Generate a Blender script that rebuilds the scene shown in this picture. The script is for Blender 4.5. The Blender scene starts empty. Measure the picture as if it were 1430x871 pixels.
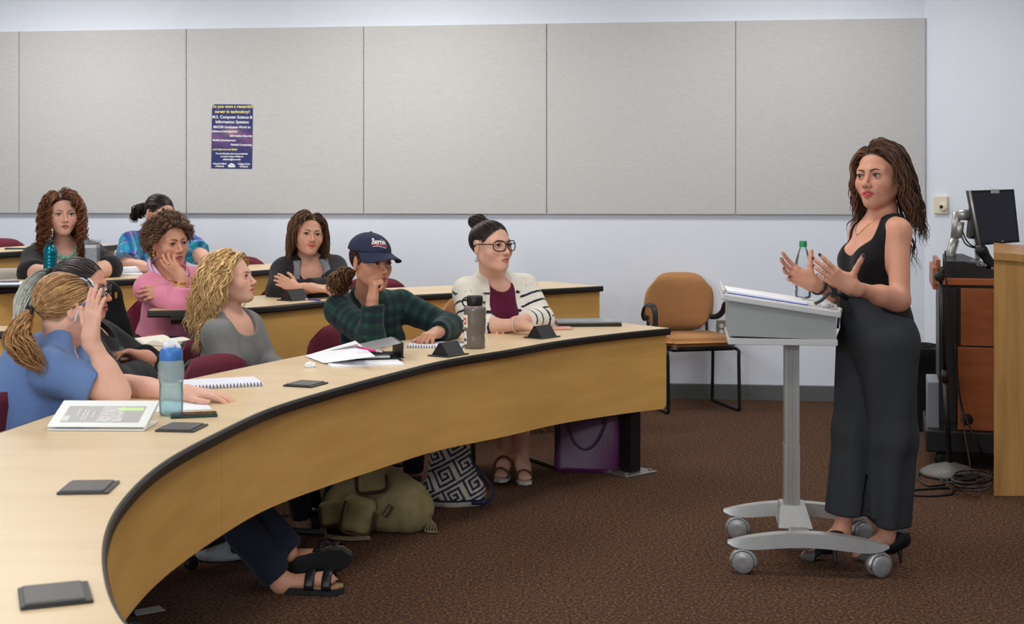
import bpy, bmesh, math, random
import numpy as np
from mathutils import Vector, Matrix
random.seed(7); RNG = np.random.default_rng(11)
S = bpy.context.scene
COL = S.collection
FPX, CX, HY, CH = 1900.0, 715.0, 270.0, 1.42      # focal length (px), centre column, horizon row, camera height (m)

def srgb(r, g, b):
    f = lambda c: (c/255/12.92) if c/255 <= .04045 else ((c/255+.055)/1.055)**2.4
    return (f(r), f(g), f(b), 1.0)

# ------------------------------------------------------------------ camera
cam = bpy.data.cameras.new('camera'); camo = bpy.data.objects.new('camera', cam); COL.objects.link(camo)
camo.location = (0, 0, CH); camo.rotation_euler = (math.pi/2, 0, 0)
cam.sensor_fit = 'HORIZONTAL'; cam.sensor_width = 36.0; cam.lens = 36.0*FPX/1430
cam.shift_y = -(435.5-HY)/1430
cam.dof.use_dof = True; cam.dof.focus_distance = 5.9; cam.dof.aperture_fstop = 7.0
cam.clip_start = .05
S.camera = camo
# ------------------------------------------------------------------ light
S.view_settings.view_transform = 'Standard'; S.view_settings.look = 'None'
S.view_settings.gamma = 1.0; S.view_settings.use_curve_mapping = False
S.view_settings.exposure = -0.08
W = bpy.data.worlds.new('world'); S.world = W; W.use_nodes = True
W.node_tree.nodes['Background'].inputs[0].default_value = (.86, .92, 1.0, 1)
W.node_tree.nodes['Background'].inputs[1].default_value = 0.40
def area(name, loc, size, power, color, target=None, sy=None):
    l = bpy.data.lights.new(name, 'AREA'); l.energy = power; l.color = color
    l.shape = 'RECTANGLE'; l.size = size; l.size_y = sy or size
    o = bpy.data.objects.new(name, l); COL.objects.link(o); o.location = loc
    if target is not None:
        o.rotation_euler = (Vector(target)-Vector(loc)).to_track_quat('-Z', 'Y').to_euler()
    return o
CEIL = 3.15
for lx, ly, pw in ((-2.4, 2.6, 26), (0.4, 2.6, 22), (3.0, 2.6, 16), (-2.6, 5.2, 34), (0.2, 5.2, 30), (2.8, 5.2, 20), (-3.3, 8.6, 40), (-0.8, 8.35, 36), (1.8, 8.1, 26)):
    area('ceiling_lamp_light', (lx, ly, CEIL-.06), 1.15, pw, (1.0, .985, .955), sy=.55)
area('cool_fill_light', (-3.6, -2.2, 2.1), 2.6, 140, (.84, .91, 1.0), (-.2, 7, 1.3), 1.7)  # added bluish front fill from behind the camera, no window built
area('flash_softbox', (-.95, -.1, 1.98), .28, 34, (.92, .96, 1.0), (0, 9, 1.5), .28)

# ------------------------------------------------------------------ helpers
def px(x, y, D):
    """world point seen at photo pixel (x, y) at depth D"""
    return np.array([(x-CX)/FPX*D, D, CH-(y-HY)/FPX*D])
def onz(x, y, z):
    """world point seen at photo pixel (x, y) on the level plane z"""
    return px(x, y, FPX*(CH-z)/(y-HY))
def nrm(v):
    v = np.asarray(v, float); return v/max(1e-9, np.linalg.norm(v))
def tag(o, label=None, cat=None, group=None, kind=None):
    if label: o['label'] = label
    if cat: o['category'] = cat
    if group: o['group'] = group
    if kind: o['kind'] = kind
    return o
def empty(name, loc, label=None, cat=None, rz=0, group=None):
    o = bpy.data.objects.new(name, None); COL.objects.link(o)
    o.location = loc; o.rotation_euler = (0, 0, rz); o.empty_display_size = .05
    return tag(o, label, cat, group)
def link(name, me, m=None, parent=None, smooth=False, world=True):
    o = bpy.data.objects.new(name, me); COL.objects.link(o)
    if m is not None and not me.materials: me.materials.append(m)
    if smooth: me.shade_smooth()
    if parent is not None:
        o.parent = parent
        if world: o.matrix_parent_inverse = wm(parent).inverted()
    return o
def wm(o):
    m = o.matrix_basis.copy()
    if o.parent is not None: m = wm(o.parent) @ o.matrix_parent_inverse @ m
    return m
def copy_tree(o, parent=None):
    c = o.copy(); COL.objects.link(c)
    if parent is not None: c.parent = parent; c.matrix_parent_inverse = o.matrix_parent_inverse
    for ch in list(o.children): copy_tree(ch, c)
    return c

class MB:
    """collects simple shapes into ONE mesh"""
    def __init__(s): s.v = []; s.f = []; s.mi = []; s.cur = 0
    def add(s, vs, fs):
        n = len(s.v); s.v += [tuple(map(float, p)) for p in vs]
        s.f += [tuple(i+n for i in f) for f in fs]; s.mi += [s.cur]*len(fs); return s
    def box(s, lo, hi, bev=0, R=None, o=(0, 0, 0)):
        lo, hi = np.array(lo, float), np.array(hi, float)
        bm = bmesh.new(); bmesh.ops.create_cube(bm, size=1)
        for v in bm.verts: v.co = Vector((lo+hi)/2 + np.array(v.co)*(hi-lo))
        if bev: bmesh.ops.bevel(bm, geom=bm.edges[:], offset=bev, segments=2, affect='EDGES', profile=.5)
        return s.frombm(bm, R, o)
    def frombm(s, bm, R=None, o=(0, 0, 0)):
        bm.verts.ensure_lookup_table(); bm.verts.index_update()
        vs = [np.array(v.co) for v in bm.verts]
        if R is not None: vs = [np.asarray(R) @ v for v in vs]
        vs = [v+np.array(o, float) for v in vs]
        s.add(vs, [[v.index for v in f.verts] for f in bm.faces]); bm.free(); return s
    def tube(s, pts, r, n=8, cap=True, flat=1.0, up=None):
        pts = np.array(pts, float); m = len(pts)
        r = np.full(m, r, float) if np.isscalar(r) else np.array(r, float)
        T = np.gradient(pts, axis=0); T /= np.linalg.norm(T, axis=1)[:, None]+1e-12
        u = np.array(up, float) if up is not None else (np.array([0, 0, 1.]) if abs(T[0, 2]) < .9 else np.array([1., 0, 0]))
        vs = []
        for i in range(m):
            u = u-T[i]*(u@T[i]); u = u/(np.linalg.norm(u)+1e-12); w = np.cross(T[i], u)
            for k in range(n):
                a = 2*math.pi*k/n; vs.append(pts[i]+r[i]*(math.cos(a)*w+flat*math.sin(a)*u))
        fs = [(i*n+k, i*n+(k+1) % n, (i+1)*n+(k+1) % n, (i+1)*n+k) for i in range(m-1) for k in range(n)]
        if cap: fs += [tuple(range(n))[::-1], tuple((m-1)*n+k for k in range(n))]
        return s.add(vs, fs)
    def lathe(s, prof, n=24, o=(0, 0, 0), R=None, cap=True):
        vs = []; 
        for r, z in prof:
            for k in range(n):
                a = 2*math.pi*k/n; vs.append(np.array([r*math.cos(a), r*math.sin(a), z]))
        if R is not None: vs = [np.asarray(R) @ v for v in vs]
        vs = [v+np.array(o, float) for v in vs]; m = len(prof)
        fs = [(i*n+k, i*n+(k+1) % n, (i+1)*n+(k+1) % n, (i+1)*n+k) for i in range(m-1) for k in range(n)]
        if cap: fs += [tuple(range(n))[::-1], tuple((m-1)*n+k for k in range(n))]
        return s.add(vs, fs)
    def prism(s, poly, lo, hi):
        """poly: list of 2-D points -> extruded between z=lo and hi (may be arrays)"""
        n = len(poly); lo = [lo]*n if np.isscalar(lo) else lo; hi = [hi]*n if np.isscalar(hi) else hi
        vs = [(p[0], p[1], lo[i]) for i, p in enumerate(poly)]+[(p[0], p[1], hi[i]) for i, p in enumerate(poly)]
        fs = [(i, (i+1) % n, n+(i+1) % n, n+i) for i in range(n)]+[tuple(range(n))[::-1], tuple(range(n, 2*n))]
        return s.add(vs, fs)
    def strip(s, a0, a1, b0, b1):
        """solid band: a0/a1 = bottom inner/outer polylines, b0/b1 = top inner/outer polylines"""
        m = len(a0); vs = list(a0)+list(a1)+list(b1)+list(b0)
        fs = []
        for i in range(m-1):
            for q in range(4):
                A, B = q*m, ((q+1) % 4)*m; fs.append((A+i, B+i, B+i+1, A+i+1))
        fs += [(0, 3*m, 2*m, m), (m-1, 2*m-1, 3*m-1, 4*m-1)]
        return s.add(vs, fs)
    def build(s, name, m=None, parent=None, smooth=False, world=True, mats=None, fix=True):
        me = bpy.data.meshes.new(name); me.from_pydata(s.v, [], s.f); me.update()
        if fix:
            bm = bmesh.new(); bm.from_mesh(me); bmesh.ops.recalc_face_normals(bm, faces=bm.faces[:]); bm.to_mesh(me); bm.free()
        if mats:
            for q in mats: me.materials.append(q)
            me.polygons.foreach_set('material_index', s.mi)
        o = link(name, me, m, parent, smooth, world)
        if smooth == 'auto': autosmooth(me)
        return o
def autosmooth(me, ang=40):
    me.shade_smooth()
    try: me.set_sharp_from_angle(angle=math.radians(ang))
    except Exception: pass
def rotz(a): c, s_ = math.cos(a), math.sin(a); return np.array([[c, -s_, 0], [s_, c, 0], [0, 0, 1.]])
def rotx(a): c, s_ = math.cos(a), math.sin(a); return np.array([[1., 0, 0], [0, c, -s_], [0, s_, c]])
def roty(a): c, s_ = math.cos(a), math.sin(a); return np.array([[c, 0, s_], [0, 1., 0], [-s_, 0, c]])
def catmull(pts, n=8, closed=False):
    pts = np.array(pts, float); m = len(pts); out = []
    P = np.vstack([2*pts[0]-pts[1], pts, 2*pts[-1]-pts[-2]])
    for i in range(m-1):
        a, b, c, d = P[i:i+4]
        for t in np.arange(n)/n:
            out.append(.5*((2*b)+(c-a)*t+(2*a-5*b+4*c-d)*t*t+(-a+3*b-3*c+d)*t**3))
    out.append(pts[-1]); return np.array(out)

# ------------------------------------------------------------------ materials
MATS = {}
def mat(name, col, rough=.5, metal=0, var=0, vscale=30, bump=0, bscale=200, spec=.5, stretch=(1, 1, 1), col2=None, alpha=1, trans=0, ior=1.45, coat=0, sheen=0, attr=None, detail=4):
    if name in MATS: return MATS[name]
    m = bpy.data.materials.new(name); m.use_nodes = True; nt = m.node_tree; b = nt.nodes['Principled BSDF']
    N = nt.nodes.new; L = nt.links.new
    b.inputs['Base Color'].default_value = col; b.inputs['Roughness'].default_value = rough
    b.inputs['Metallic'].default_value = metal; b.inputs['Specular IOR Level'].default_value = spec
    b.inputs['IOR'].default_value = ior
    b.inputs['Transmission Weight'].default_value = trans; b.inputs['Alpha'].default_value = alpha
    b.inputs['Coat Weight'].default_value = coat; b.inputs['Sheen Weight'].default_value = sheen
    tc = N('ShaderNodeTexCoord'); mp = N('ShaderNodeMapping'); mp.inputs['Scale'].default_value = stretch
    L(tc.outputs['Object'], mp.inputs[0])
    base = None
    if attr:
        a = N('ShaderNodeAttribute'); a.attribute_name = attr; base = a.outputs['Color']
    if var or col2:
        n = N('ShaderNodeTexNoise'); n.inputs['Scale'].default_value = vscale; n.inputs['Detail'].default_value = detail
        L(mp.outputs[0], n.inputs['Vector'])
        mx = N('ShaderNodeMix'); mx.data_type = 'RGBA'
        rp = N('ShaderNodeMapRange'); rp.inputs[1].default_value = .32; rp.inputs[2].default_value = .68
        L(n.outputs[0], rp.inputs[0]); L(rp.outputs[0], mx.inputs[0])
        if base is not None:
            mx.blend_type = 'MULTIPLY'; mx.inputs[0].default_value = 1
            r2 = N('ShaderNodeMapRange'); r2.inputs[1].default_value = .3; r2.inputs[2].default_value = .7
            r2.inputs[3].default_value = 1-var; r2.inputs[4].default_value = 1+var
            L(n.outputs[0], r2.inputs[0]); nt.links.remove(mx.inputs[0].links[0])
            cb = N('ShaderNodeCombineColor')
            for k in range(3): L(r2.outputs[0], cb.inputs[k])
            L(base, mx.inputs[6]); L(cb.outputs[0], mx.inputs[7])
        else:
            c2 = col2 or tuple(min(1, c*(1+var)) for c in col[:3])+(1,)
            c1 = col if col2 else tuple(c*(1-var) for c in col[:3])+(1,)
            mx.inputs[6].default_value = c1; mx.inputs[7].default_value = c2
        L(mx.outputs[2], b.inputs['Base Color'])
    elif base is not None: L(base, b.inputs['Base Color'])
    if bump:
        n2 = N('ShaderNodeTexNoise'); n2.inputs['Scale'].default_value = bscale; n2.inputs['Detail'].default_value = 3
        L(mp.outputs[0], n2.inputs['Vector'])
        bp = N('ShaderNodeBump'); bp.inputs['Strength'].default_value = bump; bp.inputs['Distance'].default_value = .01
        L(n2.outputs[0], bp.inputs['Height']); L(bp.outputs[0], b.inputs['Normal'])
    MATS[name] = m; return m
def shell(m):
    """turns a material into thin clear plastic: see-through with a gloss"""
    nt = m.node_tree; out = nt.nodes['Material Output']; b = nt.nodes['Principled BSDF']
    return m
def clear(name, tint, gloss=.12, rough=.08, density=.5):
    if name in MATS: return MATS[name]
    m = bpy.data.materials.new(name); m.use_nodes = True; nt = m.node_tree
    for n in list(nt.nodes):
        if n.type == 'BSDF_PRINCIPLED': nt.nodes.remove(n)
    t = nt.nodes.new('ShaderNodeBsdfTransparent'); t.inputs[0].default_value = tint
    d = nt.nodes.new('ShaderNodeBsdfTranslucent'); d.inputs[0].default_value = tint
    df = nt.nodes.new('ShaderNodeBsdfDiffuse'); df.inputs[0].default_value = tint
    g = nt.nodes.new('ShaderNodeBsdfGlossy'); g.inputs['Roughness'].default_value = rough
    m0 = nt.nodes.new('ShaderNodeMixShader'); m0.inputs[0].default_value = .5
    m1 = nt.nodes.new('ShaderNodeMixShader'); m1.inputs[0].default_value = density
    m2 = nt.nodes.new('ShaderNodeMixShader'); fr = nt.nodes.new('ShaderNodeLayerWeight'); fr.inputs[0].default_value = gloss
    L = nt.links.new
    L(d.outputs[0], m0.inputs[1]); L(df.outputs[0], m0.inputs[2])
    L(t.outputs[0], m1.inputs[1]); L(m0.outputs[0], m1.inputs[2]); L(m1.outputs[0], m2.inputs[1]); L(g.outputs[0], m2.inputs[2])
    L(fr.outputs[0], m2.inputs[0]); L(m2.outputs[0], nt.nodes['Material Output'].inputs[0])
    MATS[name] = m; return m
M_black = mat('black_plastic', srgb(28, 28, 30), .45)
M_blackmetal = mat('black_metal', srgb(22, 22, 24), .35, var=.1)
M_chrome = mat('chrome', srgb(205, 207, 210), .18, 1.0, var=.03)
M_silver = mat('silver_paint', srgb(176, 176, 174), .35, .55, var=.03)
M_white = mat('white_paper', srgb(236, 238, 244), .7, var=.01)
M_edge = mat('edge_rubber', srgb(32, 29, 28), .38, var=.08, vscale=40)
M_top = mat('maple_top', srgb(216, 190, 150), .33, var=0, col2=srgb(224, 200, 162), vscale=2.2, stretch=(1, 5, 1), detail=6, spec=.5)
M_panel = mat('maple_panel', srgb(214, 164, 90), .45, col2=srgb(226, 177, 101), vscale=3.0, stretch=(1, 1, 7), detail=7, spec=.35)
M_burg = mat('burgundy_fabric', srgb(108, 34, 54), .85, var=.08, vscale=90, bump=.25, bscale=500)
M_tan = mat('tan_fabric', srgb(188, 136, 88), .85, var=.10, vscale=160, bump=.25, bscale=500)
M_text_w = mat('print_white', srgb(245, 245, 245), .6)
M_text_y = mat('print_yellow', srgb(250, 236, 130), .6)
def text(body, name, o, R, size, m, parent, align='CENTER', ext=.0004, xscale=1.0, bold=.0):
    cu = bpy.data.curves.new(name, 'FONT'); cu.body = body; cu.size = size; cu.align_x = align; cu.align_y = 'CENTER'
    cu.extrude = ext; cu.offset = bold; cu.resolution_u = 3
    t = bpy.data.objects.new(name, cu); COL.objects.link(t)
    dg = bpy.context.evaluated_depsgraph_get(); me = bpy.data.meshes.new_from_object(t.evaluated_get(dg))
    bpy.data.objects.remove(t); bpy.data.curves.remove(cu)
    n = len(me.vertices); co = np.empty(n*3, np.float32); me.vertices.foreach_get('co', co); co = co.reshape(-1, 3)
    co[:, 0] *= xscale
    co = co @ np.asarray(R, float).T + np.array(o, float)
    me.vertices.foreach_set('co', co.astype(np.float32).ravel()); me.update()
    me.materials.clear(); me.name = name
    return link(name, me, m, parent)
# ================================================================== the room
# back wall: Z + .12 X = 9.57 ; corner at X = 2.80
TA = .12; WD = 9.57
def wallY(X): return WD-TA*X
wdir = nrm([1, -TA, 0]); wnor = nrm([-TA, -1, 0])        # along the wall, out of the wall into the room
WR = np.array([wdir, [0, 0, 1], wnor]).T                  # columns: along, up, out  (for text / flat things)
XC = 2.80; XL = -6.2
m_wall = mat('painted_wall', srgb(229, 235, 246), .75, var=.012, vscale=3, bump=.05, bscale=300)
def wallpt(X, z, off=0): return np.array([X, wallY(X), z])+wnor*off
def wallpx(x, y, off=0):
    """point on the back wall (raised by off) seen at pixel"""
    k = (x-CX)/FPX; D = WD/(1+TA*k)
    return px(x, y, D)+wnor*off
b = MB(); A, Bq = wallpt(XL, 0), wallpt(XC, 0); t_ = -wnor*.12
b.strip([A, Bq], [A+t_, Bq+t_], [A+[0, 0, CEIL], Bq+[0, 0, CEIL]], [A+t_+[0, 0, CEIL], Bq+t_+[0, 0, CEIL]])
wall_back = tag(b.build('wall_back', m_wall), kind='structure')
rd = nrm([.80, -.60, 0]); rn = nrm([-.60, -.80, 0])
C0 = wallpt(XC, 0); C1 = C0+rd*5.0
b = MB(); b.strip([C0, C1], [C0-rn*.12, C1-rn*.12], [C0+[0, 0, CEIL], C1+[0, 0, CEIL]], [C0-rn*.12+[0, 0, CEIL], C1-rn*.12+[0, 0, CEIL]])
wall_right = tag(b.build('wall_right', m_wall), kind='structure')
# carpet
m = bpy.data.materials.new('carpet'); m.use_nodes = True; nt = m.node_tree; bs = nt.nodes['Principled BSDF']
N = nt.nodes.new; L = nt.links.new
tc = N('ShaderNodeTexCoord'); n1 = N('ShaderNodeTexNoise'); n1.inputs['Scale'].default_value = 90; n1.inputs['Detail'].default_value = 2; n1.inputs['Roughness'].default_value = .7
mp = N('ShaderNodeMapping'); mp.inputs['Scale'].default_value = (1.0, .9, 1); L(tc.outputs['Object'], mp.inputs[0]); L(mp.outputs[0], n1.inputs['Vector'])
cr = N('ShaderNodeValToRGB'); cr.color_ramp.elements[0].position = .34; cr.color_ramp.elements[0].color = srgb(46, 35, 31)
cr.color_ramp.elements[1].position = .70; cr.color_ramp.elements[1].color = srgb(138, 110, 88)
e = cr.color_ramp.elements.new(.50); e.color = srgb(80, 62, 52)
e = cr.color_ramp.elements.new(.56); e.color = srgb(106, 62, 44)
e = cr.color_ramp.elements.new(.62); e.color = srgb(110, 92, 58)
L(n1.outputs[0], cr.inputs[0])
n2 = N('ShaderNodeTexNoise'); n2.inputs['Scale'].default_value = 260; n2.inputs['Detail'].default_value = 2; L(tc.outputs['Object'], n2.inputs['Vector'])
mx = N('ShaderNodeMix'); mx.data_type = 'RGBA'; mx.blend_type = 'OVERLAY'; mx.inputs[0].default_value = .55
L(cr.outputs[0], mx.inputs[6]); L(n2.outputs[0], mx.inputs[7]); L(mx.outputs[2], bs.inputs['Base Color'])
bs.inputs['Roughness'].default_value = .95; bs.inputs['Specular IOR Level'].default_value = .1
bp = N('ShaderNodeBump'); bp.inputs['Strength'].default_value = .6; bp.inputs['Distance'].default_value = .01; L(n2.outputs[0], bp.inputs['Height']); L(bp.outputs[0], bs.inputs['Normal'])
M_carpet = m
b = MB(); b.box((XL, -3.2, -.1), (7.2, 11, 0)); floor = tag(b.build('floor', M_carpet), kind='structure')
b = MB(); b.box((XL, -3.2, CEIL), (7.2, 11, CEIL+.1)); ceiling = tag(b.build('ceiling', mat('ceiling_tile', srgb(232, 232, 230), .9, var=.03, vscale=60)), kind='structure')
m_base = mat('baseboard_vinyl', srgb(94, 98, 98), .55, var=.05)
b = MB()
A, Bq = wallpt(XL, 0, .001), wallpt(XC, 0, .001)
b.strip([A+wnor*.0, Bq], [A+wnor*.012, Bq+wnor*.012], [A+[0, 0, .105], Bq+[0, 0, .105]], [A+wnor*.012+[0, 0, .100], Bq+wnor*.012+[0, 0, .100]])
tag(b.build('baseboard_back', m_base), kind='structure')
b = MB(); A, Bq = C0+rn*.001, C1+rn*.001
b.strip([A, Bq], [A+rn*.012, Bq+rn*.012], [A+[0, 0, .105], Bq+[0, 0, .105]], [A+rn*.012+[0, 0, .100], Bq+rn*.012+[0, 0, .100]])
tag(b.build('baseboard_right', m_base), kind='structure')
# ceiling light fixtures (out of view, they carry the lamps)
m_diff = bpy.data.materials.new('lamp_diffuser'); m_diff.use_nodes = True
m_diff.node_tree.nodes['Principled BSDF'].inputs['Emission Color'].default_value = (1, .95, .86, 1)
m_diff.node_tree.nodes['Principled BSDF'].inputs['Emission Strength'].default_value = 1.5
# acoustic wall panels: children of the wall
m_fab = mat('panel_fabric', srgb(194, 194, 193), .9, col2=srgb(205, 205, 204), vscale=26, stretch=(1, 1, 9), bump=.12, bscale=160, detail=8)
seams = [-215, 29, 262, 509, 764, 1027, 1292]
ztop = wallpx(764, 33.5)[2]; zbot = wallpx(764, 299)[2]
for i in range(len(seams)-1):
    x0 = wallpx(seams[i], 200)[0]; x1 = wallpx(seams[i+1], 200)[0]
    b = MB(); g = .0022
    w_ = (x1-x0)/wdir[0]
    bm = bmesh.new(); bmesh.ops.create_cube(bm, size=1)
    for v in bm.verts: v.co = Vector(((v.co.x+.5)*(w_-2*g)+g, zbot+(v.co.y+.5)*(ztop-zbot), (v.co.z+.5)*.028))
    bmesh.ops.bevel(bm, geom=[e for e in bm.edges if all(v.co.z > .02 for v in e.verts)], offset=.004, segments=2, affect='EDGES')
    b.frombm(bm, WR, wallpt(x0, 0, .001))
    b.build('panel', m_fab, wall_back)
# ------------------------------------------------------------------ curved desks
def offset(c, d):
    T = np.gradient(c, axis=0); T /= np.linalg.norm(T, axis=1)[:, None]; Nn = np.stack([-T[:, 1], T[:, 0]], 1)
    return c+Nn*d
def to3(c, z): z = np.full(len(c), z) if np.isscalar(z) else np.asarray(z); return np.column_stack([c, z])
def resample(c, n):
    d = np.r_[0, np.cumsum(np.linalg.norm(np.diff(c, axis=0), axis=1))]; s = np.linspace(0, d[-1], n)
    return np.column_stack([np.interp(s, d, c[:, 0]), np.interp(s, d, c[:, 1])])
def desk(name, label, front, T, depth, cuts=(), panel=None, zb=None, th=.034, inset=.03, group='curved rows of classroom desks'):
    """front: dense polyline (x,y) of the front edge, left to right; cuts: indexes of joints"""
    root = empty(name, (front[len(front)//2][0], front[len(front)//2][1], 0), label, 'desk', group=group)
    back = offset(front, depth); n = len(front)
    bounds = [0]+list(cuts)+[n-1]
    for i0, i1 in zip(bounds[:-1], bounds[1:]):
        f = front[i0:i1+1].copy(); k = back[i0:i1+1].copy()
        def trim(a):
            a = a.copy()
            if i0: a[0] += nrm(a[1]-a[0])*.0016
            if i1 < n-1: a[-1] -= nrm(a[-1]-a[-2])*.0016
            return a
        f, k = trim(f), trim(k)
        fi = f+(k-f)*(.006/depth); ki = k-(k-f)*(.006/depth)
        MB().strip(to3(ki, T-th), to3(fi, T-th), to3(ki, T), to3(fi, T)).build('desktop', M_top, root)
        e = MB(); 
        fo = f-(k-f)*(.004/depth)
        ring = [to3(fi, T-th), to3(f, T-th), to3(fo, T-th*.8), to3(fo, T-th*.25), to3(f, T-.001), to3(fi, T-.0004)]
        m_ = len(f); e.add(np.vstack(ring), [(q*m_+i, (q+1) % 6*m_+i, (q+1) % 6*m_+i+1, q*m_+i+1) for q in range(6) for i in range(m_-1)]+[tuple(q*m_ for q in range(6)), tuple(q*m_+m_-1 for q in range(6))[::-1]])
        ko = k+(k-f)*(.004/depth)
        e.strip(to3(ki, T-th), to3(ko, T-th), to3(ki, T-.0004), to3(ko, T-.001))
        if i0 == 0:
            q0 = np.array([ki[0], fi[0]]); d_ = nrm(f[1]-f[0])*.006; e.strip(to3(q0, T-th), to3(q0-d_, T-th), to3(q0, T-.0004), to3(q0-d_, T-.001))
        if i1 == n-1:
            q0 = np.array([ki[-1], fi[-1]]); d_ = nrm(f[-1]-f[-2])*.006; e.strip(to3(q0, T-th), to3(q0+d_, T-th), to3(q0, T-.0004), to3(q0+d_, T-.001))
        e.build('edge_band', M_edge, root)
    if panel:
        for (i0, i1) in panel:
            p = offset(front, inset)[i0:i1+1].copy(); q = offset(front, inset+.02)[i0:i1+1].copy()
            s_ = np.linspace(0, 1, len(p)); z = np.interp(np.arange(i0, i1+1), np.linspace(0, n-1, len(zb)), zb).copy()
            if i0: 
                d_ = nrm(p[1]-p[0])*.002; p[0] += d_; q[0] += d_
            if i1 >= n-3:   # rounded lower corner
                # rounded lower corner: add close columns at the end
                pe, qe = p[-1], q[-1]; dr = p[-1]-p[-2]; L_ = np.linalg.norm(dr); r = .03
                ex = [1-r/L_*(1-math.sin(a)) for a in np.linspace(0, math.pi/2, 6)]
                zz = [r*(1-math.cos(a)) for a in np.linspace(0, math.pi/2, 6)]
                pp = np.array([p[-2]+dr*t for t in ex]); qq = np.array([q[-2]+(q[-1]-q[-2])*t for t in ex])
                z = np.r_[z[:-1], [z[-1]+u for u in zz]]; p = np.vstack([p[:-1], pp]); q = np.vstack([q[:-1], qq])
            MB().strip(to3(p, z), to3(q, z), to3(p, T-th), to3(q, T-th)).build('modesty_panel', M_panel, root)
    return root
def desk_leg(root, P, T, ang, base=0.0, th=.034, depth=.42):
    """black post with a floor plate and a support arm under the top"""
    R = rotz(ang); b = MB(); b.box((-.034, -.045, base+.01), (.034, .045, T-th), .006, R, (P[0], P[1], 0))
    b.box((-.02, -.08, T-th-.05), (.02, depth-.1, T-th), .004, R, (P[0], P[1], 0))
    leg = b.build('leg', M_blackmetal, root)
    b = MB(); b.box((-.11, -.09, base), (.11, .09, base+.01), .003, R, (P[0], P[1], 0))
    for sx in (-.085, .085): 
        for sy in (-.06, .06): b.lathe([(.010, base+.01), (.010, base+.018), (.004, base+.02)], 8, np.array([P[0], P[1], 0])+R @ np.array([sx, sy, 0]))
    b.build('floor_plate', mat('zinc_plate', srgb(150, 148, 142), .4, .8, var=.1), leg)
    return leg
T1 = .735
pts = [(.02, 1.15), (-.13, 1.42), (-.32, 1.74), (-.49, 1.97), (-.621, 2.166), (-.685, 2.320), (-.741, 2.474), (-.786, 2.619), (-.832, 2.799), (-.864, 2.995), (-.883, 3.206), (-.890, 3.48), (-.866, 3.729), (-.827, 4.017), (-.774, 4.353),
       (-.61, 4.82), (-.429, 5.259), (-.287, 5.586), (-.122, 5.818), (.054, 6.068), (.141, 6.228), (.302, 6.443), (.459, 6.607), (.624, 6.779), (.805, 6.923)]
c = catmull(pts, 6); c = resample(c, 180)
for _ in range(25): c[1:-1] = .25*c[:-2]+.5*c[1:-1]+.25*c[2:]
FRONT1 = c
def near_idx(c, p): return int(np.argmin(np.linalg.norm(c-np.array(p)[None], axis=1)))
i1 = near_idx(c, (-.774, 4.353)); i2 = near_idx(c, (.141, 6.228)); ip = near_idx(c, (-.827, 4.017))
zb = np.interp(np.linspace(0, 1, 40), [0, .25, .45, .55, .65, .8, 1], [.40, .42, .415, .40, .378, .35, .322])
desk1 = desk('curved_desk', 'long curved maple desk of the front row with black rubber edge, nearest the camera', c, T1, .62, (i1, i2), [(0, ip), (ip, 179)], zb, inset=.028)
desk_leg(desk1, (.60, 6.92), T1, math.atan2(c[-1][1]-c[-6][1], c[-1][0]-c[-6][0]))
# row 2: short section behind the front row on the left
off = offset(FRONT1, 1.27); row2 = off[near_idx(off, px(-300, 500, 4.2)[:2]):near_idx(off, (-1.36, 6.2))]
row2 = resample(row2, 50)
desk2 = desk('curved_desk', 'short desk end with an open book, behind the dark-jacketed woman with grey ponytail', row2, T1, .44, (), [(0, 49)], [.36, .36])
# row 3
dr = CH-.86
pts = [(207, 433.5), (270, 432.5), (355, 429), (460, 419.5), (571, 412), (640, 408.5), (745, 404), (800, 401.3), (842, 399)]
c3 = catmull([(dr*(x-CX)/(y-HY), FPX*dr/(y-HY)) for x, y in pts], 10); c3 = resample(c3, 70)
for _ in range(8): c3[1:-1] = .25*c3[:-2]+.5*c3[1:-1]+.25*c3[2:]
ipn = near_idx(c3, (dr*(300-CX)/(432-HY), FPX*dr/(432-HY)))
desk3 = desk('curved_desk', 'third-row maple desk in front of the pink-sweatered woman and the woman in hoodie', c3, .86, .56, (35,), [(ipn, 69)], [.34, .33])
# angled bracket leg at the left end
b = MB(); q = np.array([c3[2][0], c3[2][1], 0]); u3 = nrm([*(c3[6]-c3[0]), 0]); n3 = np.array([-u3[1], u3[0], 0])
top = q+u3*.16+[0, 0, .80]; bot = q+u3*.02+[0, 0, .14]
b.tube([top, bot], .040, 4, flat=.5, up=n3); b.tube([q+u3*.02+[0, 0, .815], q+u3*.34+[0, 0, .815]], .022, 4)
b.box((-.12, -.2, .12), (.12, .2, .14), .004, rotz(math.atan2(u3[1], u3[0])), q+u3*.05)
b.build('leg', M_blackmetal, desk3)
# row 4
dr = CH-.95
pts = [(-50, 404), (0, 401), (153, 390.7), (197, 388.5), (365, 377), (478, 369)]
c4 = resample(catmull([(dr*(x-CX)/(y-HY), FPX*dr/(y-HY)) for x, y in pts], 10), 50)
for _ in range(8): c4[1:-1] = .25*c4[:-2]+.5*c4[1:-1]+.25*c4[2:]
desk4 = desk('curved_desk', 'fourth-row maple desk in front of the black-topped and the plaid-shirted women', c4, .95, .50, (25,), [(0, 49)], [.36, .36])
# row 5
dr = CH-1.08
pts = [(-160, 362), (0, 352), (90, 347), (166, 341.5)]
c5 = resample(catmull([(dr*(x-CX)/(y-HY), FPX*dr/(y-HY)) for x, y in pts], 8), 30)
desk5 = desk('curved_desk', 'hindmost maple desk by the back wall, behind the woman in the black top', c5, 1.08, .50, (), [(0, 29)], [.5, .5])
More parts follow.
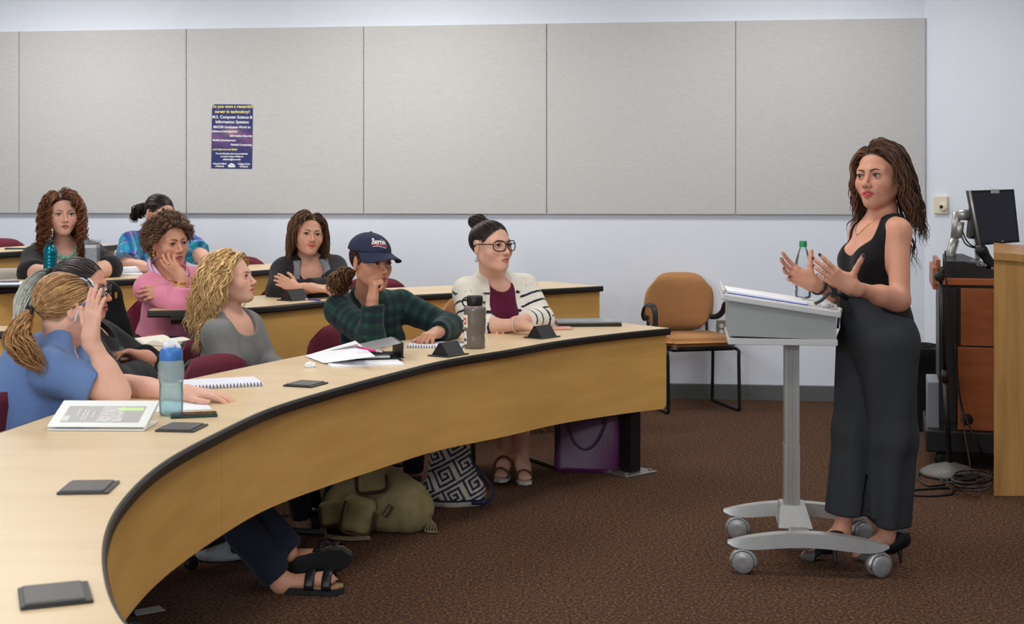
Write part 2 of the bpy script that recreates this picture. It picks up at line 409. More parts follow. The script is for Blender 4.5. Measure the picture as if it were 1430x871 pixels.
# side desk peeking in at the far left
p0 = onz(8, 462, .80)
cs = resample(np.array([[p0[0]-.4, p0[1]-.05], [p0[0], p0[1]]]), 6)
desk6 = desk('curved_desk', 'corner of a maple desk at the left picture edge behind the blue T-shirt', cs, .80, .25, (), [(0, 5)], [.4, .4])
# stepped floor under the rear rows
def riser(front, back, z0, z1, n): 
    MB().prism([tuple(p) for p in front]+[tuple(p) for p in back[::-1]], z0, z1)
def riserslab(c, z, ext):
    a = offset(c, .05)
    poly = [tuple(p) for p in a]+[(a[-1][0]-.05, wallY(a[-1][0])-.02), (XL+.1, wallY(XL+.1)-.02), (XL+.1, a[0][1])]
    b = MB().prism(poly, 0.0005, z); return tag(b.build('riser', M_carpet), kind='structure')
riserslab(c3, .12, 0); riserslab(c4, .22, 0); riserslab(c5, .35, 0)
# ================================================================== signed-distance sculpting (numpy)
I3 = np.eye(3)
class Prim:
    __slots__ = ('t', 'c', 'R', 'a', 'br')
    def __init__(s, t, c, R, a, br): s.t = t; s.c = np.asarray(c, float); s.R = R; s.a = a; s.br = br
    def ev(s, P):
        if s.t == 'e':                                       # ellipsoid
            q = (P-s.c) @ s.R; r = s.a
            k0 = np.sqrt(((q/r)**2).sum(-1)); k1 = np.sqrt(((q/(r*r))**2).sum(-1))
            return np.where(k0 < 1e-6, -min(r), k0*(k0-1)/np.maximum(k1, 1e-9))
        if s.t == 'c':                                       # tapered capsule (optionally flattened, flat ends)
            A, Bv, r1, r2, fl, ends = s.a
            pa = P-A; ba = Bv-A; L2 = ba @ ba
            t = (pa @ ba)/L2; tc = np.clip(t, 0, 1)
            q = pa-tc[..., None]*ba
            if fl is not None:
                n, k = fl; q = q+((q @ n)*(1/k-1))[..., None]*n
                d = (np.sqrt((q*q).sum(-1))-(r1+(r2-r1)*tc))*min(1, k*1.2)
            else: d = np.sqrt((q*q).sum(-1))-(r1+(r2-r1)*tc)
            if ends:
                Lg = math.sqrt(L2)
                if ends & 1: d = np.maximum(d, -t*Lg)
                if ends & 2: d = np.maximum(d, (t-1)*Lg)
            return d
        if s.t == 'b':                                       # rounded box
            q = np.abs((P-s.c) @ s.R)-(s.a[:3]-s.a[3])
            return np.sqrt((np.maximum(q, 0)**2).sum(-1))+np.minimum(q.max(-1), 0)-s.a[3]
def ell(c, r, R=None): r = np.asarray(r, float); return Prim('e', c, I3 if R is None else R, r, r.max())
def cap(A, B, r1, r2=None, flat=None, ends=0):
    A, B = np.asarray(A, float), np.asarray(B, float); r2 = r1 if r2 is None else r2
    if flat is not None: flat = (nrm(flat[0]), flat[1])
    k = max(1, flat[1]) if flat else 1
    return Prim('c', (A+B)/2, I3, (A, B, r1, r2, flat, ends), np.linalg.norm(A-B)/2+max(r1, r2)*k)
def rbox(c, h, r, R=None): h = np.asarray(h, float); return Prim('b', c, I3 if R is None else R, np.r_[h, r], np.linalg.norm(h))
class Field:
    def __init__(s): s.ops = []
    def u(s, p, k=.02): s.ops.append(('u', p, k)); return s
    def s(s, p, k=.008): s.ops.append(('s', p, k)); return s
    def i(s, fn): s.ops.append(('i', fn, 0)); return s       # fn(P)->distance, intersect
    def disp(s, fn): s.ops.append(('d', fn, 0)); return s
    def at(s, P):
        d = np.full(P.shape[:-1], 1.0)
        for o, p, k in s.ops: d = s.comb(o, p, k, d, P)
        return d
    def comb(s, o, p, k, d, P):
        if o == 'u':
            q = p.ev(P); h = np.maximum(k-np.abs(d-q), 0)/k; return np.minimum(d, q)-h*h*k*.25
        if o == 's':
            q = -p.ev(P); h = np.maximum(k-np.abs(d-q), 0)/k; return np.maximum(d, q)+h*h*k*.25
        if o == 'i': return np.maximum(d, p(P))
        return d+p(P)
    def mesh(s, lo, hi, res, o=(0, 0, 0), R=I3):
        """surface nets in the box lo..hi of frame (o, R); returns world verts, quads"""
        o = np.asarray(o, float); lo, hi = np.asarray(lo, float), np.asarray(hi, float)
        n = np.ceil((hi-lo)/res).astype(int)+1
        ax = [lo[i]+np.arange(n[i])*res for i in range(3)]
        d = np.full(n, 1.0, np.float64)
        def pts(sl):
            x, y, z = (ax[i][sl[i]] for i in range(3))
            return (o + x[:, None, None, None]*R[:, 0] + y[None, :, None, None]*R[:, 1] + z[None, None, :, None]*R[:, 2])
        for op, p, k in s.ops:
            if op in 'us':
                cl = R.T @ (p.c-o); rr = p.br+k+2.5*res
                a = np.floor((cl-rr-lo)/res).astype(int); b_ = np.ceil((cl+rr-lo)/res).astype(int)+1
                a = np.clip(a, 0, n); b_ = np.clip(b_, 0, n)
                if (b_ <= a).any(): continue
                sl = tuple(slice(a[i], b_[i]) for i in range(3))
                d[sl] = s.comb(op, p, k, d[sl], pts(sl))
            else:
                near = np.argwhere(d < .03 if op == 'i' else np.abs(d) < .03)
                if len(near) == 0: continue
                P = o+(lo+near*res) @ R.T
                idx = tuple(near.T)
                d[idx] = s.comb(op, p, k, d[idx], P)
        ins = d < 0
        c0 = ins[:-1, :-1, :-1]; cnt = np.zeros(c0.shape, np.int8)
        for dx in (0, 1):
            for dy in (0, 1):
                for dz in (0, 1): cnt += ins[dx:n[0]-1+dx, dy:n[1]-1+dy, dz:n[2]-1+dz]
        act = np.argwhere((cnt > 0) & (cnt < 8))
        if len(act) == 0: return np.zeros((0, 3)), np.zeros((0, 4), int)
        vid = np.full(c0.shape, -1, np.int64); vid[tuple(act.T)] = np.arange(len(act))
        cor = {}
        for dx in (0, 1):
            for dy in (0, 1):
                for dz in (0, 1): cor[dx, dy, dz] = d[act[:, 0]+dx, act[:, 1]+dy, act[:, 2]+dz]
        acc = np.zeros((len(act), 3)); num = np.zeros(len(act))
        for axis in range(3):
            for u in (0, 1):
                for v in (0, 1):
                    q0 = [0, 0, 0]; oth = [i for i in range(3) if i != axis]; q0[oth[0]] = u; q0[oth[1]] = v; q1 = list(q0); q1[axis] = 1
                    A, B = cor[tuple(q0)], cor[tuple(q1)]; m = (A < 0) != (B < 0)
                    t = np.where(m, A/np.where(m, A-B, 1), 0)
                    pos = np.zeros((len(act), 3)); pos[:, oth[0]] = u; pos[:, oth[1]] = v; pos[:, axis] = t
                    acc += pos*m[:, None]; num += m
        V = lo+(act+acc/num[:, None])*res
        F = []
        for axis in range(3):
            a, b_ = [i for i in range(3) if i != axis]
            sl0 = [slice(None)]*3; sl1 = [slice(None)]*3; sl0[axis] = slice(0, -1); sl1[axis] = slice(1, None)
            A, B = ins[tuple(sl0)], ins[tuple(sl1)]
            e = np.argwhere(A != B); e = e[(e[:, a] > 0) & (e[:, b_] > 0) & (e[:, a] < n[a]-1) & (e[:, b_] < n[b_]-1)]
            if len(e) == 0: continue
            flip = A[tuple(e.T)]
            def cell(da, db):
                q = e.copy(); q[:, a] -= da; q[:, b_] -= db; return vid[q[:, 0], q[:, 1], q[:, 2]]
            Q = np.stack([cell(1, 1), cell(0, 1), cell(0, 0), cell(1, 0)], 1)
            if axis == 1: flip = ~flip
            Q[~flip] = Q[~flip][:, ::-1]; F.append(Q)
        F = np.vstack(F) if F else np.zeros((0, 4), int)
        F = F[(F >= 0).all(1)]
        if np.linalg.det(R) < 0: F = F[:, ::-1]
        return o+V @ R.T, F
def grad(f, P, h=.002):
    g = np.stack([f.at(P+np.eye(3)[i]*h)-f.at(P-np.eye(3)[i]*h) for i in range(3)], -1)
    return g/(np.linalg.norm(g, axis=-1, keepdims=True)+1e-9)
def np_mesh(name, V, F, m=None, parent=None, col=None, smooth=True, cname='Col'):
    me = bpy.data.meshes.new(name)
    me.vertices.add(len(V)); me.vertices.foreach_set('co', np.ascontiguousarray(V, np.float32).ravel())
    k = F.shape[1]; me.loops.add(F.size); me.loops.foreach_set('vertex_index', np.ascontiguousarray(F, np.int32).ravel())
    me.polygons.add(len(F)); me.polygons.foreach_set('loop_start', np.arange(0, F.size, k, dtype=np.int32))
    try: me.polygons.foreach_set('loop_total', np.full(len(F), k, np.int32))
    except Exception: pass
    me.update(calc_edges=True); me.validate()
    if col is not None:
        a = me.color_attributes.new(cname, 'FLOAT_COLOR', 'POINT')
        c4_ = np.ones((len(V), 4), np.float32); c4_[:, :3] = col; a.data.foreach_set('color', c4_.ravel())
    return link(name, me, m, parent, smooth)
def joinm(parts):
    V = []; F = []; n = 0
    for v, f in parts: V.append(v); F.append(f+n); n += len(v)
    return np.vstack(V), np.vstack(F)
def relax(V, F, it=2, lam=.5):
    """light Laplacian smoothing"""
    E = np.vstack([F[:, [0, 1]], F[:, [1, 2]], F[:, [2, 3]], F[:, [3, 0]]]); n = len(V)
    for _ in range(it):
        acc = np.zeros_like(V); cnt = np.zeros(n)
        for a, b_ in ((0, 1), (1, 0)):
            for k in range(3): acc[:, k] += np.bincount(E[:, a], V[E[:, b_], k], n)
            cnt += np.bincount(E[:, a], minlength=n)
        ok = cnt > 0; V = V.copy(); V[ok] += lam*(acc[ok]/cnt[ok, None]-V[ok])
    return V
def wob(P, seed=0, f=1.0):
    """cheap smooth pseudo-noise in -1..1"""
    a = seed*1.7
    x, y, z = P[..., 0]*f, P[..., 1]*f, P[..., 2]*f
    u = np.sin(x*1.0+2.1*np.sin(y*.7+a)+a)+np.sin(y*1.1+1.9*np.sin(z*.8+2*a)+1.3*a)+np.sin(z*.9+2.0*np.sin(x*.75+a*.5)+.7*a)
    return u/3
# ---------------------------------------------------------------- strands
def strands_mesh(name, P, r, m, parent, col, n=5, flat=.6):
    """P: (N, M, 3) poly-lines, r: (N, M) radii, col: (N,3)"""
    Ns, M = P.shape[:2]
    T = np.gradient(P, axis=1); T /= np.linalg.norm(T, axis=2, keepdims=True)+1e-9
    ref = np.broadcast_to(np.array([.3, .2, .93]), P.shape)
    U = np.cross(T, ref); U /= np.linalg.norm(U, axis=2, keepdims=True)+1e-6; Wv = np.cross(T, U)
    ang = np.arange(n)*2*np.pi/n
    V = P[:, :, None, :]+r[:, :, None, None]*(np.cos(ang)[None, None, :, None]*U[:, :, None, :]+flat*np.sin(ang)[None, None, :, None]*Wv[:, :, None, :])
    base = (np.arange(Ns)*M*n)[:, None, None]; i = np.arange(M-1)[None, :, None]; k = np.arange(n)[None, None, :]
    k2 = (np.arange(n)+1) % n; k2 = k2[None, None, :]
    F = np.stack(np.broadcast_arrays(base+i*n+k, base+i*n+k2, base+(i+1)*n+k2, base+(i+1)*n+k), -1).reshape(-1, 4)
    C = np.repeat(col, M*n, axis=0) if col.ndim == 2 else np.repeat(col.reshape(-1, 3), n, axis=0)
    return np_mesh(name, V.reshape(-1, 3), F[:, ::-1], m, parent, C)
M_hair = mat('hair', (0, 0, 0, 1), .42, attr='Col', var=.25, vscale=60, spec=.35, sheen=0)
M_skin = mat('skin', (0, 0, 0, 1), .48, attr='Col', var=.03, vscale=70, spec=.35)
M_skin.node_tree.nodes['Principled BSDF'].inputs['Subsurface Weight'].default_value = .08
M_skin.node_tree.nodes['Principled BSDF'].inputs['Subsurface Radius'].default_value = (.02, .008, .005)
M_skin.node_tree.nodes['Principled BSDF'].inputs['Subsurface Scale'].default_value = .3
M_cloth = mat('cloth', (0, 0, 0, 1), .88, attr='Col', var=.06, vscale=120, bump=.18, bscale=420, spec=.2, sheen=.1)
M_knit = mat('knit', (0, 0, 0, 1), .92, attr='Col', var=.10, vscale=200, bump=.3, bscale=600, spec=.15, sheen=.2)
M_eye = mat('eye', (0, 0, 0, 1), .12, attr='Col', spec=.6)
M_brow = mat('brow_hair', srgb(52, 34, 26), .7)
M_lash = mat('lash_hair', srgb(26, 18, 16), .7)
M_gold = mat('gold', srgb(212, 165, 70), .22, 1.0)
# ---------------------------------------------------------------- anatomy
def head_frame(yaw, pitch=0, roll=0):
    """columns: person's right, forward, up. yaw 0 looks at the camera, + turns to picture right; pitch + looks up; roll + tips head to picture right"""
    y, p, r = (math.radians(a) for a in (yaw, pitch, roll))
    f = np.array([math.sin(y)*math.cos(p), -math.cos(y)*math.cos(p), math.sin(p)])
    rt = nrm(np.cross(f, [0, 0, 1])); up = np.cross(rt, f)
    rt2 = math.cos(r)*rt+math.sin(r)*up; up2 = math.cos(r)*up-math.sin(r)*rt   # roll about forward axis
    return np.stack([rt2, f, up2], 1)
HAIRLINE_Z = [-.12, -.075, -.05, -.01, .02, .05, .075, .10, .13]
HL_TIED = [-.08, -.050, -.034, -.008, .036, .060, .070, .086, .12]
HAIRLINE_Y = [-.08, -.055, -.040, -.020, .022, .050, .066, .085, .12]
class Head:
    def __init__(s, c, R, k=1.0, wide=1.0, smile=0.0, mouth=0.0, jaw=1.0):
        s.c = np.asarray(c, float); s.R = R; s.k = k; s.wide = wide; s.smile = smile; s.mouth = mouth; s.jaw = jaw
    def w(s, p): p = np.asarray(p, float)*np.array([s.wide, 1, 1]); return s.c+s.k*(p @ s.R.T)
    def l(s, P): return ((P-s.c) @ s.R)/s.k/np.array([s.wide, 1, 1])
    def E(s, c, r, R=None): 
        RR = s.R if R is None else s.R @ R
        return ell(s.w(c), np.array(r)*s.k*np.array([s.wide, 1, 1]), RR)
    def C(s, a, b, r1, r2=None, flat=None): 
        if flat: flat = (s.R @ np.array(flat[0]), flat[1])
        return cap(s.w(a), s.w(b), r1*s.k, (r1 if r2 is None else r2)*s.k, flat)
    def coarse(s, f, g=0):
        f.u(s.E((0, -.012, .028), (.073+g, .093+g, .080+g)), .01); f.u(s.E((0, .030, -.03), (.058+g, .056+g, .078+g)), .02)
        return f
    def prims(s, f, ears=True):
        k = s.k; u = lambda p, kk: f.u(p, kk*k); sb = lambda p, kk: f.s(p, kk*k)
        u(s.E((0, -.012, .028), (.073, .093, .080)), .01)
        u(s.E((0, .030, -.03), (.057, .055, .078)), .03)
        for q in (1, -1):
            u(s.C((q*.041*s.jaw, -.004, -.049), (q*.012*s.jaw, .057, -.090), .0205, .0150), .032)
            u(s.E((q*.038, .051, -.028), (.025, .0235, .024)), .03)
            u(s.C((q*.012, .077, .017), (q*.044, .061, .017), .0085, .008), .02)
        u(s.E((0, .070, -.093), (.019, .016, .015)), .022)
        u(s.E((0, .072, -.060), (.026, .017, .022)), .022)
        for q in (1, -1): sb(s.E((q*.032, .094, .000), (.021, .014, .0125)), .018)
        u(s.C((0, .081, .006), (0, .105, -.030), .0060, .0080), .012)
        u(s.E((0, .1045, -.033), (.0092, .0092, .0078)), .008)
        for q in (1, -1):
            u(s.E((q*.0115, .095, -.0365), (.0072, .0095, .0065)), .008)
            sb(s.E((q*.006, .104, -.0425), (.0032, .004, .0035)), .003)
            u(s.E((q*.0315, .0735, 0), (.0150, .0142, .0136)), .004)
            t = math.radians(5*q)
            Rt = np.array([[math.cos(t), 0, -math.sin(t)], [0, 1, 0], [math.sin(t), 0, math.cos(t)]])
            sb(s.E((q*.0318, .092, -.0008), (.0134, .016, .0060), Rt.T), .0015)
        dz = .006*s.smile; mw = .021+.006*max(0, s.smile)
        for q in (1, -1):
            u(s.C((q*.004, .0945, -.0580), (q*mw, .081, -.0625+dz), .0052, .0025), .006)
            u(s.C((0, .0935, -.0690-s.mouth), (q*(mw-.003), .081, -.0645+dz-s.mouth*.4), .0062, .0028), .006)
        sb(s.E((0, .098, -.0633-s.mouth*.5), (.019, .013, .0011+s.mouth*.62)), .003)
        if ears:
            for q in (1, -1):
                t = math.radians(-22*q); Rt = np.array([[math.cos(t), -math.sin(t), 0], [math.sin(t), math.cos(t), 0], [0, 0, 1]])
                u(s.E((q*.0745, -.010, -.008), (.0075, .019, .031), Rt), .010)
                sb(s.E((q*.0825, -.007, -.004), (.0055, .0105, .018), Rt), .005)
        return f
    def color(s, P, skin, hair=None, lips=(.55, .16, .14), blush=.25, hl=None):
        q = s.l(P); col = np.tile(np.asarray(skin[:3]), (len(P), 1))
        def mixm(c, w): 
            nonlocal col; col = col*(1-w[:, None])+np.asarray(c[:3])*w[:, None]
        for sg in (1, -1):
            d = np.sqrt(((q-[sg*.042, .06, -.03])**2).sum(1)); mixm((skin[0]*1.0, skin[1]*.72, skin[2]*.68), blush*np.clip(1-d/.032, 0, 1))
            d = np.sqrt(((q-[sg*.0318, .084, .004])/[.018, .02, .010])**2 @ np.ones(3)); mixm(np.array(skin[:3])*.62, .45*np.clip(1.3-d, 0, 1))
        d = np.sqrt(((q-[0, .108, -.034])**2).sum(1)); mixm((skin[0], skin[1]*.78, skin[2]*.74), .35*np.clip(1-d/.02, 0, 1))
        dz = .006*s.smile
        lip = ((q[:, 0]/(.0225+.004*s.smile))**2+((q[:, 2]+.0636+s.mouth*.45-dz*np.abs(q[:, 0])/.02)/(.0098+s.mouth*.55))**2 < 1) & (q[:, 1] > .074)
        mixm(lips, lip*.9)
        if hair is not None:
            ymax = np.interp(q[:, 2], HAIRLINE_Z, HAIRLINE_Y if hl is None else hl)
            w = np.clip((ymax-q[:, 1])/.008+.5, 0, 1)*np.clip((q[:, 2]+.060)/.012, 0, 1)*(np.abs(q[:, 0]) < .0765)
            ear = (np.abs(q[:, 0]) > .064) & (q[:, 1] > -.034) & (q[:, 1] < .02) & (q[:, 2] < .026)
            mixm(hair, np.where(ear, 0, w))
        return col
    def eyes(s, parent, iris=(.10, .07, .04), gaze=(0, 0), brow=None, brow_r=.0028, lash=True, browlift=0.0, side=None):
        for q in (1, -1):
            if side and q != side: continue
            o = s.w((q*.0315, .0735, 0)); r = .0126*s.k
            g = s.R @ nrm([gaze[0], 1, gaze[1]])
            n, m = 16, 12; V = []; C_ = []
            th = np.linspace(0, np.pi, m); a = nrm(np.cross(g, [.1, .2, .97])); b_ = np.cross(g, a)
            for t in th:
                for j in range(n):
                    f = 2*np.pi*j/n; V.append(o+r*(math.cos(t)*g+math.sin(t)*(math.cos(f)*a+math.sin(f)*b_)))
                    C_.append((.01, .01, .01) if t < .15 else iris if t < .56 else (.62, .58, .56))
            th2 = np.r_[0, .26, .261, .60, .62, np.linspace(.8, np.pi, 7)]; V = []; C_ = []
            for t in th2:
                for j in range(n):
                    f = 2*np.pi*j/n; V.append(o+r*(math.cos(t)*g+math.sin(t)*(math.cos(f)*a+math.sin(f)*b_)))
                    C_.append((.01, .01, .01) if t <= .26 else iris if t <= .6 else (.50, .46, .44))
            F = np.array([(i*n+j, i*n+(j+1) % n, (i+1)*n+(j+1) % n, (i+1)*n+j) for i in range(len(th2)-1) for j in range(n)])
            np_mesh('eye', np.array(V), F, M_eye, parent, np.array(C_))
            pts = catmull([s.w(p) for p in ((q*.012, .0905, .0145+browlift*.6), (q*.022, .0895, .0195+browlift), (q*.034, .083, .0215+browlift), (q*.047, .067, .0150+browlift))], 4)
            MB().tube(pts, np.linspace(brow_r*1.15, brow_r*.45, len(pts))*s.k, 6, flat=.55).build('eyebrow', brow or M_brow, parent, True)
            if lash:
                e = []
                for t in np.linspace(0.08, np.pi-.08, 8):
                    x = q*(.0315+.0138*math.cos(t)); z = .0062*math.sin(t)+.0006*math.cos(t)*1.2
                    dx = (abs(x)-.0315); y = .0735+math.sqrt(max(1e-6, .0148**2-dx*dx*.9-z*z))
                    e.append(s.w((x, y, z)))
                MB().tube(np.array(e), .0019*s.k, 5).build('eyelash', M_lash, parent, True)
    def ear_ring(s): pass
def hand(f, W, u, n, right, curl, spread=None, thumb=None, k=1.0, tips=None):
    """W wrist, u towards the knuckles, n the way the palm faces; curl: 4 triples (degrees); thumb: ((u,t,n) x3)"""
    u = nrm(u); n = nrm(np.asarray(n, float)-u*(np.asarray(n, float) @ u)); t = np.cross(u, n)*(1 if right else -1)
    W = np.asarray(W, float); L = lambda a, b_, c_=0: W+k*(a*u+b_*t+c_*n)
    kn = [(.084, .026), (.088, .007), (.083, -.012), (.074, -.029)]
    f.u(cap(L(-.02, .002), L(.012, .002), .0245*k, .024*k, (n, .78)), .02*k)
    for a, b_ in kn: f.u(cap(L(.010, b_*.5), L(a-.004, b_), .0155*k, .0112*k), .018*k)
    f.u(ell(L(.032, .022, .010), np.array([.028, .014, .014])*k, np.stack([u, t, n], 1)), .016*k)
    lens = [(.040, .024, .020), (.044, .027, .021), (.040, .025, .021), (.032, .019, .018)]
    rad = [.0092, .0093, .0088, .0078]; spread = spread or (8, 2, -4, -11); out = []
    for i in range(4):
        a = math.radians(spread[i]); d0 = math.cos(a)*u+math.sin(a)*t; p = L(kn[i][0], kn[i][1]); cum = 0; r = rad[i]
        for j in range(3):
            cum += math.radians(curl[i][j]); d = math.cos(cum)*d0+math.sin(cum)*n; q = p+d*lens[i][j]*k
            f.u(cap(p, q, r*k*(1-.09*j), r*k*(1-.09*(j+1))), .004*k if j else .008*k); p = q
        nn = -math.sin(cum)*d0+math.cos(cum)*n; out.append(p-nn*.0055*k+d*.001*k)
    thumb = thumb or ((.75, .65, .25), (.9, .4, .2), (1, .15, .15))
    p = L(.020, .020, .006)
    for j, (c_, ln, r1, r2) in enumerate(zip(thumb, (.045, .032, .025), (.0145, .0108, .0098), (.0112, .0098, .0080))):
        d = nrm(c_[0]*u+c_[1]*t+c_[2]*n); q = p+d*ln*k; f.u(cap(p, q, r1*k, r2*k), .010*k if j == 0 else .005*k); p = q
    out.append(p+nrm(t*.4-n*.6)*.004)
    if tips is not None: tips += out
    c = L(.085, 0, .01)
    return (c, .125*k)
REL = [(18, 22, 14), (20, 26, 16), (24, 30, 18), (28, 32, 20)]
FIST = [(62, 92, 50), (66, 96, 52), (70, 96, 52), (72, 96, 52)]
FLAT = [(6, 8, 5), (5, 8, 5), (6, 8, 5), (8, 10, 6)]
def torso_frame(p):
    rt = nrm(p['SR']-p['SL']); up = nrm(p['N']-p['P']); f = nrm(np.cross(up, rt)); up2 = np.cross(rt, f)
    return np.stack([rt, f, up2], 1)
def torso_prims(p, g=0.0, w=1.0, bust=1.0, belly=1.0, neck=True, fw=1.0):
    """list of (prim, k): pelvis, belly, ribcage, bust, shoulders, neck"""
    R = torso_frame(p); N, P_ = p['N'], p['P']; rt, f, up = R.T
    H = np.linalg.norm(N-P_); mid = (p['SL']+p['SR'])/2; sw = np.linalg.norm(p['SR']-p['SL'])/2
    o = []
    o.append((ell(P_+up*.02, (.155*w+g, .115*w+g, .12+g), R), .05))
    o.append((ell(P_+(mid-P_)*.42+f*.018*belly, (.125*w+g, .098*belly+g, .17+g), R), .07))
    o.append((ell(P_+(mid-P_)*.74+f*.008, (max(.125, sw*.82)*min(w, 1.12)+g, .098*fw+g, .165+g), R), .06))
    for q in (1, -1):
        S_ = p['SR'] if q == 1 else p['SL']
        if bust: o.append((ell(P_+(mid-P_)*.70+rt*q*.068*w+f*.075*fw, (.058*bust+g, .050*bust+g, .060*bust+g), R), .04))
        o.append((cap(mid+(S_-mid)*.25-up*.008, S_-up*.010, .050+g, .046+g), .05))
        o.append((cap(N+up*.035-f*.012+rt*q*.02, mid+(S_-mid)*.74+up*.012-f*.012, .032+g, .026+g), .05))
    return o
def limb_r(w=1.0): return dict(ua=(.050*w, .040*w), fa=(.041*w, .026*w))
class Person:
    def __init__(s, label, p, head, skin, w=1.0, bust=1.0, belly=1.0, armw=1.0, loc=None, nw=1.0):
        s.p = {k: np.asarray(v, float) for k, v in p.items() if not isinstance(v, dict)}; s.h = head; s.skin = skin; s.w = w; s.bust = bust; s.belly = belly; s.aw = armw
        b = s.p['P'].copy(); b[2] = 0
        s.root = empty('person', b if loc is None else loc, label, 'person')
        s.f = Field(); s.hands = []; s.tips = []; s.extra = []
        s.tp = torso_prims(s.p, 0, w, bust, belly)
        for q, k in s.tp: s.f.u(q, k)
        R = head.R
        s.neck = cap(head.w((0, -.022, -.055)), s.p['N']-torso_frame(s.p)[:, 1]*.008-np.array([0, 0, .012]), .0435*head.k*nw, .047*head.k*nw)
        s.f.u(s.neck, .03)
        for q in 'RL':
            if 'E'+q in s.p:
                s.f.u(cap(s.p['S'+q], s.p['E'+q], .048*armw, .039*armw), .03)
                s.f.u(cap(s.p['E'+q], s.p['W'+q], .037*armw, .0255*armw), .02)
                ba = s.p['W'+q]-s.p['E'+q]; s.f.u(cap(s.p['E'+q]+ba*.12, s.p['E'+q]+ba*.42, .041*armw, .038*armw), .03)
    def legs(s, pts, r=((.085, .06), (.058, .036)), k=.05):
        """pts: list of (hip, knee, ankle)"""
        for h, kn, an in pts:
            s.f.u(cap(h, kn, r[0][0]*s.w, r[0][1]*s.w), k); s.f.u(cap(kn, an, r[1][0]*s.w, r[1][1]*s.w), .02)
            s.f.u(ell(kn*.7+an*.3, (.058*s.w, .058*s.w, .075)), .04)
    def hand(s, side, u, n, curl=REL, spread=None, thumb=None, k=1.0, W=None):
        s.hands.append(hand(s.f, s.p['W'+side] if W is None else W, u, n, side == 'R', curl, spread, thumb, k, s.tips))
    def body(s, hair=None, lips=(.5, .2, .17), nails=None, res=.0085, hres=.0025, blush=.25, hl=None, ears=True, lo=None):
        h = s.h; parts = []
        pr = [o[1] for o in s.f.ops if o[0] == 'u']
        a = np.min([q.c-q.br for q in pr], 0)-.02; b_ = np.max([q.c+q.br for q in pr], 0)+.02
        if lo is not None: a[2] = max(a[2], lo)
        b_[2] = min(b_[2], h.c[2]-.02)
        hb = [c for c, r in s.hands]
        parts.append(s.f.mesh(a, b_, res))
        parts[0] = (relax(parts[0][0], parts[0][1], 2, .5), parts[0][1])
        for c, r in s.hands: parts.append(s.f.mesh(c-r, c+r, .0030))
        hf = Field(); hf.ops = list(s.f.ops); h.prims(hf, ears)
        parts.append(hf.mesh(np.array([-.095, -.118, -.155])*h.k*[h.wide, 1, 1], np.array([.095, .135, .125])*h.k*[h.wide, 1, 1], hres, h.c, h.R))
        s.hf = hf
        V, F = joinm(parts)
        col = h.color(V, s.skin, hair, lips, blush, hl)
        if nails is not None and s.tips:
            for t in s.tips:
                d = np.linalg.norm(V-t, axis=1); col[d < .0075] = nails[:3]
        s.bodyobj = np_mesh('body', V, F, M_skin, s.root, col)
        return s
    # ---------------- clothing
    def garment(s, name, g=.012, sleeves=None, cuts=(), cutf=(), cuts_k=.006, res=.0058, colf=None, col=(.5, .5, .5), m=None, amp=.0035, freq=26, torso=True, slw=1.0, extra=(), lo=None, hi=None, seed=0, w=None, bust=None, belly=None, thick=True, sub_in=None, fw=1.0):
        """sleeves: {'R': (upper?, forearm fraction)}: 0..1 along the upper arm, 1..2 along the forearm"""
        f = Field()
        if torso:
            for q, k in torso_prims(s.p, g, s.w if w is None else w, s.bust if bust is None else bust, s.belly if belly is None else belly, fw=fw): f.u(q, k)
        for q, t in (sleeves or {}).items():
            Sp, E, Wr = s.p['S'+q], s.p['E'+q], s.p['W'+q]; a = s.aw*slw
            if t <= 1: f.u(cap(Sp, Sp+(E-Sp)*t, .050*a+g, (.050-.006*t)*a+g+.004, ends=2), .035)
            else:
                f.u(cap(Sp, E, .050*a+g, .043*a+g), .035)
                tt = t-1; f.u(cap(E, E+(Wr-E)*tt, .043*a+g, (.043-.014*tt)*a+g, ends=2), .02)
        for q, k in extra: f.u(q, k)
        if amp:
            f.disp(lambda P: amp*wob(P, seed, freq)+amp*.6*wob(P*np.array([1, 1, .45]), seed+3, freq*2.1))
        for q in cuts: f.s(q, cuts_k)
        for q in cutf: f.i(q)
        K = np.array([s.p[k] for k in s.p if k[0] in 'NPS']+[s.p[k+q] for q in (sleeves or {}) for k in 'EW'] + [q.c for q, k in extra])
        a, b_ = K.min(0)-.21, K.max(0)+.13
        if lo is not None: a[2] = max(a[2], lo)
        if hi is not None: b_[2] = min(b_[2], hi)
        V, F = f.mesh(a, b_, res); V = relax(V, F, 1, .4)
        c = np.tile(np.array(col[:3]), (len(V), 1)) if colf is None else colf(V)
        o = np_mesh(name, V, F, m or M_cloth, s.root, c); s.last = f
        return o
    def simple(s, name, prims, res=.008, col=(.1, .1, .1), m=None, amp=.003, freq=22, seed=0, colf=None, cuts=(), cutf=(), pad=.03, ck=.006, lo=None):
        return sdf_obj(name, prims, res, m or M_cloth, s.root, col, amp, freq, seed, colf, cuts, cutf, pad, ck, lo)
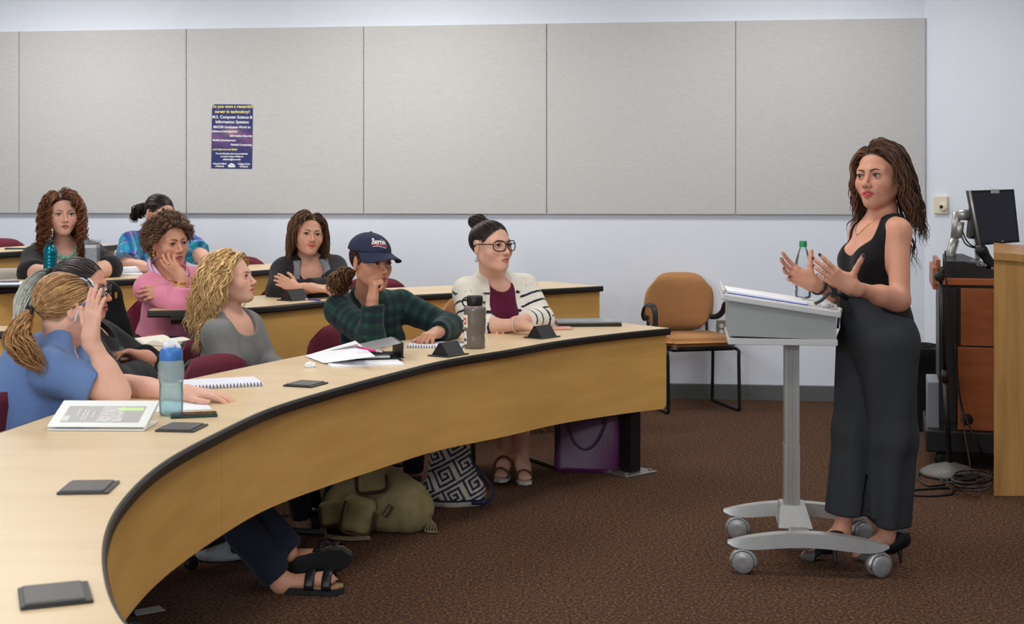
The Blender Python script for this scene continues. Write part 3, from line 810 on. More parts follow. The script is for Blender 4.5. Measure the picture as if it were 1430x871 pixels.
    def limbs(s, V, sides='RL'):
        """nearest-limb coordinates: (segment id, metres along from the shoulder, angle)"""
        segs = []
        for q in sides:
            if 'E'+q in s.p:
                L1 = np.linalg.norm(s.p['E'+q]-s.p['S'+q]); segs += [(s.p['S'+q], s.p['E'+q], 0), (s.p['E'+q], s.p['W'+q], L1)]
        best = np.full(len(V), 9.); out = np.zeros(len(V)); ang = np.zeros(len(V)); sid = np.full(len(V), -1)
        for i, (A, B, o) in enumerate(segs):
            ba = B-A; L = np.linalg.norm(ba); d_ = ba/L; t = (V-A) @ d_; tc = np.clip(t, 0, L)
            q = V-A-tc[:, None]*d_; d = np.linalg.norm(q, axis=1); e1 = nrm(np.cross(d_, [.3, .1, .9])); e2 = np.cross(d_, e1)
            mk = d < best; best[mk] = d[mk]; out[mk] = o+t[mk]; ang[mk] = np.arctan2(q[mk] @ e2, q[mk] @ e1); sid[mk] = i
        return sid, out, ang, best
def sdf_obj(name, prims, res, m, parent, col=(.1, .1, .1), amp=0, freq=22, seed=0, colf=None, cuts=(), cutf=(), pad=.03, ck=.006, lo=None, sm=1):
    f = Field(); 
    for q, k in prims: f.u(q, k)
    if amp: f.disp(lambda P: amp*wob(P, seed, freq)+amp*.5*wob(P*np.array([1, 1, .4]), seed+3, freq*2.2))
    for q in cuts: f.s(q, ck)
    for q in cutf: f.i(q)
    a = np.min([q.c-q.br for q, k in prims], 0)-pad; b_ = np.max([q.c+q.br for q, k in prims], 0)+pad
    if lo is not None: a[2] = lo
    V, F = f.mesh(a, b_, res); V = relax(V, F, sm, .4)
    c = np.tile(np.array(col[:3]), (len(V), 1)) if colf is None else colf(V)
    return np_mesh(name, V, F, m, parent, c)
# ---------------------------------------------------------------- hair
def scalp_roots(h, n, rng, hl=None, front=True, zmin=-.075, pred=None):
    out = []
    c = np.array([0, -.012, .028]); r = np.array([.073, .093, .080])
    while len(out) < n:
        d = rng.normal(size=(n*3, 3)); d /= np.linalg.norm(d, axis=1)[:, None]; q = c+d*r
        ymax = np.interp(q[:, 2], HAIRLINE_Z, HAIRLINE_Y if hl is None else hl)
        ok = (q[:, 1] < ymax) & (q[:, 2] > zmin)
        ok &= ~((np.abs(q[:, 0]) > .060) & (q[:, 1] > -.032) & (q[:, 1] < .03) & (q[:, 2] < .018))
        if pred is not None: ok &= pred(q)
        out += list(q[ok])
    return np.array(out[:n])
def hair_loose(person, name, cols, n=420, length=.30, steps=24, part=(.02,), comb=None, grav=.30, wave=.006, lam=.07, r=.0048, seed=1, lift=.004, collide=None, bias=None, hl=None, lvar=.15, curl=False, roots=None, spread=.12, pred=None, colf=None, lenf=None, stiff=1.0, rise=.06, w0=.05, clump=.45, face_clear=True):
    """strands that grow from the scalp, comb away from the parting, fall and rest on the head, neck and shoulders"""
    h = person.h; rng = np.random.default_rng(seed)
    q = scalp_roots(h, n, rng, hl, pred=pred) if roots is None else roots; n = len(q)
    c = np.array([0, -.012, .028]); rad = np.array([.073, .093, .080])
    nl = (q-c)/rad**2; nl /= np.linalg.norm(nl, axis=1)[:, None]
    side = np.where(q[:, 0] > part[0], 1., -1.)
    if comb is None: cv = np.stack([side*1.0, np.full(n, -.25), np.full(n, -.35)], 1)
    else: cv = comb(q, side)
    tv = cv-(cv*nl).sum(1)[:, None]*nl; tv /= np.linalg.norm(tv, axis=1)[:, None]+1e-9
    v = (tv*.97+nl*rise) @ h.R.T; P = h.w(q); 
    f = Field(); h.coarse(f, .004); f.u(person.neck, .01)
    for pr, k in torso_prims(person.p, .014, person.w, person.bust, person.belly): f.u(pr, k)
    for pr, k in (collide or ()): f.u(pr, k)
    L = length*(1+lvar*rng.uniform(-1, 1, n))
    if lenf is not None: L = L*lenf(q)
    ds = (L/steps)[:, None]
    pts = [P.copy()]; lift_i = lift*rng.uniform(.05, 1.9, n); nz = rng.normal(size=(n, 3))*spread
    g = np.array([0, 0, -1.0]); B_ = np.zeros((n, 3)) if bias is None else bias(q, side)
    for i in range(steps):
        t = i/steps
        v = v+(g*grav+B_*grav+nz*.12)*(ds/.0125); v /= np.linalg.norm(v, axis=1)[:, None]
        if face_clear:
            ql = h.l(P); m_ = (ql[:, 1] > .030) & (ql[:, 2] < .062) & (ql[:, 2] > -.14) & (np.abs(ql[:, 0]) < .066)
            if m_.any():
                sg_ = np.where(ql[m_, 0] > part[0]*.5, 1., -1.)[:, None]
                v[m_] += sg_*h.R[:, 0]*.55-h.R[:, 1]*.50; v /= np.linalg.norm(v, axis=1)[:, None]
        P = P+v*ds
        d = f.at(P); pen = d < lift_i
        if pen.any():
            G = grad(f, P[pen]); P[pen] += (lift_i[pen]-d[pen])[:, None]*G
            v2 = P[pen]-pts[-1][pen]; v[pen] = v2/(np.linalg.norm(v2, axis=1)[:, None]+1e-9)
        pts.append(P.copy())
    X = np.stack(pts, 1); M = X.shape[1]
    keep = (f.at(X[:, :max(4, steps//4)].reshape(-1, 3)).reshape(n, -1).max(1) < lift*2.2+.012+(.05 if rise > .15 else 0))
    X, L, q = X[keep], L[keep], q[keep]; n = len(q)
    s_ = np.linspace(0, 1, M)[None]*L[:, None]
    T = np.gradient(X, axis=1); T /= np.linalg.norm(T, axis=2, keepdims=True)+1e-9
    U = np.cross(T, np.array([.25, .3, .92])); U /= np.linalg.norm(U, axis=2, keepdims=True)+1e-6; Wv = np.cross(T, U)
    ph = 7*wob(q, seed, 42)+rng.normal(size=n)*clump
    lamv = lam*(1+.22*wob(q, seed+5, 38)+.04*rng.normal(size=n)); a = 2*np.pi*s_/lamv[:, None]+ph[:, None]
    am = wave*np.clip((s_-w0*.3)/w0, 0, 1)
    X = X+am[..., None]*(np.cos(a)[..., None]*U+(np.sin(a) if curl else .3*np.sin(a))[..., None]*Wv)
    tt = np.linspace(0, 1, M)[None]; rr = r*(1+.3*rng.uniform(-1, 1, n))[:, None]*np.clip(.55+tt*6, 0, 1)*np.clip((1.05-tt)*3.0, .12, 1)
    ci = rng.integers(0, len(cols), n); cc = np.array([cols[k][:3] for k in ci])*(1+.18*rng.uniform(-1, 1, n))[:, None]
    if colf is not None: C = np.stack([colf(cc, t) for t in np.linspace(0, 1, M)], 1)
    else: C = np.repeat(cc[:, None], M, 1)
    return strands_mesh(name, X, rr, M_hair, person.root, C)
def hair_tied(person, name, tie, cols, n=340, r=.0042, seed=2, steps=14, hl=HL_TIED, pred=None, puff=.004, zmin=-.085):
    """strands combed over the skull from the hairline to the tie (head-local point)"""
    h = person.h; rng = np.random.default_rng(seed); q = scalp_roots(h, n, rng, hl, zmin=zmin, pred=pred)
    c = np.array([0, -.012, .028]); rad = np.array([.0735, .0935, .0805])
    a = (q-c)/rad; a /= np.linalg.norm(a, axis=1)[:, None]; b_ = nrm((np.array(tie)-c)/rad)
    om = np.arccos(np.clip(a @ b_, -1, 1))[:, None]; X = []
    for t in np.linspace(0, 1, steps):
        w = (np.sin((1-t)*om)*a+np.sin(t*om)*b_)/np.maximum(np.sin(om), 1e-3)
        w = w/np.linalg.norm(w, axis=1)[:, None]
        lift = 1.0+(.012+puff*8*np.sin(math.pi*t)*rng.uniform(.4, 1, n)[:, None])
        p = c+w*rad*lift
        end = np.array(tie); k = max(0, (t-.8)/.2); p = p*(1-k**2)+end*k**2
        X.append(h.w(p))
    X = np.stack(X, 1); tt = np.linspace(0, 1, steps)[None]
    rr = np.broadcast_to(r*np.clip(.4+tt*4, 0, 1)*(1-.45*tt**3), X.shape[:2])*(1+.25*rng.uniform(-1, 1, n))[:, None]
    cc = np.array([cols[k][:3] for k in rng.integers(0, len(cols), n)])*(1+.18*rng.uniform(-1, 1, n))[:, None]
    return strands_mesh(name, X, rr, M_hair, person.root, cc)
def hair_tail(person, name, guide, prof, cols, n=90, r=.0042, seed=3, wave=.004, lam=.08, curl=False, steps=26, colf=None, frizz=.25):
    """a bundle of strands along a guide (world points); prof: bundle radius along it"""
    rng = np.random.default_rng(seed); g = catmull(np.array(guide, float), 10)
    d = np.r_[0, np.cumsum(np.linalg.norm(np.diff(g, axis=0), axis=1))]; s_ = np.linspace(0, d[-1], steps)
    g = np.stack([np.interp(s_, d, g[:, k]) for k in range(3)], 1)
    T = np.gradient(g, axis=0); T /= np.linalg.norm(T, axis=1)[:, None]; U = np.cross(T, [.2, .9, .3]); U /= np.linalg.norm(U, axis=1)[:, None]; Wv = np.cross(T, U)
    pr = np.interp(np.linspace(0, 1, steps), np.linspace(0, 1, len(prof)), prof)
    a = rng.uniform(0, 2*np.pi, n); q = np.sqrt(rng.uniform(0, 1, n)); ln = rng.uniform(.72, 1.0, n)
    X = np.zeros((n, steps, 3))
    for i in range(n):
        t = np.linspace(0, ln[i], steps); f_ = t*(steps-1); k = np.minimum(f_.astype(int), steps-2); w = (f_-k)[:, None]
        L = lambda A: A[k]*(1-w)+A[k+1]*w
        aa = a[i]+frizz*rng.normal()*t*3; rr_ = (L(pr[:, None])[:, 0])*q[i]
        ph = rng.uniform(0, 6.28); ss = t*d[-1]; wv = wave*np.clip(t*6, 0, 1)
        X[i] = L(g)+L(U)*(rr_*np.cos(aa)+wv*np.sin(2*np.pi*ss/lam+ph))[:, None]+L(Wv)*(rr_*np.sin(aa)+(wv*np.cos(2*np.pi*ss/lam+ph) if curl else 0))[:, None]
    tt = np.linspace(0, 1, steps)[None]; rr = r*(1+.3*rng.uniform(-1, 1, n))[:, None]*np.clip((1.06-tt)*2.6, .12, 1)*np.ones((1, steps))
    cc = np.array([cols[k][:3] for k in rng.integers(0, len(cols), n)])*(1+.18*rng.uniform(-1, 1, n))[:, None]
    C = np.stack([colf(cc, t) for t in np.linspace(0, 1, steps)], 1) if colf else np.repeat(cc[:, None], steps, 1)
    return strands_mesh(name, X, rr, M_hair, person.root, C)
def glasses(person, m, rad=(.024, .020), thick=.0016, lens=True, y=.102, sep=.0335, z=-.003, arms=True, up=0.0, name='glasses', tilt=0):
    """eyeglasses: two rims with bridge and temples, one part, lenses a sub-part"""
    h = person.h; b = MB()
    for q in (1, -1):
        ring = []
        for t in np.linspace(0, 2*np.pi, 25):
            x = math.copysign(abs(math.cos(t))**.8, math.cos(t))*rad[0]; zz = math.copysign(abs(math.sin(t))**.85, math.sin(t))*rad[1]
            ring.append(h.w((q*(sep+x), y-.012*((sep+x)/.05)**2, z+zz+.002*q*x*0)))
        b.tube(ring, thick*h.k, 6)
        if arms:
            b.tube(catmull([h.w((q*(sep+rad[0]), y-.016, z+.008)), h.w((q*.073, .045, z+.010)), h.w((q*.080, -.005, z+.010)), h.w((q*.078, -.028, z-.008))], 5), thick*h.k, 5)
    b.tube(catmull([h.w((-sep+rad[0], y-.002, z+.006)), h.w((0, y+.003, z+.009)), h.w((sep-rad[0], y-.002, z+.006))], 4), thick*h.k, 5)
    g = b.build(name, m, person.root, True)
    if lens:
        l = MB()
        for q in (1, -1):
            vs = [h.w((q*sep, y-.005, z))]
            for t in np.linspace(0, 2*np.pi, 20, endpoint=False):
                x = math.cos(t)*rad[0]*.97; vs.append(h.w((q*(sep+x), y-.012*((sep+x)/.05)**2, z+math.sin(t)*rad[1]*.97)))
            l.add(vs, [(0, i+1, (i+1) % 20+1) for i in range(20)])
        l.build('lens', clear('lens_glass', (1, 1, 1, 1), gloss=.18, rough=.02, density=0.0), g, fix=False)
    return g
# ================================================================== people
SKIN_A = srgb(214, 160, 134); SKIN_B = srgb(206, 148, 122); SKIN_C = srgb(222, 172, 150); SKIN_D = srgb(196, 140, 112)
def plane(o, n):
    o = np.asarray(o, float); n = nrm(n); return lambda P: (P-o) @ n      # keeps the side opposite to n
# ---- the presenter, standing at the lectern
def presenter():
    D = 5.25
    R = head_frame(-44, 1, -2)
    h = Head(px(1229, 246, D), R, 1.10, .98, .3, .0035)
    p = dict(P=px(1228, 460, D), N=px(1229, 309, D+.02), SR=px(1203, 324, D+.14), SL=px(1254, 322, D-.12),
             ER=px(1187, 418, D+.16), WR=px(1135, 396, D-.05), EL=px(1257, 420, D-.20), WL=px(1191, 401, D-.33))
    A = Person('woman standing at the lectern in black tank top and dark trousers, hands raised', p, h, SKIN_B, w=.96, bust=1.05, belly=.9, armw=.94, loc=(px(1215, 0, D)[0], D, 0))
    for hp, kn, an in ((px(1212, 470, D+.1), px(1197, 610, D+.06), px(1176, 742, D+.05)), (px(1240, 470, D-.06), px(1243, 610, D-.02), px(1240, 752, D))):
        A.f.u(cap(hp, kn, .085, .06), .05); A.f.u(cap(kn, an, .052, .032), .02)
    for an, toe in ((px(1176, 742, D+.05), px(1124, 779, D+.03)), (px(1240, 752, D), px(1196, 778, D+.02))):
        A.f.u(cap(an, an+(toe-an)*.45+[0, 0, -.004], .034, .034), .02); A.f.u(cap(an+(toe-an)*.4, toe+[0, 0, .008], .032, .018), .02)
    A.hand('L', (-.84, .05, .50), (.30, .92, .30), [(2, 8, 6), (8, 14, 8), (16, 22, 12), (20, 26, 14)], (10, 2, -6, -15), ((.15, .95, .15), (.1, 1, .05), (.12, 1, 0)), .98)
    A.hand('R', (-.86, -.08, .46), (-.05, -.90, .42), [(4, 14, 10), (10, 26, 18), (16, 34, 22), (26, 38, 24)], (14, 4, -8, -20), ((.45, .85, .15), (.35, .95, .1), (.3, 1, .05)), .98)
    A.body(hair=srgb(60, 42, 34), lips=srgb(190, 62, 66), nails=srgb(70, 24, 34), res=.0068, blush=.3)
    h.eyes(A.root, iris=(.08, .05, .03), gaze=(.12, .02), brow_r=.0034)
    # teeth
    b = MB(); pts = [h.w((x, .0885-.02*(x/.02)**2, -.0628)) for x in np.linspace(-.014, .014, 7)]
    b.tube(pts, .0030*h.k, 6, flat=1.0).build('teeth', mat('teeth', srgb(235, 230, 222), .25), A.root, True)
    # tank top
    TF = torso_frame(A.p); rt, fw, up = TF.T; mid = (A.p['SL']+A.p['SR'])/2; N = A.p['N']
    waist = px(1216, 414, D)
    cuts = [ell(N+fw*.085-up*.025, (.094, .105, .118), TF), ell(N-fw*.09-up*.03, (.095, .09, .09), TF), cap(N-rt*.03+up*.02, N+rt*.03+up*.02, .066)]
    for q, Sp in ((1, A.p['SR']), (-1, A.p['SL'])):
        cuts.append(cap(Sp+up*.10+rt*q*.040, Sp-up*.075+rt*q*.045, .064, .060))
    A.garment('tank_top', .007, {}, cuts, [plane(waist-up*.09, (0, 0, -1))], res=.0052, col=srgb(22, 22, 25), amp=.0016, freq=34, m=M_cloth)
    # high-waisted wide trousers
    HF = TF
    hp, wst = px(1223, 470, D), px(1218, 415, D)
    prims = [(ell(wst, (.132, .110, .055), HF), .02), (ell(px(1221, 448, D), (.150, .118, .105), HF), .06), (ell(px(1229, 478, D), (.150, .125, .11), HF), .06)]
    nl = [px(1240, 480, D-.07), px(1246, 610, D-.07), px(1243, 730, D-.05)]; fl = [px(1207, 480, D+.07), px(1197, 600, D+.06), px(1184, 716, D+.05)]
    prims += [(cap(nl[0], nl[1], .118, .085), .05), (cap(nl[1], nl[2], .085, .074), .04)]; far = [(cap(fl[0], fl[1], .108, .084), .04), (cap(fl[1], fl[2], .084, .086), .04)]
    zc = fl[2][2]; xm = px(1216, 0, D)[0]
    def hem(P):       # two hem heights
        near = (P[..., 0]-(xm+.0)) > 0
        return np.where(near, nl[2][2]-.012-P[..., 2], fl[2][2]-.0-P[..., 2])
    def folds(V): return np.tile(np.array(srgb(52, 54, 58)[:3]), (len(V), 1))
    f = Field()
    for q, k in prims: f.u(q, k)
    f2 = Field()
    for q, k in far: f2.u(q, k)
    class Grp:      # far leg joins with a tight crease
        t = 'g'; c = (fl[0]+fl[2])/2; br = .55
        def ev(self, P): return f2.at(P)
    f.u(Grp(), .014)
    def dsp(P):
        lx = (P-hp) @ rt; ly = (P-hp) @ fw; a = np.arctan2(ly, lx); dz = np.clip((.95-P[..., 2])/.5, 0, 1)
        return .0075*np.sin(a*7+1.2*np.sin(P[..., 2]*5))*dz+.0028*wob(P*np.array([1, 1, .35]), 2, 30)
    f.disp(dsp); f.i(hem); f.i(plane(wst+[0, 0, .018], (0, 0, 1)))
    # hollow hem
    f.s(cap(nl[2]-[0, 0, .1], nl[2]+[0, 0, .06], .062, .04), .004); f.s(cap(fl[2]-[0, 0, .1], fl[2]+[0, 0, .03], .045, .02), .004)
    V, F = f.mesh(px(1100, 0, D)*[1, 0, 0]+[0, D-.32, .06], px(1330, 0, D)*[1, 0, 0]+[0, D+.34, 1.12], .0068); V = relax(V, F, 1, .4)
    np_mesh('trousers', V, F, mat('wool_trousers', (0, 0, 0, 1), .8, attr='Col', var=.12, vscale=300, bump=.2, bscale=700, spec=.25), A.root, folds(V))
    # waist tie with loose ends
    kn_ = wst+fw*.112+[0, 0, -.004]; b = MB()
    band = [wst+rt*.133*math.cos(a)+fw*.106*math.sin(a)+[0, 0, .004] for a in np.linspace(0, 2*math.pi, 40)]
    b.tube(band, .016, 8, cap=False, flat=.35, up=None)
    kp = px(1163, 413, D-.12)
    b.tube([kn_, (kn_+kp)/2+[0, 0, .012], kp], [.016, .013, .010], 8, flat=.7)
    b.tube(catmull([kp+[.01, 0, .0], kp+[-.018, -.02, .012], kp+[-.048, -.035, -.012], kp+[-.075, -.04, -.026]], 5), .011, 8, flat=.4)
    b.tube(catmull([kp+[.01, 0, 0], kp+[-.002, -.02, .03], kp+[-.028, -.03, .052], kp+[-.036, -.03, .03]], 5), .011, 8, flat=.4)
    b.tube(catmull([kp+[.012, 0, 0], kp+[.018, -.02, -.05], kp+[.012, -.03, -.12]], 5), .011, 8, flat=.4)
    b.build('waist_tie', mat('wool_tie', srgb(52, 54, 58), .85, var=.1, vscale=300), A.root, True)
    # court shoes: pointed toe, thin heel
    for an, toe, hb in ((px(1173, 746, D+.02), px(1117, 781, D+.03), px(1167.5, 790.5, D-.06)), (px(1263, 752, D), px(1188, 781, D+.02), px(1258, 787, D-.03))):
        toe = toe.copy(); toe[2] = .012; hb = hb.copy(); hb[2] = 0.004; hl_ = an.copy(); hl_[2] = .098; hl_[0] = hb[0]+.010; hl_[1] = (an[1]+hb[1])/2
        if an[0] < px(1220, 0, D)[0]: pass
        ball = toe*.62+np.array([hl_[0], hl_[1], 0])*.38; ball[2] = .020
        d_ = nrm((toe-hl_)*[1, 1, 0]); sd = np.cross(d_, [0, 0, 1])
        pr = [(cap(hl_+[0, 0, -.012], ball, .029, .036), .02), (cap(ball, toe, .034, .007, ((0, 0, 1), .55)), .02), (cap(hl_, hl_+[0, 0, .010], .030, .028), .015)]
        f = Field(); 
        for q, k in pr: f.u(q, k)
        f.s(cap(hl_+d_*.055+[0, 0, .045], ball+[0, 0, .042]+d_*.005, .034, .030), .006)
        f.i(lambda P: .002-P[..., 2])
        f.i(plane(hl_+[0, 0, .022], (0, 0, 1)))
        # sole arch
        f.s(cap(hl_*.5+ball*.5+[0, 0, -.060]-sd*.1, hl_*.5+ball*.5+[0, 0, -.060]+sd*.1, .036), .01)
        V, F = f.mesh(np.minimum(hl_, toe)-.06, np.maximum(hl_, toe)+.06, .0042); V = relax(V, F, 1, .3)
        tz = (V-toe) @ -d_
        c = np.where((tz < .062)[:, None], np.array(srgb(92, 88, 86)[:3]), np.array(srgb(20, 19, 20)[:3]))
        sh = np_mesh('shoe', V, F, mat('suede', (0, 0, 0, 1), .6, attr='Col', spec=.3), A.root, c)
        b = MB(); b.tube(catmull([hl_+[0, 0, -.012], (hl_*.5+hb*.5)*[1, 1, 1]+d_*.006, hb], 4), np.linspace(.014, .0048, 9), 10).build('heel', M_black, sh, True)
    # hair
    cols = [srgb(76, 52, 40), srgb(96, 66, 48), srgb(114, 80, 56), srgb(62, 43, 34)]
    hl = [-.08, -.055, -.040, -.020, .018, .042, .056, .075, .12]
    def bias(q, side):      # near side swept behind the shoulder, far side falls in front
        B = np.zeros((len(q), 3)); B[:] = np.array([.26, .10, 0]); B[q[:, 0] > .03] = np.array([.05, -.05, 0]); return B
    def comb(q, side): return np.stack([side*.7, np.where(side < 0, -.85, -.30), np.where(q[:, 1] > 0, .05, -.5)], 1)
    hair_loose(A, 'hair', cols, n=2000, length=.33, steps=32, part=(.030,), comb=comb, grav=.48, wave=.009, lam=.11, r=.0029, seed=5, lift=.007, lenf=lambda q: np.where(q[:, 0] > .02, .72, 1.0), bias=bias, hl=hl, spread=.05, lvar=.16, w0=.14)
    # jewellery
    b = MB(); cw = A.p['WR']*.86+A.p['ER']*.14; ax = nrm(A.p['WR']-A.p['ER']); e1 = nrm(np.cross(ax, [0, 0, 1])); e2 = np.cross(ax, e1)
    b.tube([cw+(e1*math.cos(a)+e2*math.sin(a))*.032 for a in np.linspace(0, 2*np.pi, 28)], .0042, 8, cap=False).build('bracelet', M_black, A.root, True)
    b = MB(); q = [h.w((x, .03+.0*x, -.10)) for x in (0,)]
    nk = catmull([N+rt*.055+up*.015-fw*.01, N+rt*.05+fw*.05-up*.012, N+fw*.083-up*.060, N-rt*.05+fw*.05-up*.012, N-rt*.055+up*.015-fw*.01], 8)
    dd = A.f.at(nk); G = grad(A.f, nk); nk = nk-(dd-.002)[:, None]*G
    b.tube(nk, .0011, 5).build('necklace', M_gold, A.root, True)
    return A
presenter()
SG = lambda *a: srgb(*a)
def cloth_col(c): return np.array(c[:3])
def seat_legs(A, pts, name='trousers', col=(.02, .02, .03), r=(.088, .066, .058, .050), m=None, shoes=None, amp=.004):
    """sitting legs inside trousers: pts = [(hip, knee, ankle)]"""
    A.legs(pts)
    pr = [(ell(A.p['P']+[0, 0, .0], (.16*A.w, .15*A.w, .12)), .05)]
    for h, k, a in pts: pr += [(cap(h, k, r[0]*A.w, r[1]*A.w), .05), (cap(k, k+(a-k)*.93, r[2]*A.w, r[3]*A.w, ends=2), .03)]
    A.simple(name, pr, .0105, col, m, amp)
def std_legs(A, dirv, floor_z, seat_z=.46, spread=.10, fwd=.42, foot=.10):
    """plain sitting legs with the thighs along dirv (world xy)"""
    d = nrm([*dirv, 0]); s = np.array([-d[1], d[0], 0]); P_ = A.p['P']; out = []
    for q in (1, -1):
        h = P_+s*q*.085+[0, 0, -.03]; k = h+d*fwd+s*q*.02; k[2] = floor_z+.50; a = k+d*foot; a[2] = floor_z+.075; out.append((h, k, a))
    return out
def plain_shoe(A, an, d, col=(25, 25, 28), z0=0.0, name='shoe'):
    d = nrm([*d[:2], 0]); h = an-d*.03; t = an+d*.13; h[2] = z0+.035; t[2] = z0+.028
    A.simple(name, [(cap(h, t, .038, .032), .02), (cap(an+[0, 0, .0], h+[0, 0, .02], .04, .036), .02)], .006, srgb(*col), mat('shoe_leather', (0, 0, 0, 1), .5, attr='Col'), 0, cutf=[lambda P: z0+.002-P[..., 2]])
def ring_at(A, C_, ax, r, th, name, m):
    e1 = nrm(np.cross(ax, [.1, .2, 1])); e2 = np.cross(nrm(ax), e1)
    MB().tube([C_+(e1*math.cos(a)+e2*math.sin(a))*r for a in np.linspace(0, 2*np.pi, 26)], th, 8, cap=False).build(name, m, A.root, True)
def neck_cut(A, depth=.05, wid=.075, fwd=.06, back=.03, up=-.02):
    TF = torso_frame(A.p); rt, f, u = TF.T; N = A.p['N']
    return [ell(N+f*fwd+u*(up), (wid, .085, depth+.03), TF), ell(N-f*.01+u*.045, (wid*.92, .085, .05), TF)]

# ---------------------------------------------------------------- woman in the striped cardigan
def cardigan():
    h = Head(px(686, 343, 6.84), head_frame(43, 3, 0), 1.14, 1.06, -.35, jaw=1.12)
    p = dict(P=px(688, 520, 7.12), N=px(687, 387, 6.98), SR=px(652, 406, 6.86), SL=px(731, 401, 7.04), ER=px(659, 457, 6.76), WR=px(728, 453, 6.61), EL=px(756, 446, 6.93), WL=px(722, 449, 6.74))
    A = Person('woman with a high dark bun and glasses in a white cardigan with navy stripes', p, h, SKIN_C, w=1.12, bust=1.2, belly=1.12, armw=1.12, nw=1.05)
    hipR, hipL = px(672, 520, 7.02), px(712, 520, 7.1)
    A.legs([(hipR, px(690, 512, 6.66), px(707, 625, 6.86)), (hipL, px(728, 512, 6.70), px(728, 628, 6.82))])
    # bare feet for the sandals
    feet = []
    for an, toe, lift in ((px(707, 632, 6.84), px(700, 664, 6.66), .012), (px(729, 635, 6.80), px(733, 671, 6.66), .0)):
        t = toe.copy(); t[2] = .030+lift; m_ = an*.45+t*.55; A.f.u(cap(an, m_, .034, .036, None), .03); A.f.u(cap(m_, t, .036, .030, ((0, 0, 1), .6)), .02)
        d = nrm((t-an)*[1, 1, 0]); sd = np.cross(d, [0, 0, 1])
        for i, o in enumerate((-.028, -.014, 0, .013, .027)):
            b0 = t+sd*o-d*.01; A.f.u(cap(b0, b0+d*(.028-.004*abs(i-2)), .0085, .0085), .003)
        feet.append((an, t, d, sd))
    A.hand('R', (.80, -.55, -.16), (.1, 0, -1), FLAT); A.hand('L', (-.75, -.5, -.1), (0, 0, -1), REL)
    A.body(hair=SG(38, 28, 25), lips=SG(176, 104, 98), res=.0085, blush=.35, lo=0, hl=HL_TIED)
    # foot mesh resolution is shared with the body
    h.eyes(A.root, iris=(.05, .06, .07), gaze=(.05, .05), browlift=.001)
    maroon = SG(94, 26, 56)
    A.garment('top', .008, {}, neck_cut(A, .035, .070, .055, up=.002), [plane(A.p['P']-[0, 0, .05], (0, 0, -1))], col=maroon, amp=.003, freq=24, res=.0065)
    TF = torso_frame(A.p); rt, f, u = TF.T; N = A.p['N']
    cream, navy = cloth_col(SG(232, 228, 216)), cloth_col(SG(24, 28, 52))
    def colf(V):
        sid, s_, an, d = A.limbs(V); c = np.tile(cream, (len(V), 1)); arm = (d < .085) & (s_ > .035)
        st = np.abs(((s_+.004*np.sin(an*2)) % .052)-.026) < .0062
        z = (V-N) @ u; lat = (V-N) @ rt; tst = np.abs(((z+.06*np.abs(lat)) % .085)-.043) < .0065
        k = np.where(arm, st, tst & (np.abs(lat) > .075) & (z < -.03)); c[k] = navy; return c
    op = [cap(N+f*.07+u*.10, N+f*.20-u*.34, .058, .098), ell(N-f*.01+u*.05, (.070, .085, .055), TF)]
    A.garment('cardigan', .015, {'R': 1.45, 'L': 1.62}, op, [plane(A.p['P']-[0, 0, .02], (0, 0, -1))], colf=colf, m=M_knit, amp=.004, freq=22, res=.0055, slw=1.0)
    cols = [SG(40, 28, 24), SG(54, 38, 32), SG(34, 25, 23)]
    hair_tied(A, 'hair', (.0, -.070, .088), cols, n=700, seed=8, r=.0038, puff=.007)
    bc = h.w((0, -.082, .106)); rng = np.random.default_rng(4); X = []
    for i in range(80):
        ax = nrm(rng.normal(size=3)); e1 = nrm(np.cross(ax, [.2, .5, .9])); e2 = np.cross(ax, e1); rr = .029+.013*rng.uniform(); t = np.linspace(0, 4.5, 18)+rng.uniform(0, 6)
        X.append(bc+(e1*np.cos(t)[:, None]+e2*np.sin(t)[:, None])*rr*np.array([1.1, 1.1, .95])+ax*rng.normal()*.010)
    X = np.array(X); cc = np.array([cols[i % 3][:3] for i in range(80)])
    strands_mesh('hair_bun', X, np.full(X.shape[:2], .0055), M_hair, A.root, cc)
    glasses(A, mat('tortoise_frame', SG(46, 30, 30), .25), (.0275, .0225), .0027)
    ring_at(A, A.p['WR']*.9+A.p['ER']*.1, A.p['WR']-A.p['ER'], .036, .0030, 'bracelet', mat('pale_band', SG(214, 200, 190), .5))
    b = MB(); e = h.w((.078, -.006, -.044)); b.tube([e, e-[0, 0, .012]], .004, 6).tube([e-[0, 0, .014], e-[0, 0, .028]], [.008, .005], 8)
    b.build('earring', M_silver, A.root, True)
    # sandals
    for an, t, d, sd in feet:
        z0 = t[2]-.030; s_ = MB(); poly = [(-.10, -.030), (-.06, -.034), (.03, -.040), (.085, -.030), (.105, 0), (.085, .032), (.03, .040), (-.06, .034), (-.10, .030)]
        c0 = t-d*.06; q = [(c0+d*x+sd*y)[:2] for x, y in poly]
        s_.prism(q, z0+.001, z0+.016); so = s_.build('sandal', mat('white_sole', SG(206, 202, 196), .6), A.root)
        st = MB(); br = mat('brown_strap', SG(104, 66, 44), .55)
        for (x0, y0, x1, y1, hh) in ((.01, -.04, -.06, .035, .062), (.01, .04, -.06, -.035, .062), (.06, -.036, .03, .038, .04), (-.08, -.03, -.08, .03, .075)):
            a_, b_ = c0+d*x0+sd*y0, c0+d*x1+sd*y1; m_ = (a_+b_)/2; a_[2] = b_[2] = z0+.014; m_ = m_.copy(); m_[2] = z0+hh+.012
            sp = catmull([a_, a_*.4+m_*.6+[0, 0, .006], m_, b_*.4+m_*.6+[0, 0, .006], b_], 6)
            for _ in range(3):
                dd = A.f.at(sp); G_ = grad(A.f, sp); k_ = np.clip(.006-dd, 0, .05)[:, None]; sp = sp+k_*G_
            st.tube(sp, .0052, 6)
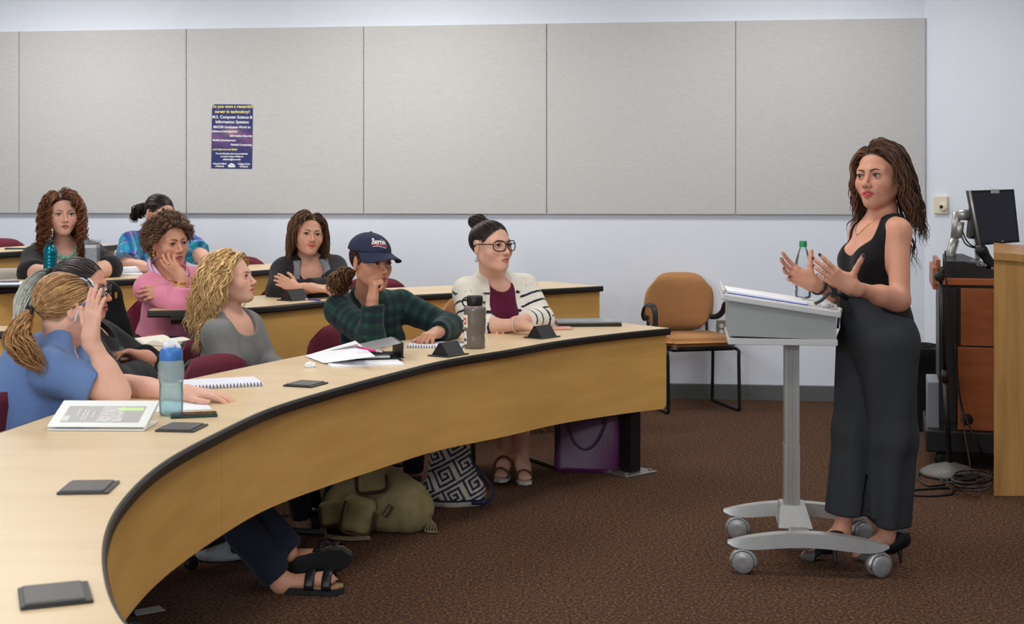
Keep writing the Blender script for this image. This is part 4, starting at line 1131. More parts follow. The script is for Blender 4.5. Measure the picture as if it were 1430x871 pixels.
        st.build('strap', br, so, True)
    return A
cardigan()
# ---------------------------------------------------------------- woman in the navy cap
def cap_woman():
    h = Head(px(518, 366, 6.17), head_frame(44, -2, 2), 1.07, 1.0, -.1, .0022)
    p = dict(P=px(516, 545, 6.62), N=px(508, 421, 6.36), SR=px(474, 434, 6.28), SL=px(560, 426, 6.50), ER=px(519, 470, 6.06), WR=px(520, 419, 6.05), EL=px(627, 456, 6.43), WL=px(611, 464, 6.21))
    A = Person('woman in a navy cap and dark green plaid shirt resting her cheek on her fist', p, h, SKIN_D, w=1.0, bust=.9, belly=1.0, armw=1.02, nw=.92)
    L_ = std_legs(A, (.5, -.9), 0, fwd=.30, foot=-.02); seat_legs(A, L_, col=SG(40, 44, 50))
    for hq, kq, aq in L_: plain_shoe(A, aq, (.5, -.9), (62, 52, 40), name='boot')
    A.hand('R', (.05, .12, 1), (.85, .5, -.05), FIST, thumb=((.6, .5, .5), (.75, .1, .7), (.7, -.2, .8)), k=.92)
    A.hand('L', (-.45, -.85, -.10), (-.05, .0, -1), [(30, 40, 25)]*4, k=1.0)
    A.body(hair=SG(48, 32, 26), lips=SG(178, 88, 84), blush=.25, hl=HL_TIED)
    h.eyes(A.root, iris=(.05, .03, .02), gaze=(.1, .05))
    TF = torso_frame(A.p); rt, f, u = TF.T; N = A.p['N']
    g1, g2, nv = cloth_col(SG(30, 58, 54)), cloth_col(SG(23, 45, 43)), cloth_col(SG(24, 36, 46))
    def plaid(V, tol=.075):
        sid, s_, an, d = A.limbs(V); arm = (d < tol) & (s_ > .04)
        a = np.where(arm, s_, (V-N) @ u); b = np.where(arm, an*.045, (V-N) @ rt)
        c = np.tile(g1, (len(V), 1)); k1 = (np.abs((a % .05)-.025) < .0125); k2 = (np.abs((b % .05)-.025) < .0125)
        c[k1] = g2; c[k2] = c[k2]*.72; c[k1 & k2] = nv
        c[(np.abs((a % .05)-.004) < .003)] *= 1.35; c[(np.abs((b % .05)-.004) < .003)] *= 1.3; return c
    op = [cap(N+f*.05+u*.09, N+f*.125-u*.26, .050, .018), ell(N-f*.01+u*.055, (.068, .085, .055), TF)]
    A.garment('plaid_shirt', .013, {'R': 1.86, 'L': 1.92}, op, [plane(A.p['P']-[0, 0, .02], (0, 0, -1))], colf=plaid, amp=.0055, freq=26, res=.0055, slw=1.14)
    pr = []
    for q in (1, -1):
        ptsc = catmull([N-f*.070+u*.050+rt*q*.01, N+rt*q*.068-f*.01+u*.038, N+rt*q*.062+f*.055-u*.002, N+rt*q*.050+f*.095-u*.085], 3)
        for a_, b_ in zip(ptsc[:-1], ptsc[1:]): pr.append((cap(a_, b_, .021, .021, (nrm(np.cross(b_-a_, u*.9+f*.5)), .38)), .006))
    A.simple('collar', pr, .005, colf=lambda V: np.tile(g2, (len(V), 1)), amp=0)
    cols = [SG(52, 34, 26), SG(66, 44, 32), SG(42, 28, 22)]
    hair_tied(A, 'hair', (0, -.112, -.052), cols, n=300, seed=12, r=.0042, puff=.003)
    tie = h.w((0, -.112, -.052))
    tcols = [SG(96, 66, 42), SG(74, 50, 34), SG(116, 82, 52)]
    hair_tail(A, 'ponytail', [tie, tie+[-.035, .005, -.012], tie+[-.075, .0, -.055], tie+[-.085, 0, -.115]], [.014, .040, .048, .022], tcols, n=150, r=.0034, wave=.012, lam=.045, curl=True)
    # the cap
    navy = SG(34, 40, 66); mcap = mat('cap_cotton', navy, .85, var=.08, vscale=200, bump=.25, bscale=700)
    R_ = h.R; tilt = rotx(math.radians(-3)); Rc = R_ @ tilt
    cc = h.w((0, -.014, .047)); rad = np.array([.0845, .1045, .0790])*h.k
    f_ = Field(); f_.u(ell(cc, rad, Rc), .01); f_.i(plane(cc+Rc[:, 2]*.0, -Rc[:, 2])); 
    f_.disp(lambda P: .0010*np.cos(6*np.arctan2((P-cc) @ Rc[:, 0], (P-cc) @ Rc[:, 1])))
    V, F = f_.mesh(cc-.14, cc+.14, .004); crown = np_mesh('cap', V, F, mcap, A.root, None)
    b = MB(); b.lathe([(.008, -.002), (.0075, .003), (.003, .005)], 10, cc+Rc[:, 2]*rad[2], Rc).build('cap_button', mcap, crown, True)
    # visor
    vs = []; nA, nB = 25, 6; angs = np.linspace(-math.radians(74), math.radians(74), nA)
    top = []; 
    for a in angs:
        for j in range(nB):
            t = j/(nB-1); ext = .074*math.cos(a*.86)**.55*h.k
            x = rad[0]*math.sin(a)*(1.0+.10*t); y = rad[1]*math.cos(a)+ext*t
            z = .004-.020*(math.sin(a)**2)*(1.2*t+.3)-.016*t
            top.append(cc+Rc @ np.array([x, y, z*h.k]))
    top = np.array(top); bot = top-Rc[:, 2]*.004
    fs = [(i*nB+j, (i+1)*nB+j, (i+1)*nB+j+1, i*nB+j+1) for i in range(nA-1) for j in range(nB-1)]
    n0 = len(top); fs2 = [tuple(x+n0 for x in q[::-1]) for q in fs]
    rim = [i*nB+nB-1 for i in range(nA)]; fr = [(rim[i], rim[i+1], rim[i+1]+n0, rim[i]+n0) for i in range(nA-1)]
    MB().add(np.vstack([top, bot]), fs+fs2+fr).build('visor', mcap, crown, True)
    # lettering wrapped on the crown
    def wrap(me, zc):
        n = len(me.vertices); co = np.empty(n*3, np.float32); me.vertices.foreach_get('co', co); co = co.reshape(-1, 3).astype(float)
        a = -co[:, 0]/.098+.26; zz = co[:, 1]+zc; k = np.sqrt(np.maximum(.05, 1-(zz/rad[2])**2))+co[:, 2]*.5
        q = np.stack([rad[0]*k*np.sin(a), rad[1]*k*np.cos(a), zz], 1); nq = q/rad**2; q = q+nq/np.linalg.norm(nq, axis=1)[:, None]*.0016; co = cc+q @ Rc.T
        me.vertices.foreach_set('co', co.astype(np.float32).ravel()); me.update()
    t = text('Bernie', 'cap_lettering', (0, 0, 0), I3, .033, M_text_w, crown, bold=.0003); wrap(t.data, .050)
    for nm, m_, y0, hh, w_ in (('cap_stripe', mat('print_red', SG(190, 40, 50), .6), .0345, .0045, .044), ('cap_line', M_text_w, .0285, .0016, .036)):
        me = bpy.data.meshes.new(nm); vs = []; fs = []
        for i in range(17):
            x = -w_+2*w_*i/16; yo = .0035*math.sin(i/16*math.pi*1.6); vs += [(x, yo, .0006), (x, yo+hh, .0006)]
        fs = [(2*i, 2*i+2, 2*i+3, 2*i+1) for i in range(16)]; me.from_pydata(vs, [], fs); wrap(me, y0); link(nm, me, m_, crown)
    return A
cap_woman()
# ---------------------------------------------------------------- blond woman, profile
def blond():
    h = Head(px(323, 389, 5.9), head_frame(80, 9, 0), .97, .98, .3, .0012)
    p = dict(P=px(305, 560, 5.98), N=px(322, 441, 5.92), SR=px(302, 466, 5.78), SL=px(346, 455, 6.06), ER=px(327, 535, 5.72), WR=px(386, 545, 5.66), EL=px(372, 507, 6.05), WL=px(402, 522, 5.84))
    A = Person('blond woman with shoulder-length wavy hair in a grey sweater, seen in profile', p, h, SKIN_C, w=.92, bust=.9, belly=.9, armw=.92, nw=.9)
    seat_legs(A, [(px(300, 570, 5.9), px(390, 572, 5.66), px(425, 735, 5.68)), (px(315, 570, 6.05), px(400, 570, 5.86), px(440, 722, 5.85))], col=SG(28, 30, 40))
    A.hand('R', (.8, .2, -.1), (0, 0, -1)); A.hand('L', (.5, -.6, -.1), (0, 0, -1))
    for an, dd in ((px(436, 716, 5.72), (.9, -.3)), (px(452, 706, 5.84), (.9, -.2))): plain_shoe(A, np.array([an[0], an[1], .06]), dd, (30, 28, 32))
    A.body(hair=SG(176, 140, 92), lips=SG(190, 110, 100), blush=.3)
    h.eyes(A.root, iris=(.06, .08, .10), gaze=(0, .1), brow=mat('fair_brow', SG(140, 104, 70), .7))
    gr = SG(128, 128, 128)
    A.garment('sweater', .013, {'R': 1.95, 'L': 1.95}, neck_cut(A, .07, .095, .045, up=.0), [plane(A.p['P']-[0, 0, .05], (0, 0, -1))], col=gr, m=M_knit, amp=.005, freq=24, slw=1.12)
    cols = [SG(222, 188, 134), SG(236, 208, 158), SG(204, 164, 110), SG(186, 146, 94)]
    def comb(q, side): return np.stack([side*.6, np.full(len(q), -.75), np.full(len(q), -.35)], 1)
    hl = [-.08, -.055, -.03, .012, .036, .047, .055, .070, .12]
    hair_loose(A, 'hair', cols, n=2100, length=.262, steps=30, part=(.0,), comb=comb, grav=.42, wave=.010, lam=.10, r=.0029, seed=21, lift=.010, hl=hl, spread=.06, w0=.06, lvar=.18,
               bias=lambda q, s: np.tile(np.array([-.22, -.04, 0]), (len(q), 1)), clump=.35)
    return A
blond()
# ---------------------------------------------------------------- woman with the grey ponytail, dark jacket
def ponytail_woman():
    h = Head(px(113, 403, 4.97), head_frame(84, -2, 0), 1.03, 1.0, -.1)
    p = dict(P=px(95, 610, 5.02), N=px(110, 466, 4.98), SR=px(112, 490, 4.82), SL=px(136, 476, 5.14), ER=px(160, 545, 4.74), WR=px(203, 520, 4.95), EL=px(208, 520, 5.14), WL=px(204, 499, 4.95))
    A = Person('woman with dark hair and a grey ponytail, glasses and folded arms in a dark jacket', p, h, SKIN_B, w=1.05, bust=1.15, belly=1.05, armw=1.1)
    A.legs([(px(100, 615, 4.93), px(265, 640, 4.80), px(395, 815, 4.86)), (px(110, 610, 5.08), px(275, 625, 4.98), px(402, 772, 4.93))])
    den = SG(34, 40, 54)
    pr = [(ell(A.p['P'], (.17, .16, .12)), .05)]
    for hp, k, a, r2 in ((px(100, 615, 4.93), px(265, 640, 4.80), px(386, 806, 4.86), .058), (px(110, 610, 5.08), px(275, 625, 4.98), px(408, 770, 4.93), .056)):
        pr += [(cap(hp, k, .095, .072), .05), (cap(k, a, .068, r2, ends=2), .03)]
    A.simple('jeans', pr, .0095, den, amp=.005, freq=26)
    feet = []
    an, t = px(395, 815, 4.86), px(455, 824, 4.84); A.f.u(cap(an, t*[1, 1, 0]+[0, 0, .05], .036, .034, ((0, 0, 1), .8)), .03)
    tt = t*[1, 1, 0]+[0, 0, .045]; d = nrm((tt-an)*[1, 1, 0]); sd = np.cross(d, [0, 0, 1])
    for i, o in enumerate((-.03, -.015, 0, .014, .028)): A.f.u(cap(tt+sd*o-d*.01, tt+sd*o+d*(.034-.004*abs(i-1)), .010, .009), .003)
    an2 = px(408, 780, 5.0); t2 = px(478, 776, 4.97); A.f.u(cap(an2, t2, .036, .030), .02)
    A.hand('R', (.4, .8, -.3), (-.6, .5, -.3)); A.hand('L', (-.85, -.30, .28), (.1, -.3, -.9), [(30, 30, 16)]*4, k=.88)
    A.body(hair=SG(44, 34, 34), lips=SG(160, 86, 82), blush=.35, hl=HL_TIED)
    h.eyes(A.root, iris=(.05, .04, .03), gaze=(0, 0))
    TF = torso_frame(A.p); rt, f, u = TF.T; N = A.p['N']
    blk, gry = cloth_col(SG(27, 28, 31)), cloth_col(SG(84, 84, 86))
    def colf(V):
        sid, s_, an_, d_ = A.limbs(V); c = np.tile(blk, (len(V), 1)); y = (V-N) @ f; z = (V-N) @ u; x = (V-N) @ rt
        c[(y > .02) & (z < -.04) & (np.abs(x-.01) < .085) & (d_ > .045)] = gry; c[np.abs(x-.01) < .010] = blk; return c
    A.garment('jacket', .020, {'R': 1.92, 'L': 1.9}, neck_cut(A, .03, .07, .05, up=.02), [plane(A.p['P']-[0, 0, .05], (0, 0, -1))], colf=colf, amp=.007, freq=24, slw=1.15)
    pr = [(cap(a_, b_, .026, .026), .02) for a_, b_ in zip(*(lambda q: (q[:-1], q[1:]))(catmull([N+rt*.075+f*.045-u*.03, N+rt*.082-f*.02+u*.02, N-f*.085+u*.02, N-rt*.082-f*.02+u*.02, N-rt*.075+f*.045-u*.03], 3)))]
    A.simple('hood', pr, .007, blk, amp=.006, freq=30)
    cols = [SG(48, 38, 38), SG(62, 50, 50), SG(38, 30, 32), SG(78, 66, 66)]
    hair_tied(A, 'hair', (0, -.104, .050), cols, n=480, seed=31, r=.0042, puff=.002)
    tie = h.w((0, -.112, .050)); g0, g1 = np.array(SG(86, 84, 80)[:3]), np.array(SG(190, 191, 178)[:3])
    hair_tail(A, 'ponytail', [tie, tie+[-.04, 0, -.01], tie+[-.085, -.01, -.08], tie+[-.10, -.02, -.18], tie+[-.115, -.02, -.27]], [.014, .030, .036, .034, .014], [SG(150, 150, 144)], n=170, r=.0036, wave=.003, lam=.14, seed=33,
              colf=lambda cc, t: cc/np.array(SG(150, 150, 144)[:3])*(g0*(1-min(1, t*2.2))+g1*min(1, t*2.2)), frizz=.12)
    ring_at(A, h.w((0, -.118, .050)), h.R[:, 1], .016, .007, 'hair_tie', M_black)
    glasses(A, M_black, (.026, .018), .0020)
    # sandals: two strap footbeds, the upper foot shows its black sole
    cork = mat('cork_sole', SG(150, 118, 84), .8, var=.1, vscale=200); strap = mat('black_strap', SG(22, 22, 24), .4)
    def sandal(c0, d, nup, L=.25):
        sd = nrm(np.cross(d, nup)); so = MB()
        poly = [(-.5, -.20), (-.52, 0), (-.5, .20), (-.30, .30), (0, .31), (.25, .40), (.42, .30), (.5, .05), (.46, -.18), (.25, -.36), (0, -.30), (-.30, -.29)]
        lo = [c0+d*x*L+sd*y*L*.5-nup*.010 for x, y in poly]; hi = [q+nup*.022 for q in lo]; n = len(poly)
        so.add(lo+hi, [(i, (i+1) % n, n+(i+1) % n, n+i) for i in range(n)]+[tuple(range(n)), tuple(range(n, 2*n))])
        s_ = so.build('sandal', mat('black_sole', SG(34, 34, 36), .8, var=.2, vscale=120, bump=.5, bscale=300), A.root)
        fb = MB(); lo2 = [c0+(q-c0)*.97+nup*.0 for q in hi]; fb.add([q+nup*.0005 for q in lo2]+[q+nup*.006 for q in lo2], [(i, (i+1) % n, n+(i+1) % n, n+i) for i in range(n)]+[tuple(range(n)), tuple(range(n, 2*n))]); fb.build('footbed', cork, s_)
        for x in (.02, .27):
            sb = MB(); a_ = [c0+d*x*L+sd*.048*math.cos(t)+nup*(.008+.062*math.sin(t)) for t in np.linspace(0, math.pi, 12)]
            sb.tube(a_, .0035, 8, flat=5.0, up=d).build('strap', strap, s_, True)
        return s_
    c0 = (an*.35+tt*.65); c0 = np.array([c0[0], c0[1], .012]); sandal(c0, d, np.array([0, 0, 1.]))
    c1 = an2*.35+t2*.65; d1 = nrm(px(492, 772, 4.86)-px(400, 792, 4.92)); nup = nrm(np.cross(d1, np.cross([0, .93, .35], d1)))
    sandal(px(446, 786, 4.90), d1, nup, .26)
    return A
ponytail_woman()
# ---------------------------------------------------------------- woman in the blue T-shirt, hand on her forehead
def blue():
    h = Head(px(90, 429, 4.56), head_frame(138, -12, 0), 1.02, 1.0)
    p = dict(P=px(8, 655, 4.55), N=px(86, 476, 4.57), SR=px(76, 520, 4.40), SL=px(84, 500, 4.72), ER=px(164, 551, 4.42), WR=px(126, 472, 4.40), EL=px(172, 541, 4.64), WL=px(258, 548, 4.49))
    A = Person('woman in a blue T-shirt, light brown ponytail, hand on her forehead, sunglasses pushed up', p, h, SKIN_C, w=1.0, bust=1.0, belly=1.05, armw=1.0)
    seat_legs(A, std_legs(A, (.9, .45), 0, fwd=.34, foot=-.06), col=SG(40, 48, 66))
    A.hand('R', (.06, .10, 1), (.50, .86, .02), [(4, 8, 6), (4, 8, 6), (5, 9, 6), (8, 12, 8)], (3, 1, -1, -3), ((.65, .75, .2), (.85, .5, .1), (.95, .3, 0)), .95)
    A.hand('L', (1, -.12, -.05), (0, 0.05, -1), [(8, 12, 8)]*4, (9, 2, -5, -12), ((.7, .7, .1), (.9, .4, 0), (1, .2, 0)))
    A.body(hair=SG(146, 108, 70), lips=SG(190, 110, 100), blush=.2, hl=HL_TIED)
    h.eyes(A.root, iris=(.06, .08, .10))
    bl = SG(100, 126, 172)
    A.garment('t_shirt', .014, {'R': .66, 'L': .66}, neck_cut(A, .03, .070, .045, up=.012), [plane(A.p['P']-[0, 0, .10], (0, 0, -1))], col=bl, amp=.0065, freq=20, slw=1.2, res=.006, extra=[(ell(px(44, 520, 4.60), (.11, .12, .13)), .08), (ell(px(22, 580, 4.58), (.13, .14, .15)), .08)])
    cols = [SG(150, 110, 70), SG(170, 130, 86), SG(128, 92, 58), SG(186, 146, 98)]
    hair_tied(A, 'hair', (0, -.108, -.030), cols, n=520, seed=41, r=.0042, puff=.008)
    tie = h.w((0, -.118, -.034))
    hair_tail(A, 'ponytail', [tie, tie+[-.012, -.03, -.03], tie+[.0, -.09, -.085], tie+[.05, -.14, -.125], tie+[.105, -.15, -.185]], [.015, .034, .048, .038, .012], [SG(150, 106, 62), SG(128, 88, 50), SG(168, 124, 76)], n=190, r=.0036, wave=.007, lam=.10, seed=43)
    hair_tail(A, 'ponytail', [tie, tie+[-.015, -.03, -.03], tie+[-.030, -.07, -.085], tie+[-.030, -.09, -.13]], [.014, .030, .034, .016], [SG(160, 116, 70), SG(136, 94, 54)], n=90, r=.0036, wave=.007, lam=.10, seed=44)
    ring_at(A, h.w((0, -.122, -.032)), h.R[:, 1], .017, .007, 'hair_tie', M_black)
    # sunglasses pushed up on the head
    H2 = Head(h.c, h.R @ rotx(math.radians(50)), h.k*1.06)
    class Q: pass
    q = Q(); q.h = H2; q.root = A.root
    g = glasses(q, mat('clear_grey_frame', SG(190, 196, 206), .2), (.027, .021), .0034, lens=False, arms=False, y=.110, z=.004, name='sunglasses')
    for s_ in (1, -1):
        MB().tube(catmull([H2.w((s_*.060, .088, .006)), H2.w((s_*.082, .045, .004)), H2.w((s_*.085, -.005, -.004)), H2.w((s_*.083, -.035, -.022))], 5), .0048, 6, flat=.6).build('temple', mat('clear_grey_frame', SG(190, 196, 206), .2), g, True)
    b = MB()
    b.tube([H2.w((.0905, .030, .004)), H2.w((.0915, .005, .001))], .0034, 6, flat=.7).build('logo_mark', mat('blue_mark', SG(40, 80, 190), .4), g, True)
    b = MB()
    for s_ in (1, -1):
        c = H2.w((s_*.0335, .101, .004)); vs = [c]
        for t in np.linspace(0, 2*np.pi, 20, endpoint=False):
            x = math.cos(t)*.0255; vs.append(H2.w((s_*(.0335+x), .107-.012*((.0335+x)/.05)**2, .004+math.sin(t)*.0195)))
        b.add(vs, [(0, i+1, (i+1) % 20+1) for i in range(20)])
    b.build('lens', mat('dark_lens', SG(36, 34, 38), .1), g, fix=False)
    return A
blue()
# ---------------------------------------------------------------- woman in black top, turquoise necklace
def black_top():
    h = Head(px(87, 298, 7.7), head_frame(28, -2, 0), 1.06, 1.04, -.25)
    p = dict(P=px(90, 440, 7.9), N=px(88, 344, 7.78), SR=px(50, 360, 7.72), SL=px(129, 356, 7.86), ER=px(44, 381, 7.50), WR=px(88, 384, 7.30), EL=px(153, 375, 7.66), WL=px(118, 380, 7.44))
    A = Person('woman with long curly auburn hair in a black top with a turquoise necklace', p, h, SKIN_C, w=1.12, bust=1.15, belly=1.12, armw=1.15)
    seat_legs(A, std_legs(A, (.35, -.95), .22), col=SG(30, 30, 36))
    A.hand('R', (.8, -.4, -.05), (0, 0, -1)); A.hand('L', (-.7, -.5, -.05), (0, 0, -1))
    A.body(hair=SG(64, 38, 28), lips=SG(186, 96, 92), blush=.5)
    h.eyes(A.root, iris=(.08, .10, .12), gaze=(.08, 0))
    A.garment('top', .013, {'R': 1.12, 'L': 1.12}, neck_cut(A, .09, .080, .055, up=-.01), [plane(A.p['P']-[0, 0, .02], (0, 0, -1))], col=SG(36, 36, 37), amp=.005, freq=22, slw=1.15, res=.0065)
    cols = [SG(104, 62, 42), SG(128, 78, 50), SG(84, 50, 36), SG(146, 94, 60)]
    def comb(q, side): return np.stack([side*.8, np.full(len(q), -.45), np.full(len(q), -.25)], 1)
    hair_loose(A, 'hair', cols, n=1700, length=.335, steps=30, part=(.015,), comb=comb, grav=.46, wave=.016, lam=.055, r=.0028, seed=51, lift=.010, curl=True, spread=.07, w0=.08, clump=.3, hl=[-.08, -.055, -.040, -.01, .020, .042, .056, .074, .12])
    TF = torso_frame(A.p); rt, f, u = TF.T; N = A.p['N']
    nk = catmull([N+rt*.07+u*.02, N+rt*.055+f*.075-u*.005, N+f*.10-u*.035, N-rt*.055+f*.075-u*.005, N-rt*.07+u*.02], 5)
    dd = A.f.at(nk); G = grad(A.f, nk); nk = nk-(dd-.008)[:, None]*G; b = MB()
    for i, q in enumerate(nk[3:-3]):
        r_ = .015-.0006*abs(i-7)
        if i % 2: continue
        bm = bmesh.new(); bmesh.ops.create_uvsphere(bm, u_segments=8, v_segments=6, radius=r_); b.frombm(bm, np.diag([.9, .5, .7]), q)
        for dq in (-1, 1):
            bm = bmesh.new(); bmesh.ops.create_uvsphere(bm, u_segments=6, v_segments=5, radius=r_*.7); b.frombm(bm, np.diag([1, .5, .7]), q+[dq*.012, -.004, -.014])
    b.build('necklace', mat('turquoise_bead', SG(130, 206, 180), .3), A.root, True)
black_top()
# ---------------------------------------------------------------- woman in the plaid shirt
def plaid_woman():
    h = Head(px(223, 298, 8.12), head_frame(48, -16, 0), 1.02)
    p = dict(P=px(216, 400, 8.38), N=px(214, 330, 8.24), SR=px(184, 341, 8.12), SL=px(258, 340, 8.30), ER=px(176, 371, 7.98), WR=px(222, 375, 7.82), EL=px(281, 357, 8.14), WL=px(292, 374, 7.96))
    A = Person('woman with a low dark bun in a blue and purple plaid shirt, looking down', p, h, SKIN_C, w=1.0, bust=.9, belly=1.0, armw=1.0)
    seat_legs(A, std_legs(A, (.4, -.9), .22), col=SG(40, 48, 70))
    A.hand('R', (.9, -.3, -.02), (0, 0, -1)); A.hand('L', (-.2, -.9, -.1), (0, 0, -1))
    A.body(hair=SG(38, 28, 26), lips=SG(186, 100, 92), hl=HL_TIED)
    h.eyes(A.root)
    TF = torso_frame(A.p); rt, f, u = TF.T; N = A.p['N']
    bl, tl, pu, wh, nv = (cloth_col(SG(*c)) for c in ((40, 120, 196), (40, 170, 180), (112, 56, 130), (170, 196, 226), (36, 48, 120)))
    def plaid(V):
        sid, s_, an, d = A.limbs(V); arm = (d < .08) & (s_ > .04)
        a = np.where(arm, s_, (V-N) @ u+.5); b = np.where(arm, an*.05+.5, (V-N) @ rt+.5)
        c = np.tile(bl, (len(V), 1)); ka, kb = (a % .085)/.085, (b % .085)/.085
        m = ka < .28; c[m] = tl*.6+c[m]*.4; m = (ka > .42) & (ka < .70); c[m] = pu*.7+c[m]*.3
        m = kb < .25; c[m] = nv*.6+c[m]*.4; m = (kb > .42) & (kb < .62); c[m] = tl*.55+c[m]*.45
        m = (np.abs(ka-.80) < .06) | (np.abs(kb-.80) < .05); c[m] = wh*.6+c[m]*.4; return c
    A.garment('plaid_shirt', .014, {'R': .82, 'L': .82}, [cap(N+f*.05+u*.09, N+f*.12-u*.18, .050, .02), ell(N-f*.01+u*.055, (.068, .085, .055), TF)], [plane(A.p['P']-[0, 0, .02], (0, 0, -1))], colf=plaid, amp=.005, freq=24, slw=1.3)
    pr = []
    for q in (1, -1):
        ptsc = catmull([N-f*.072+u*.05+rt*q*.01, N+rt*q*.070-f*.01+u*.036, N+rt*q*.062+f*.06-u*.005, N+rt*q*.050+f*.098-u*.07], 3)
        for a_, b_ in zip(ptsc[:-1], ptsc[1:]): pr.append((cap(a_, b_, .02, .02, (nrm(np.cross(b_-a_, u*.9+f*.5)), .38)), .006))
    A.simple('collar', pr, .0055, colf=plaid, amp=0)
    cols = [SG(40, 30, 28), SG(52, 38, 34), SG(32, 24, 24)]
    hair_tied(A, 'hair', (0, -.104, -.02), cols, n=420, seed=61, r=.0045, puff=.004)
    tie = h.w((0, -.108, -.02))
    hair_tail(A, 'hair_bun', [tie, tie+[-.03, .005, .015], tie+[-.065, 0, .0], tie+[-.085, 0, -.04], tie+[-.07, 0, -.065]], [.018, .034, .038, .030, .012], cols, n=110, r=.0042, wave=.010, lam=.05, curl=True, seed=62)
plaid_woman()
# ---------------------------------------------------------------- woman in pink
def pink():
    h = Head(px(236, 338, 6.77), head_frame(46, -3, -4), 1.06, 1.0, -.35)
    p = dict(P=px(232, 478, 7.02), N=px(231, 380, 6.88), SR=px(207, 402, 6.76), SL=px(272, 393, 6.96), ER=px(249, 422, 6.60), WR=px(254, 389, 6.60), EL=px(281, 417, 6.80), WL=px(240, 410, 6.66))
    A = Person('woman with short curly hair in a pink sweater and scarf, chin propped on her hand', p, h, SKIN_B, w=1.06, bust=1.0, belly=1.1, armw=1.0)
    h.wide = 1.0
    A.legs(std_legs(A, (.5, -.85), .12))
    pr = [(ell(A.p['P'], (.17, .16, .12)), .05)]
    for hp, k, a in std_legs(A, (-.1, -1), .12, fwd=.44): pr += [(cap(hp, k, .095, .072), .05), (cap(k, a, .06, .05, ends=2), .03)]
    A.simple('trousers', pr, .011, SG(26, 26, 30), amp=.004)
    red = SG(176, 24, 48)
    A.hand('R', (-.66, .10, .74), (.38, .92, .05), [(8, 16, 10), (8, 18, 12), (12, 20, 12), (18, 24, 14)], (8, 2, -4, -10), ((.3, .8, .4), (.5, .7, .4), (.7, .5, .3)), .95)
    A.hand('L', (-.92, -.15, .12), (.05, .75, -.6), [(16, 22, 12)]*4, k=1.0)
    A.body(hair=SG(96, 72, 56), lips=SG(170, 80, 80), nails=red, blush=.4)
    h.eyes(A.root, iris=(.06, .05, .04), gaze=(.12, .03), browlift=.001)
    TF = torso_frame(A.p); rt, f, u = TF.T; N = A.p['N']; pk = SG(232, 142, 170)
    A.garment('sweater', .015, {'R': 1.62, 'L': 1.55}, neck_cut(A, .06, .085, .055, up=.005), [plane(A.p['P']-[0, 0, .06], (0, 0, -1))], col=pk, m=M_knit, amp=.005, freq=22, slw=1.06)
    pr = []; sc = catmull([N-f*.085+u*.05, N+rt*.085-f*.02+u*.05, N+rt*.090+f*.06+u*.005, N+rt*.055+f*.125-u*.06, N+rt*.005+f*.15-u*.12], 4)
    sc2 = catmull([N-f*.085+u*.05, N-rt*.085-f*.02+u*.05, N-rt*.085+f*.06+u*.005, N-rt*.040+f*.125-u*.05, N+rt*.005+f*.15-u*.12], 4)
    for s_ in (sc, sc2):
        for a_, b_ in zip(s_[:-1], s_[1:]): pr.append((cap(a_, b_, .024, .024, (nrm(np.cross(b_-a_, u*.8-f*.2)), .45)), .008))
    def scol(V):
        q = (V-N); t = (q @ u)*1.0+(q @ f)*.8; c = np.tile(cloth_col(SG(228, 206, 226)), (len(V), 1)); k = np.abs((t % .03)-.015) < .004; c[k] = cloth_col(SG(176, 84, 150)); k = (q @ u) < -.10; c[k] = cloth_col(SG(216, 178, 120)); return c
    A.simple('scarf', pr, .005, colf=scol, amp=.002)
    cols = [SG(104, 78, 60), SG(122, 92, 70), SG(84, 62, 50), SG(140, 110, 88)]
    hl = [-.08, -.055, -.040, -.012, .030, .054, .066, .080, .12]
    hair_loose(A, 'hair', cols, n=1500, length=.058, steps=18, part=(.02,), grav=.20, wave=.006, lam=.024, r=.0026, seed=71, lift=.003, face_clear=False, curl=True, hl=hl, spread=.26, rise=.22, w0=.012, clump=.5,
               comb=lambda q, s: np.stack([s*.5, np.where(q[:, 2] > .07, .3, -.6), np.full(len(q), -.4)], 1), lenf=lambda q: np.where(q[:, 2] < 0, .8, 1.0))
    for t_ in (.86, .80): ring_at(A, A.p['WR']*t_+A.p['ER']*(1-t_), A.p['WR']-A.p['ER'], .033, .0028, 'bracelet', M_gold)
    e = h.w((.079, -.008, -.040)); b = MB(); bm = bmesh.new(); bmesh.ops.create_uvsphere(bm, u_segments=10, v_segments=8, radius=.009); b.frombm(bm, None, e)
    b.tube([e-[0, 0, .008], e-[0, 0, .024]], [.004, .008], 8); b.build('earring', M_gold, A.root, True)
    ru = nrm(np.array([-.66, .10, .74])); ring_at(A, A.p['WR']+ru*.094+np.array([.004, 0, 0]), ru, .0105, .0026, 'ring', M_gold)
pink()
